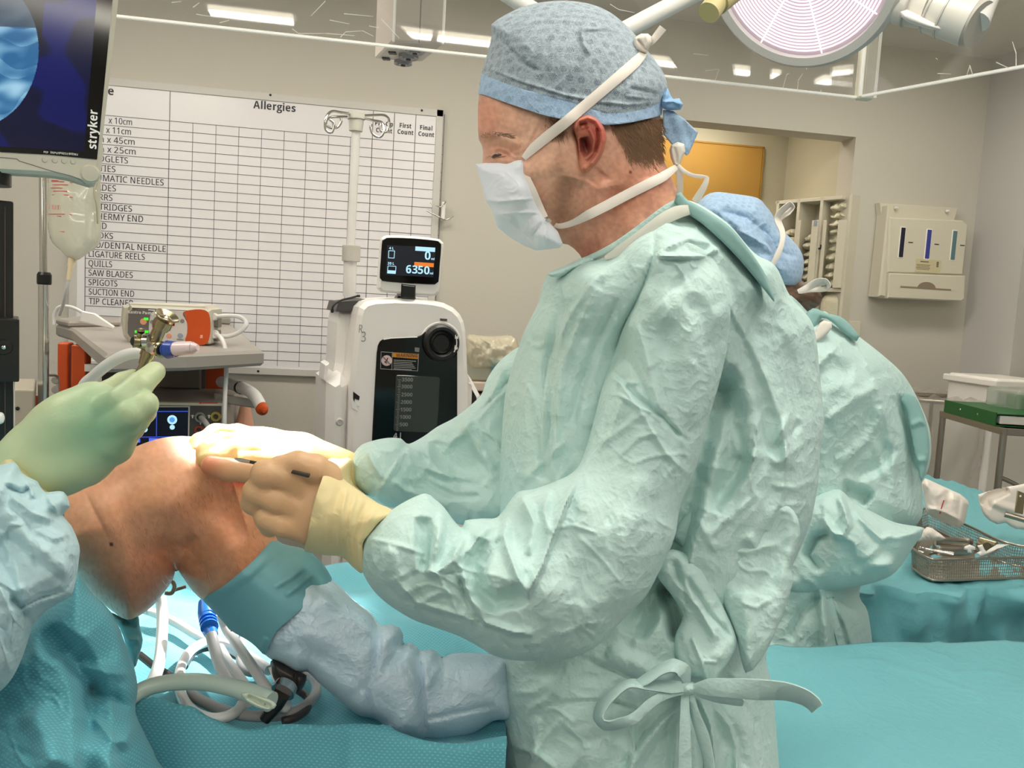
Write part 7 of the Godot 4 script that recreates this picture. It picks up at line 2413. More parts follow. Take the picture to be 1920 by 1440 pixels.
	for i in 380:
		var x := rng.randf_range(1022, 1066)
		var y := rng.randf_range(218, 262)
		if rng.randf() > 0.9 * blob(x, y, 1048, 232, 16, 22): continue
		roots.append(skin(head, x, y, 0.0))
		dirs.append((cam_basis * Vector3(0.2 + rng.randf_range(-0.3, 0.3), -0.9, 0.3)).normalized())
	hairs(b, roots, dirs, 0.010, 0.00035)
	for i in 700:
		var x := rng.randf_range(1030, 1080)
		var y := rng.randf_range(260, 420)
		if rng.randf() > blob(x, y, 1052, 345, 18, 70): continue
		roots.append(skin(head, x, y, 0.0))
	tag(obj("hair", b, M.hair, t), "short brown hair below the cap", "", "", "stuff")
	# ---- cap
	b = MB.new()
	var skull := [899, 220, 898, 180, 897, 173, 902, 140, 912, 106, 922, 67, 921, 46, 932, 37, 967, 18, 1005, 6, 1055, 1, 1105, 7, 1142, 22, 1168, 42, 1193, 67, 1218, 100, 1235, 122, 1248, 146, 1251, 168, 1245, 190, 1241, 215, 1241, 250, 1243, 300, 1262, 338, 1285, 400, 1180, 480, 1092, 486, 1066, 459, 1020, 462, 955, 430, 912, 372, 896, 340, 899, 262]
	var cap := puff(b, skull,
		{"ctl": [[1000, 250, 1.0], [1200, 250, 1.0], [1180, 430, 1.02]], "front": 0.0885, "back": 0.09, "rim": 150.0, "step": 2.6, "soften": 8, "crumple": [0.0035, 70.0, 0.0012, 26.0], "seed": 21.0,
		"clip": [893, 173, 898, 140, 908, 106, 916, 67, 912, 40, 932, 30, 967, 10, 1005, 0, 1055, -6, 1105, 0, 1142, 12, 1175, 38, 1200, 62, 1226, 98, 1243, 120, 1256, 146, 1259, 168, 1252, 190, 1243, 212, 1205, 223, 1168, 230, 1133, 232, 1118, 226, 1090, 222, 1055, 221, 1020, 214, 980, 201, 942, 188, 905, 175],
		"folds": [[[925, 60, 950, 48, 1010, 36, 1070, 36, 1088, 42], 10, 0.006, 2], [[1108, 14, 1096, 40, 1090, 60, 1094, 82, 1106, 102], 7, 0.007, 1], [[1094, 54, 1140, 52, 1180, 70, 1210, 100], 8, 0.006, 1], [[925, 60, 950, 85, 985, 120, 1015, 135], 8, -0.005, 1], [[912, 125, 970, 150, 1060, 178, 1120, 190, 1180, 196, 1236, 190], 6, 0.004, 5], [[1180, 165, 1215, 172, 1240, 178], 7, -0.004, 1], [[1170, 180, 1210, 184, 1240, 186], 5, 0.003, 1], [[930, 50, 945, 60, 940, 75], 9, 0.006, 0]]})
	obj("theatre_cap", b, M.cap_sheer, t)
	# folded band along the rim of the cap
	b = MB.new()
	puff(b, skull, {"ctl": [[1000, 250, 1.0], [1200, 250, 1.0], [1180, 430, 1.02]], "front": 0.0912, "back": 0.091, "rim": 150.0, "step": 2.4, "soften": 8, "crumple": [0.002, 40.0],
		"clip": [893, 174, 897, 138, 930, 150, 980, 167, 1030, 180, 1075, 192, 1110, 205, 1140, 212, 1180, 210, 1215, 202, 1243, 190, 1243, 213, 1205, 225, 1168, 232, 1133, 234, 1118, 228, 1090, 224, 1055, 223, 1020, 216, 980, 203, 942, 190, 905, 177]})
	obj("cap_band", b, M.cap, t)
	# knot and tails at the back of the cap
	b = MB.new()
	puff(b, [1238, 200, 1242, 176, 1252, 165, 1257, 178, 1262, 186, 1274, 184, 1281, 196, 1276, 206, 1262, 207, 1250, 207], {"ctl": [[1258, 190, 0.985]], "front": 0.012, "back": 0.012, "rim": 9.0, "step": 1.6, "crumple": [0.003, 14.0], "folds": [[[1240, 192, 1262, 190, 1278, 196], 6, 0.005, 1]]})
	obj("cap_knot", b, M.cap_band, t)
	b = MB.new()
	puff(b, [1243, 206, 1262, 208, 1282, 222, 1309, 248, 1300, 270, 1292, 288, 1287, 292, 1276, 282, 1262, 274, 1244, 252], {"ctl": [[1250, 220, 0.985], [1300, 260, 1.0]], "front": 0.0015, "back": 0.001, "rim": 5.0, "step": 2.0, "round": false, "folds": [[[1262, 210, 1275, 245, 1288, 285], 14, 0.003, 0]]})
	obj("cap_tail", b, M.cap, t)
	# ---- mask
	b = MB.new()
	var mk := puff(b, [892, 307, 930, 304, 977, 299, 983, 301, 990, 335, 1010, 380, 1026, 412, 1046, 434, 1055, 456, 1052, 464, 1030, 467, 1006, 470, 985, 462, 960, 448, 932, 426, 922, 393, 911, 377, 900, 336],
		{"ctl": [[900, 330, 0.985], [900, 308, 0.985], [980, 305, 0.93], [940, 308, 0.955], [990, 350, 0.93], [1030, 420, 0.94], [960, 440, 0.985]], "front": 0.03, "back": 0.03, "rim": 70.0, "step": 2.0, "soften": 5, "round": false, "crumple": [0.0025, 40.0, 0.001, 16.0], "seed": 31.0,
		"folds": [[[905, 376, 935, 380, 985, 376, 1008, 372], 12, 0.006, 3], [[925, 405, 960, 402, 1000, 400, 1022, 402], 10, 0.005, 3], [[896, 322, 940, 318, 984, 313], 3, 0.0012, 5], [[894, 314, 940, 310, 982, 305], 3, 0.0012, 5], [[1018, 416, 1000, 440, 1004, 468], 9, -0.008, 1], [[1025, 422, 1020, 445, 1024, 466], 7, 0.005, 1], [[935, 395, 960, 425, 990, 440], 12, 0.004, 1], [[965, 400, 975, 430, 1000, 455], 10, -0.005, 1], [[1040, 440, 1044, 464], 4, 0.002, 1]]})
	obj("face_mask", b, M.mask, t)
	b = MB.new()
	var e0 := []
	var eh := []
	for q in [[981, 300, 5], [988, 330, 7], [1000, 360, 9], [1012, 388, 9], [1024, 408, 6]]:
		e0.append(skin(mk, q[0] - 3, q[1], 0.001)); eh.append(cam_basis * Vector3(0.0006 * q[2], 0.0002 * q[2], 0))
	b.band(e0, eh, 0.0015)
	obj("mask_binding", b, M.tie, t)
	# ties of the mask, lying over cap and neck
	var over := func(x: float, y: float, up: float) -> float: return minf(skin_d(head, x, y), minf(skin_d(cap, x, y) if y < 232 else 9.0, 9.0)) - up
	b = MB.new()
	px_band(b, [[982, 297, skin_d(mk, 978, 304) - 0.001, 5], [1000, 278, over.call(1000, 278, 0.003), 9], [1030, 253, over.call(1030, 253, 0.006), 10], [1062, 228, over.call(1062, 228, 0.009), 10], [1090, 204, over.call(1090, 204, 0.004), 10], [1130, 170, over.call(1130, 170, 0.003), 10], [1165, 140, over.call(1165, 140, 0.003), 10.5], [1190, 118, over.call(1190, 118, 0.003), 10], [1203, 104, over.call(1203, 104, 0.003), 8], [1210, 90, over.call(1208, 92, 0.004), 5]], 0.0012)
	obj("mask_tie", b, M.tie, t)
	b = MB.new()
	puff(b, [1187, 84, 1190, 70, 1202, 63, 1215, 63, 1223, 70, 1224, 80, 1217, 90, 1212, 100, 1204, 98, 1192, 95], {"ctl": [[1205, 80, over.call(1200, 90, 0.004)]], "front": 0.008, "back": 0.006, "rim": 9.0, "step": 1.6, "folds": [[[1196, 74, 1206, 86, 1212, 94], 5, -0.005, 1], [[1212, 66, 1214, 80, 1210, 92], 4, 0.003, 1]]})
	px_band(b, [[1212, 86, over.call(1205, 92, 0.006), 3], [1222, 78, 0.965, 6], [1232, 66, 0.965, 7], [1243, 52, 0.965, 7.5]], 0.001)
	obj("tie_knot", b, M.tie, t)
	b = MB.new()
	px_band(b, [[1026, 411, 0.922, 4], [1034, 418, over.call(1050, 420, 0.004), 4], [1050, 424, over.call(1050, 424, 0.008), 5], [1076, 417, over.call(1076, 417, 0.014), 6], [1105, 402, over.call(1105, 402, 0.016), 9], [1140, 384, over.call(1140, 384, 0.010), 9.5], [1180, 363, over.call(1180, 363, 0.004), 9.5], [1220, 343, over.call(1220, 343, 0.004), 9.5], [1245, 330, over.call(1240, 332, 0.006), 9], [1268, 313, 0.985, 5]], 0.0012)
	obj("mask_tie", b, M.tie, t)
	b = MB.new()
	puff(b, [1255, 282, 1258, 272, 1270, 266, 1283, 270, 1285, 284, 1279, 298, 1273, 312, 1264, 310, 1258, 298], {"ctl": [[1270, 290, 0.99]], "front": 0.008, "back": 0.008, "rim": 8.0, "step": 1.6, "folds": [[[1264, 276, 1268, 292, 1270, 308], 5, -0.004, 1]]})
	px_band(b, [[1272, 310, 0.985, 3], [1284, 322, 0.98, 4], [1300, 329, 0.98, 3.5], [1316, 331, 0.98, 3.5], [1325, 334, 0.98, 4.5], [1320, 350, 0.98, 6], [1310, 367, 0.985, 7], [1303, 378, 0.99, 7]], 0.001)
	px_band(b, [[1268, 312, 0.985, 4], [1273, 325, 0.985, 7], [1275, 345, 0.99, 6], [1274, 368, 1.0, 6]], 0.001)
	obj("tie_knot", b, M.tie, t)

	# ---- gown: trunk
	b = MB.new()
	var trunk := puff(b, [1026, 515, 1060, 499, 1100, 484, 1116, 480, 1150, 462, 1190, 435, 1230, 408, 1266, 384, 1292, 376, 1330, 394, 1370, 424, 1414, 474, 1454, 499, 1481, 554, 1520, 600, 1531, 640, 1536, 690, 1543, 760, 1545, 800, 1538, 850, 1533, 911, 1520, 978, 1500, 1030, 1484, 1067, 1487, 1089, 1467, 1155, 1437, 1222, 1444, 1271, 1451, 1311, 1458, 1400, 1466, 1500, 1475, 1620, 935, 1620, 943, 1500, 944, 1440, 944, 1354, 931, 1320, 922, 1260, 920, 1230, 925, 1150, 930, 1050, 936, 970, 937, 900, 942, 800, 947, 742, 957, 700, 970, 658, 985, 617, 1009, 568],
		{"ctl": [[1195, 440, 0.955], [1240, 405, 0.955], [1120, 482, 0.975], [1200, 700, 1.08], [1010, 560, 1.03], [1000, 700, 1.05], [1280, 390, 1.03], [1480, 700, 1.1], [1200, 1300, 1.07], [1000, 1350, 1.05], [1420, 1300, 1.1]], "front": 0.125, "back": 0.12, "rim": 190.0, "step": 4.0, "soften": 4, "crumple": [0.011, 120.0, 0.0035, 38.0], "seed": 40.0,
		"folds": [
			# chest: long vertical folds under the collar
			[[1168, 480, 1110, 520, 1060, 600, 1030, 680, 1018, 760, 1014, 860], 26, 0.02, 3], [[1060, 560, 1040, 620, 1030, 690, 1026, 800, 1020, 900], 18, -0.016, 0], [[1120, 540, 1080, 620, 1052, 700, 1040, 800, 1030, 900], 22, 0.012, 1], [[1000, 640, 985, 720, 980, 830, 975, 900], 20, 0.009, 0], [[1160, 560, 1120, 640, 1090, 720, 1070, 800], 18, -0.010, 1], [[970, 700, 1000, 740, 1010, 800], 10, 0.005, 1], [[985, 640, 1010, 650, 1030, 640], 7, 0.004, 1],
			# shoulder and its pleat
			[[1232, 482, 1280, 484, 1325, 482, 1352, 464], 16, 0.020, 3], [[1240, 470, 1270, 455, 1290, 448, 1330, 456], 12, 0.008, 1], [[1228, 430, 1226, 480, 1205, 540, 1183, 585, 1150, 660], 9, -0.010, 1],
			[[1300, 420, 1350, 470, 1400, 520, 1440, 570], 26, 0.014, 2], [[1360, 460, 1420, 520, 1450, 562], 14, -0.012, 1],
			# the back: folds that run down from the shoulder
			[[1330, 520, 1370, 580, 1410, 650, 1440, 720, 1466, 790, 1478, 880], 34, 0.022, 1], [[1320, 560, 1360, 650, 1390, 720, 1404, 800, 1400, 860], 38, 0.020, 0], [[1350, 690, 1380, 780, 1370, 880, 1340, 960], 46, -0.035, 0], [[1480, 780, 1478, 860, 1470, 930, 1440, 1000], 30, 0.014, 2], [[1420, 840, 1400, 900, 1350, 960], 22, 0.014, 1], [[1500, 790, 1470, 830, 1440, 850], 20, -0.012, 1], [[1450, 910, 1490, 915, 1530, 900], 10, 0.008, 1], [[1460, 950, 1495, 945, 1525, 950], 9, 0.007, 1], [[1400, 1000, 1430, 1050, 1440, 1120], 26, 0.012, 1], [[1470, 600, 1500, 660, 1520, 740], 22, 0.010, 0],
			# the hollow behind the arm and the waist
			[[1345, 700, 1320, 820, 1290, 940, 1262, 1020, 1240, 1090, 1180, 1190], 40, -0.05, 0], [[1250, 1090, 1262, 1150, 1275, 1200], 26, -0.05, 0],
			# skirt: gathers from the knot, overlap at the hip
			[[1290, 1305, 1240, 1350, 1190, 1420, 1160, 1500], 26, 0.022, 1], [[1286, 1310, 1270, 1370, 1262, 1440, 1258, 1500], 16, 0.02, 1], [[1310, 1310, 1330, 1360, 1340, 1440, 1342, 1500], 20, 0.02, 3], [[1340, 1320, 1370, 1360, 1384, 1400, 1386, 1500], 22, 0.024, 2], [[1300, 1310, 1316, 1370, 1322, 1440, 1322, 1500], 12, -0.02, 1], [[1360, 1320, 1400, 1370, 1420, 1440, 1425, 1500], 26, 0.016, 0], [[1275, 1312, 1210, 1370, 1170, 1440], 16, -0.016, 1], [[1183, 1350, 1187, 1400, 1178, 1500], 8, 0.012, 5],
			[[1200, 1330, 1140, 1312, 1060, 1316, 990, 1330], 9, -0.014, 3], [[990, 1332, 1040, 1300, 1060, 1260, 1062, 1236], 14, 0.008, 1], [[1010, 1345, 1003, 1400, 1000, 1430], 12, 0.008, 1], [[1100, 1240, 1160, 1262, 1220, 1290, 1270, 1300], 16, -0.014, 3], [[1140, 1220, 1200, 1250, 1260, 1280], 30, 0.014, 0], [[960, 1400, 1000, 1410, 1040, 1440], 10, 0.008, 1], [[1060, 1340, 1020, 1390, 990, 1440], 14, 0.008, 1]]})
	obj("gown", b, M.gown, t)
	# ---- gown: collar, neck lining, back overlap
	b = MB.new()
	px_band(b, [[1136, 484, 0.925, 4], [1160, 471, 0.918, 9], [1200, 444, 0.912, 11], [1240, 414, 0.912, 12], [1268, 399, 0.918, 12], [1290, 394, 0.925, 9]], 0.004)
	var bind := MB.new()
	px_band(bind, [[1100, 486, 0.95, 5], [1130, 472, 0.933, 5], [1160, 455, 0.929, 5.5], [1200, 427, 0.927, 6], [1240, 396, 0.928, 6], [1268, 380, 0.934, 6]], 0.005)
	obj("neck_binding", bind, M.gown, t)
	obj("neck_lining", b, plain(rgb(222, 222, 212), 0.75), t)
	b = MB.new()
	puff(b, [1026, 515, 1060, 498, 1090, 484, 1112, 478, 1128, 484, 1108, 496, 1075, 506, 1050, 520], {"ctl": [[1070, 495, 0.955]], "front": 0.014, "back": 0.01, "rim": 10.0, "step": 2.5, "crumple": [0.003, 18.0]})
	obj("collar_tip", b, M.gown, t)
	b = MB.new()
	puff(b, [1264, 378, 1268, 364, 1276, 360, 1288, 374, 1320, 392, 1368, 425, 1400, 462, 1430, 505, 1448, 545, 1452, 566, 1440, 552, 1410, 515, 1380, 480, 1345, 445, 1310, 415, 1280, 396], {"ctl": [[1280, 380, 0.93], [1360, 440, 0.918], [1450, 560, 0.93]], "front": 0.006, "back": 0.03, "rim": 8.0, "step": 2.5})
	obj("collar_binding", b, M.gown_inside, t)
	# ---- hanging flaps of the gown's back
	b = MB.new()
	puff(b, [1264, 1002, 1290, 960, 1330, 930, 1400, 930, 1480, 950, 1500, 1000, 1482, 1067, 1487, 1089, 1468, 1150, 1440, 1215, 1412, 1256, 1398, 1262, 1388, 1230, 1378, 1187, 1360, 1140, 1345, 1100, 1315, 1058, 1290, 1040],
		{"ctl": [[1400, 1000, 0.985], [1400, 1250, 0.955]], "front": 0.02, "back": 0.02, "rim": 40.0, "step": 3.5, "crumple": [0.008, 80.0, 0.003, 28.0], "seed": 51.0, "folds": [[[1300, 985, 1340, 980, 1356, 985], 14, -0.02, 1], [[1350, 960, 1380, 930, 1400, 900], 16, 0.014, 1], [[1320, 1050, 1350, 1030, 1400, 1035, 1460, 1020], 14, 0.008, 1], [[1390, 1130, 1420, 1140, 1440, 1125], 7, 0.006, 1], [[1395, 1110, 1405, 1180, 1400, 1250], 24, 0.010, 0], [[1468, 960, 1455, 1040, 1430, 1120], 26, -0.010, 0]]})
	obj("gown_flap", b, M.gown, t)
	b = MB.new()
	puff(b, [1231, 1076, 1240, 1040, 1262, 1030, 1289, 1040, 1316, 1062, 1347, 1120, 1362, 1150, 1378, 1187, 1380, 1213, 1360, 1250, 1339, 1284, 1326, 1282, 1318, 1272, 1290, 1264, 1268, 1230, 1266, 1192, 1280, 1155, 1262, 1120],
		{"ctl": [[1300, 1150, 0.96], [1330, 1280, 0.935]], "front": 0.022, "back": 0.02, "rim": 36.0, "step": 3.0, "crumple": [0.006, 60.0, 0.003, 24.0], "seed": 55.0, "folds": [[[1265, 1090, 1310, 1140, 1345, 1200], 16, 0.010, 1], [[1285, 1080, 1330, 1150, 1372, 1195], 10, -0.008, 1], [[1300, 1195, 1318, 1240, 1326, 1280], 12, 0.012, 2], [[1318, 1240, 1345, 1242], 6, 0.004, 1], [[1262, 1050, 1275, 1090, 1290, 1130], 14, -0.010, 1]]})
	obj("gown_flap", b, M.gown, t)
	# ---- near sleeve, which grows out of the shoulder
	b = MB.new()
	var shoulder := []
	for q in [[1232, 470], [1290, 455], [1340, 490], [1366, 560], [1205, 538], [1285, 500], [1290, 540], [1183, 584], [1364, 640]]:
		shoulder.append([q[0], q[1], skin_d(trunk, q[0], q[1]) - 0.001])
	puff(b, [1232, 470, 1205, 538, 1183, 584, 1150, 659, 1128, 731, 1102, 830, 1080, 880, 1040, 903, 1000, 917, 972, 922, 952, 945, 932, 970, 905, 972, 872, 976, 866, 991, 848, 972, 831, 949, 814, 935, 797, 925, 760, 940, 724, 964, 700, 988, 680, 1014, 677, 1057, 689, 1091, 719, 1126, 771, 1160, 820, 1178, 861, 1193, 895, 1211, 930, 1231, 977, 1239, 1030, 1238, 1071, 1234, 1120, 1211, 1165, 1165, 1209, 1120, 1232, 1080, 1252, 1040, 1267, 1000, 1276, 947, 1307, 871, 1326, 794, 1348, 720, 1365, 640, 1368, 560, 1340, 490, 1290, 455],
		{"ctl": shoulder + [[1240, 640, 0.93], [1200, 800, 0.92], [1130, 1050, 0.88], [1000, 1120, 0.86], [700, 1040, 0.87], [950, 960, 0.9], [1150, 660, 0.955]], "fade": [[1285, 470, 110.0, 0.92]], "front": 0.062, "back": 0.055, "rim": 110.0, "step": 3.5, "soften": 4, "crumple": [0.009, 110.0, 0.003, 34.0], "seed": 61.0,
		"folds": [
			[[1100, 860, 1080, 905, 1050, 980, 1020, 1060, 988, 1124], 26, 0.022, 2],
			# armpit star
			[[1148, 660, 1140, 700, 1128, 740], 12, -0.012, 1], [[1145, 690, 1190, 740, 1240, 780, 1290, 830], 10, -0.009, 1], [[1150, 700, 1200, 770, 1250, 850, 1300, 900], 14, 0.008, 1], [[1140, 705, 1170, 720, 1200, 716], 8, 0.007, 1], [[1130, 740, 1160, 740, 1200, 765, 1230, 775], 7, 0.006, 1], [[1150, 660, 1180, 680, 1210, 730, 1225, 770], 12, -0.006, 1], [[1190, 600, 1210, 660, 1225, 720, 1240, 780], 16, 0.008, 1], [[1170, 740, 1150, 800, 1120, 850], 12, 0.006, 1], [[1160, 720, 1140, 770, 1130, 820], 9, -0.006, 1],
			[[1160, 855, 1200, 820, 1235, 812], 6, 0.005, 1], [[1180, 870, 1230, 855, 1290, 850], 6, 0.004, 1], [[1240, 560, 1280, 640, 1300, 720, 1310, 800], 36, 0.008, 0], [[1270, 520, 1320, 600, 1345, 690], 26, -0.008, 0],
			# long relaxed folds of the upper arm
			[[1220, 800, 1200, 920, 1160, 1060, 1110, 1180], 50, 0.010, 0], [[1080, 1000, 1130, 1050, 1170, 1100], 8, 0.003, 1], [[1040, 990, 1075, 985, 1120, 1000], 6, 0.004, 1], [[1050, 1190, 1100, 1170, 1150, 1165], 6, 0.004, 1],
			# crook of the elbow: deep soft folds of the forearm
			[[870, 985, 868, 1010, 850, 1050, 820, 1075, 800, 1072], 18, 0.020, 1], [[832, 952, 825, 1000, 808, 1060, 808, 1076], 14, 0.016, 0], [[795, 970, 795, 1020, 800, 1070], 22, -0.018, 0], [[866, 1075, 870, 1100, 890, 1150, 910, 1170, 960, 1188, 1000, 1192], 20, 0.020, 3], [[880, 1040, 900, 1000, 925, 975], 18, 0.016, 1], [[905, 1010, 890, 1060, 900, 1110, 930, 1130, 985, 1110], 26, -0.022, 0], [[905, 1060, 930, 1020, 945, 1010], 14, -0.01, 1], [[950, 960, 945, 1010, 970, 1080, 985, 1110], 18, 0.016, 1], [[820, 1076, 850, 1075, 866, 1072], 8, -0.012, 3], [[860, 1080, 880, 1130, 905, 1168], 12, -0.012, 1], [[690, 1010, 740, 1020, 800, 1040], 8, 0.006, 1], [[735, 1080, 780, 1130, 850, 1150, 900, 1165], 14, 0.009, 1], [[730, 1020, 740, 1070, 770, 1120], 26, 0.008, 0], [[690, 1090, 740, 1130, 820, 1170], 14, 0.006, 0], [[820, 1080, 840, 1110, 860, 1150], 9, 0.006, 1], [[852, 1165, 880, 1155, 900, 1155], 6, -0.005, 1], [[940, 1200, 960, 1220, 990, 1218, 1030, 1212], 8, -0.006, 1], [[930, 1190, 940, 1215], 8, 0.005, 1], [[980, 930, 1000, 980, 990, 1040], 16, 0.012, 1], [[1030, 910, 1020, 960, 1030, 1000], 14, 0.010, 1]]})
	obj("gown_sleeve", b, M.gown, t)
	# ---- far sleeve
	b = MB.new()
	puff(b, [1010, 590, 985, 640, 962, 657, 940, 674, 922, 696, 911, 716, 900, 743, 857, 780, 820, 800, 793, 819, 764, 833, 752, 822, 726, 821, 700, 826, 678, 834, 664, 850, 657, 872, 657, 902, 672, 920, 687, 931, 719, 950, 760, 955, 800, 960, 870, 985, 940, 985, 1000, 960, 1040, 800],
		{"ctl": [[980, 680, 1.16], [860, 850, 1.12], [680, 880, 1.02], [900, 960, 1.08]], "front": 0.045, "back": 0.06, "rim": 55.0, "step": 3.5, "crumple": [0.009, 80.0, 0.003, 26.0], "seed": 71.0,
		"folds": [[[950, 660, 925, 740, 890, 780, 830, 850], 16, 0.012, 1], [[960, 705, 920, 750, 880, 790], 8, -0.01, 1], [[758, 826, 768, 860, 772, 900, 778, 945], 12, 0.012, 3], [[765, 836, 745, 860, 722, 900, 700, 930], 16, 0.014, 3], [[690, 840, 700, 870, 720, 900], 12, 0.008, 1], [[800, 825, 810, 870, 850, 900], 18, 0.010, 1], [[780, 870, 830, 890, 900, 900], 14, 0.010, 1], [[790, 900, 850, 930, 900, 930], 12, -0.008, 1], [[870, 790, 900, 850, 930, 880], 18, 0.010, 1], [[700, 840, 730, 848, 750, 840], 7, 0.004, 1], [[740, 900, 760, 920, 800, 930], 10, 0.008, 1]]})
	obj("gown_sleeve", b, M.gown, t)
	# ---- belt bow at the back of the waist
	b = MB.new()
	puff(b, [1276, 1284, 1288, 1276, 1302, 1280, 1308, 1292, 1302, 1304, 1286, 1306, 1274, 1298], {"ctl": [[1291, 1290, 0.925]], "front": 0.016, "back": 0.02, "rim": 10.0, "step": 2.0, "crumple": [0.003, 14.0]})
	obj("belt_knot", b, M.gown, t)
	b = MB.new()
	px_band(b, [[1288, 1288, 0.915, 8], [1260, 1288, 0.9, 12, 0.006], [1215, 1285, 0.885, 8, 0.01], [1180, 1282, 0.875, 7, 0.014], [1150, 1300, 0.865, 9, 0.02], [1128, 1325, 0.86, 10, 0.024], [1122, 1346, 0.858, 8, 0.024], [1135, 1360, 0.858, 8, 0.02], [1160, 1357, 0.862, 9, 0.01], [1190, 1345, 0.87, 10], [1220, 1318, 0.88, 9], [1250, 1302, 0.895, 8], [1284, 1294, 0.915, 7]], 0.002)
	px_band(b, [[1288, 1280, 0.915, 6], [1282, 1258, 0.9, 14, 0.008], [1262, 1248, 0.89, 12, 0.014], [1238, 1256, 0.885, 9, 0.016], [1210, 1275, 0.88, 9, 0.01], [1190, 1285, 0.885, 6]], 0.002)
	obj("belt_loop", b, M.gown, t)
	b = MB.new()
	px_band(b, [[1300, 1290, 0.915, 7], [1330, 1288, 0.9, 16], [1370, 1290, 0.89, 18], [1420, 1293, 0.88, 19, 0.004], [1470, 1296, 0.87, 16, 0.01], [1505, 1306, 0.865, 14, 0.014], [1524, 1318, 0.865, 13, 0.012], [1532, 1328, 0.867, 12, 0.01]], 0.002)
	px_band(b, [[1300, 1296, 0.915, 6], [1340, 1306, 0.905, 9, 0.006], [1380, 1314, 0.9, 8, 0.008], [1394, 1318, 0.9, 4, 0.008]], 0.002)
	obj("belt_tail", b, M.gown, t)
	b = MB.new()
	px_band(b, [[1284, 1302, 0.92, 7], [1284, 1340, 0.91, 9], [1284, 1390, 0.905, 11], [1284, 1450, 0.905, 13], [1284, 1520, 0.91, 13]], 0.0025)
	px_band(b, [[1296, 1302, 0.92, 5], [1304, 1340, 0.912, 8, 0.006], [1318, 1380, 0.908, 11, 0.006], [1330, 1430, 0.906, 9, 0.006], [1334, 1500, 0.91, 9, 0.006]], 0.0025)
	obj("belt_string", b, M.gown, t)

	# ---- near hand in its glove: fingers on the knee, scalpel held under the thumb
	var latex := func(p: Vector3) -> Color:
		var k := n2.get_noise_3d(p.x * 900, p.y * 900, p.z * 900) * 0.08
		var tip := exp(-pow((p - P(395, 874, 0.89)).length() / 0.02, 2))  # fingertip reddened as if lit from behind, painted into the glove colour
		var c := lin(214, 172, 132).lerp(lin(222, 140, 108), tip)
		return Color(c.r * (1 + k), c.g * (1 + k), c.b * (1 + k))
	b = MB.new()
	hand(b, [
		[[612, 968, 0.875, 0.03], [596, 955, 0.872, 0.032], [560, 935, 0.868, 0.022]],
		[[600, 918, 0.868, 0.025], [565, 900, 0.866, 0.018]],
		[[592, 978, 0.872, 0.026], [565, 975, 0.866, 0.022]],
		[0.003, [560, 912, 0.872, 0.015], [510, 897, 0.88, 0.0125], [470, 886, 0.886, 0.0112], [430, 881, 0.89, 0.0122], [396, 873, 0.893, 0.0105]],
		[0.0026, [575, 922, 0.862, 0.0175], [530, 893, 0.845, 0.0145], [497, 889, 0.838, 0.014], [490, 914, 0.845, 0.0125], [512, 934, 0.856, 0.011]],
		[0.0026, [570, 955, 0.86, 0.017], [520, 938, 0.846, 0.0135], [479, 922, 0.842, 0.0125], [474, 942, 0.849, 0.0116], [500, 960, 0.86, 0.011]],
		[0.0026, [575, 988, 0.862, 0.017], [530, 982, 0.852, 0.0132], [499, 970, 0.85, 0.0116], [506, 988, 0.858, 0.0105]],
		[0.003, [606, 896, 0.864, 0.019], [588, 880, 0.852, 0.0155], [558, 869, 0.846, 0.0126], [524, 872, 0.843, 0.0096]]], 0.0024, 0.007, latex)
	obj("glove", b, M.glove, t)
	b = MB.new()
	puff(b, [540, 855, 580, 862, 618, 872, 634, 887, 651, 904, 670, 917, 687, 929, 708, 943, 740, 962, 720, 1000, 696, 1050, 688, 1080, 660, 1062, 641, 1044, 606, 1041, 574, 1034, 540, 1028],
		{"ctl": [[590, 960, 0.875], [690, 1010, 0.885]], "front": 0.047, "back": 0.045, "rim": 75.0, "step": 2.5, "soften": 5, "crumple": [0.0012, 26.0], "seed": 80.0,
		"clip": [616, 868, 634, 882, 651, 900, 690, 925, 740, 955, 712, 978, 692, 1002, 680, 1020, 682, 1045, 680, 1074, 660, 1066, 641, 1048, 606, 1044, 572, 1034, 576, 1008, 580, 985, 589, 943, 603, 900],
		"folds": [[[655, 910, 645, 950, 637, 1000, 640, 1040], 8, 0.005, 2], [[672, 922, 660, 960, 650, 1010, 655, 1050], 8, 0.005, 2], [[690, 935, 676, 965, 664, 1010, 668, 1055], 8, -0.004, 1], [[640, 900, 628, 950, 620, 1000, 622, 1038], 12, -0.003, 0], [[705, 948, 690, 980, 676, 1020], 8, 0.004, 1]]})
	obj("glove_cuff", b, M.cuff, t)
	# ---- far hand, lit up by the lamp
	b = MB.new()
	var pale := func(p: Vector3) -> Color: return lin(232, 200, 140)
	hand(b, [
		[[640, 890, 1.02, 0.03], [560, 862, 1.02, 0.032], [490, 842, 1.015, 0.026]],
		[[560, 880, 1.0, 0.028], [490, 862, 1.0, 0.02]],
		[[500, 838, 1.01, 0.022], [445, 818, 1.0, 0.0135], [405, 816, 0.985, 0.0125], [376, 832, 0.96, 0.0115], [372, 848, 0.945, 0.0105]],
		[[490, 850, 0.995, 0.02], [450, 832, 0.975, 0.0135], [415, 832, 0.95, 0.0125], [390, 848, 0.925, 0.0115], [388, 862, 0.915, 0.0105]],
		[[500, 862, 0.99, 0.02], [462, 850, 0.965, 0.013], [430, 850, 0.935, 0.012], [408, 862, 0.915, 0.011]],
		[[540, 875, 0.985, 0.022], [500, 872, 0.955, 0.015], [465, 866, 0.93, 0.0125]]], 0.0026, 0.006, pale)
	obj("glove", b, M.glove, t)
	b = MB.new()
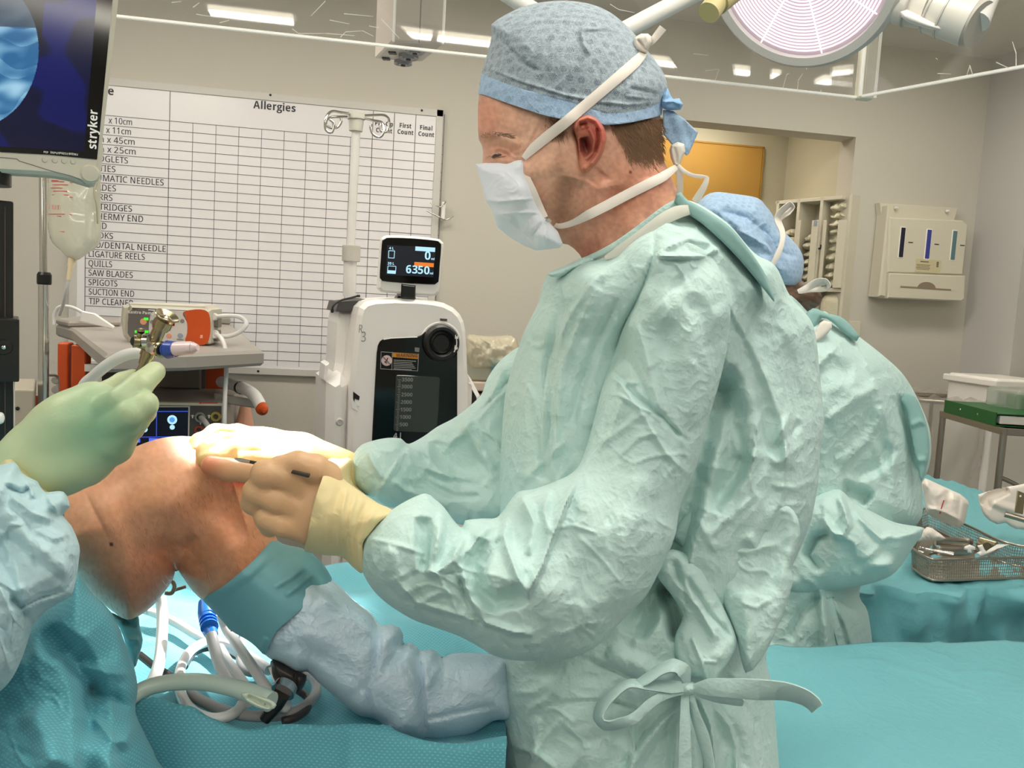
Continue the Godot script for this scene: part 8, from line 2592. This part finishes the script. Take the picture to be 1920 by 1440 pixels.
	puff(b, [612, 862, 640, 860, 660, 861, 661, 902, 690, 935, 640, 930, 600, 900], {"ctl": [[640, 890, 1.0]], "front": 0.03, "back": 0.035, "rim": 34.0, "step": 2.5, "folds": [[[655, 860, 655, 905], 5, 0.004, 5], [[630, 862, 632, 900], 6, 0.003, 1]]})
	obj("glove_cuff", b, M.cuff, t)
	stand(t, Vector3(base.x, 0, base.z), 0.7, -1.3, 0.12)
	# ---- the scalpel
	var s0 := P(515, 874, 0.852)
	var s := thing("scalpel", "steel scalpel handle held under the surgeon's gloved thumb", "scalpel", tr3(s0.x, s0.y, s0.z))
	b = MB.new()
	px_band(b, [[470, 866, 0.868, 3], [520, 877, 0.845, 3.4], [560, 887, 0.832, 3.6], [577, 891, 0.828, 4.2], [580, 892, 0.8275, 3.0]], 0.0025, )
	obj("handle", b, plain(rgb(84, 76, 70), 0.35, 0.7), s)
	b = MB.new()
	px_band(b, [[440, 860, 0.882, 0.8], [452, 863, 0.877, 4], [470, 866, 0.868, 3]], 0.0006)
	obj("blade", b, M.chrome, s)


# ------------------------------------------------------------------ the assistant at the left edge
func helper() -> void:
	var base := P(-180, 1000, 0.75)
	var t := thing("person", "assistant's green gloved hand and gowned sleeve holding a metal scope", "person", tr3(base.x, 0, base.z))
	var latex := func(p: Vector3) -> Color:
		var near_ := exp(-pow((p - P(185, 800, 0.77)).length() / 0.045, 2))
		var c := lin(198, 208, 168).lerp(lin(116, 168, 136), near_ * 0.85)
		var k := n2.get_noise_3d(p.x * 700, p.y * 700, p.z * 700) * 0.06
		return Color(c.r * (1 + k), c.g * (1 + k), c.b * (1 + k))
	var b := MB.new()
	hand(b, [
		[[20, 905, 0.8, 0.034], [75, 850, 0.8, 0.031], [120, 815, 0.8, 0.034], [175, 775, 0.8, 0.03]],
		[[95, 870, 0.8, 0.03], [150, 850, 0.8, 0.031], [205, 820, 0.795, 0.024]],
		[[140, 800, 0.795, 0.034], [195, 795, 0.795, 0.03]],
		[[60, 890, 0.8, 0.03], [110, 872, 0.8, 0.03]],
		[0.002, [150, 768, 0.815, 0.0175], [200, 736, 0.828, 0.0112], [230, 717, 0.836, 0.0102], [248, 708, 0.838, 0.0088]],
		[0.0025, [175, 790, 0.79, 0.019], [228, 752, 0.774, 0.0132], [262, 722, 0.784, 0.0118], [290, 697, 0.802, 0.0098]],
		[0.0025, [200, 805, 0.785, 0.018], [244, 776, 0.768, 0.0128], [272, 758, 0.776, 0.0115], [270, 773, 0.79, 0.0105], [252, 780, 0.806, 0.01]],
		[0.0025, [210, 822, 0.788, 0.019], [240, 797, 0.778, 0.0122], [257, 788, 0.784, 0.0108], [250, 806, 0.798, 0.0098]],
		[0.004, [215, 835, 0.8, 0.018], [230, 820, 0.81, 0.013], [248, 780, 0.825, 0.0115], [262, 735, 0.832, 0.0105]]], 0.0024, 0.006, latex)
	obj("glove", b, M.glove, t)
	b = MB.new()
	puff(b, [-10, 880, 8, 858, 24, 856, 52, 884, 78, 912, 96, 926, 92, 945, 40, 945, 0, 910], {"ctl": [[40, 905, 0.785]], "front": 0.04, "back": 0.03, "rim": 45.0, "step": 2.5, "folds": [[[20, 865, 50, 892, 85, 930], 6, 0.003, 1]]})
	obj("glove_cuff", b, M.cuff, t)
	# sleeve
	b = MB.new()
	puff(b, [-80, 890, 0, 872, 29, 867, 40, 886, 52, 894, 71, 903, 83, 922, 119, 922, 131, 950, 118, 966, 134, 986, 149, 1023, 148, 1050, 144, 1078, 134, 1115, 108, 1132, 84, 1148, 62, 1174, 42, 1232, 18, 1278, -20, 1310, -80, 1330],
		{"ctl": [[60, 1000, 0.75], [-40, 1100, 0.72]], "front": 0.06, "back": 0.05, "rim": 75.0, "step": 3.5, "soften": 4, "crumple": [0.007, 80.0, 0.0025, 26.0], "seed": 91.0,
		"folds": [[[40, 888, 55, 915, 62, 935], 12, 0.012, 3], [[8, 910, 40, 925, 75, 905], 12, -0.012, 1], [[72, 905, 92, 940, 110, 968], 14, 0.014, 3], [[20, 930, 60, 960, 100, 975], 18, 0.008, 1], [[0, 960, 40, 1000, 90, 1040, 140, 1080], 26, 0.010, 0], [[30, 1145, 80, 1120, 120, 1108, 146, 1072], 10, -0.010, 1], [[0, 1100, 25, 1145, 28, 1160, 22, 1220], 14, 0.012, 2], [[36, 1148, 70, 1130, 110, 1120], 10, 0.010, 1], [[60, 990, 100, 1010, 130, 1000], 14, 0.006, 1], [[20, 1120, 40, 1140, 62, 1172], 12, -0.010, 1], [[-40, 1150, 0, 1200, 20, 1262], 18, 0.010, 1], [[-20, 1000, 10, 1060, 30, 1140], 20, -0.008, 0]]})
	obj("gown_sleeve", b, M.gown_blue, t)
	# body of the assistant, outside the frame
	b = MB.new()
	puff(b, [-420, 620, -330, 580, -250, 600, -180, 700, -120, 860, -20, 900, -30, 1280, -120, 1330, -130, 1900, -460, 1900, -460, 800], {"ctl": [[-250, 1000, 0.74]], "front": 0.09, "back": 0.09, "rim": 150.0, "step": 12.0, "crumple": [0.01, 110.0]})
	obj("gown", b, M.gown_blue, t)
	b = MB.new()
	puff(b, [-360, 600, -380, 520, -390, 430, -370, 340, -310, 300, -240, 320, -210, 390, -215, 450, -230, 510, -260, 530, -270, 600], {"ctl": [[-300, 430, 0.76]], "front": 0.08, "back": 0.08, "rim": 80.0, "step": 7.0, "color": func(x: float, y: float, e: float) -> Color: return lin(204, 150, 124) if y > 400 else lin(150, 180, 214)})
	obj("head", b, M.skin, t)
	stand(t, Vector3(base.x - 0.06, 0, base.z), 0.75, -2.2, 0.11)
	# ---- the arthroscope in that hand
	var c := P(285, 650, 0.83)
	var s := thing("arthroscope", "brass toned metal arthroscope with a stopcock, held up by the green glove", "arthroscope", tr3(c.x, c.y, c.z))
	var e0 := P(240, 735, 0.832)
	var axis := (P(313, 596, 0.83) - P(264, 694, 0.83)).normalized()
	var up_along := func(x: float, y: float) -> Vector3: return P(x, y, 0.83)
	b = MB.new().rod(e0, P(272, 678, 0.83), 0.0036, 0.0036, 18)
	obj("shaft", b, M.scope, s)
	b = MB.new().rod(P(268, 684, 0.83), P(275, 668, 0.83), 0.0046, 0.006, 20)
	b.rod(P(275, 668, 0.83), P(283, 650, 0.83), 0.007, 0.0074, 20)
	b.rod(P(283, 650, 0.83), P(289, 640, 0.83), 0.0068, 0.0056, 20)
	obj("hub", b, M.scope, s)
	b = MB.new().rod(P(287, 643, 0.83), P(300, 616, 0.83), 0.0061, 0.0063, 24)
	obj("barrel", b, M.scope, s)
	b = MB.new().rod(P(299, 619, 0.83), P(302, 612, 0.83), 0.0072, 0.0088, 28)
	b.rod(P(302, 612, 0.83), P(307, 603, 0.83), 0.0092, 0.0088, 28)
	b.rod(P(307, 603, 0.83), P(309, 599, 0.83), 0.0088, 0.0078, 28)
	obj("collar", b, M.scope, s)
	b = MB.new().rod(P(309, 599, 0.83), P(311, 595, 0.83), 0.007, 0.007, 28)
	obj("gap_ring", b, M.dark_grey, s)
	var ed := (P(316, 588, 0.822) - P(309, 600, 0.83)).normalized()
	b = MB.new().lathe([Vector2(0, 0.002), Vector2(0.006, -0.0005), Vector2(0.0112, 0.0022), Vector2(0.0118, 0.0012), Vector2(0.0082, -0.003), Vector2(0.0072, -0.005)], Transform3D(Basis(Quaternion(Vector3.UP, (axis + (EYE - c).normalized() * 0.35).normalized())), P(312, 594, 0.828)), 32)
	obj("eyepiece", b, M.scope, s)
	# stopcock: inflow spout at the left, lever, light post at the right
	b = MB.new().rod(P(283, 648, 0.825), P(262, 641, 0.815), 0.0066, 0.006, 18)
	b.rod(P(262, 641, 0.815), P(250, 640, 0.812), 0.0052, 0.0062, 18)
	obj("spout", b, M.scope, s)
	b = MB.new().rod(P(250.5, 640, 0.8105), P(249, 640, 0.8098), 0.0042, 0.0042, 16)
	obj("spout_bore", b, M.black, s)
	b = MB.new().rod(P(260, 637, 0.815), P(264, 622, 0.81), 0.0026, 0.0034, 14)
	b.lathe([Vector2(0, 0.0035), Vector2(0.0032, 0.0028), Vector2(0.0036, 0.0)], Transform3D(Basis.IDENTITY, P(264, 622, 0.81)), 14)
	obj("lever", b, M.scope, s)
	b = MB.new().lathe([Vector2(0, 0.005), Vector2(0.0045, 0.0045), Vector2(0.006, 0.0)], Transform3D(cam_basis * Basis(Vector3.RIGHT, PI / 2), P(284, 653, 0.819)), 16)
	b.rod(P(270, 640, 0.816), P(280, 640, 0.816), 0.0068, 0.0068, 16)
	obj("valve_cap", b, M.chrome, s)
	b = MB.new().rod(P(289, 652, 0.828), P(306, 656, 0.822), 0.0062, 0.0066, 18)
	b.rod(P(301, 655, 0.8235), P(305, 656, 0.8225), 0.0082, 0.0082, 18)
	obj("light_post", b, M.scope, s)
	b = MB.new().rod(P(308, 656, 0.821), P(315, 655.5, 0.819), 0.006, 0.0088, 20)
	b.rod(P(315, 655.5, 0.819), P(329, 654.5, 0.816), 0.009, 0.0076, 20)
	obj("blue_cap", b, plain(rgb(40, 70, 160), 0.25), s)
	b = MB.new().rod(P(328, 654.5, 0.816), P(362, 652, 0.81), 0.0068, 0.0056, 20)
	b.rod(P(362, 652, 0.81), P(371, 651.5, 0.809), 0.0056, 0.003, 20)
	obj("clear_adapter", b, plain(rgb(226, 202, 206), 0.2), s)
	for k in [-1.0, 1.0]:
		b = MB.new()
		px_band(b, [[312, 656 + 9 * k, 0.818, 3], [330, 654 + 9.5 * k, 0.816, 3.5], [361, 652 + 9 * k, 0.813, 3]], 0.004)
		obj("adapter_wing", b, plain(rgb(236, 226, 222), 0.3), s)
	b = MB.new().tube([P(272, 663, 0.835), P(255, 662, 0.84), P(230, 668, 0.85), P(200, 685, 0.87), P(175, 706, 0.89), P(158, 722, 0.9), P(140, 760, 0.92)], 0.0058, 14)
	tag(obj("irrigation_tube", b, M.tube), "thick clear tube curving from the arthroscope down behind the green glove", "tube")
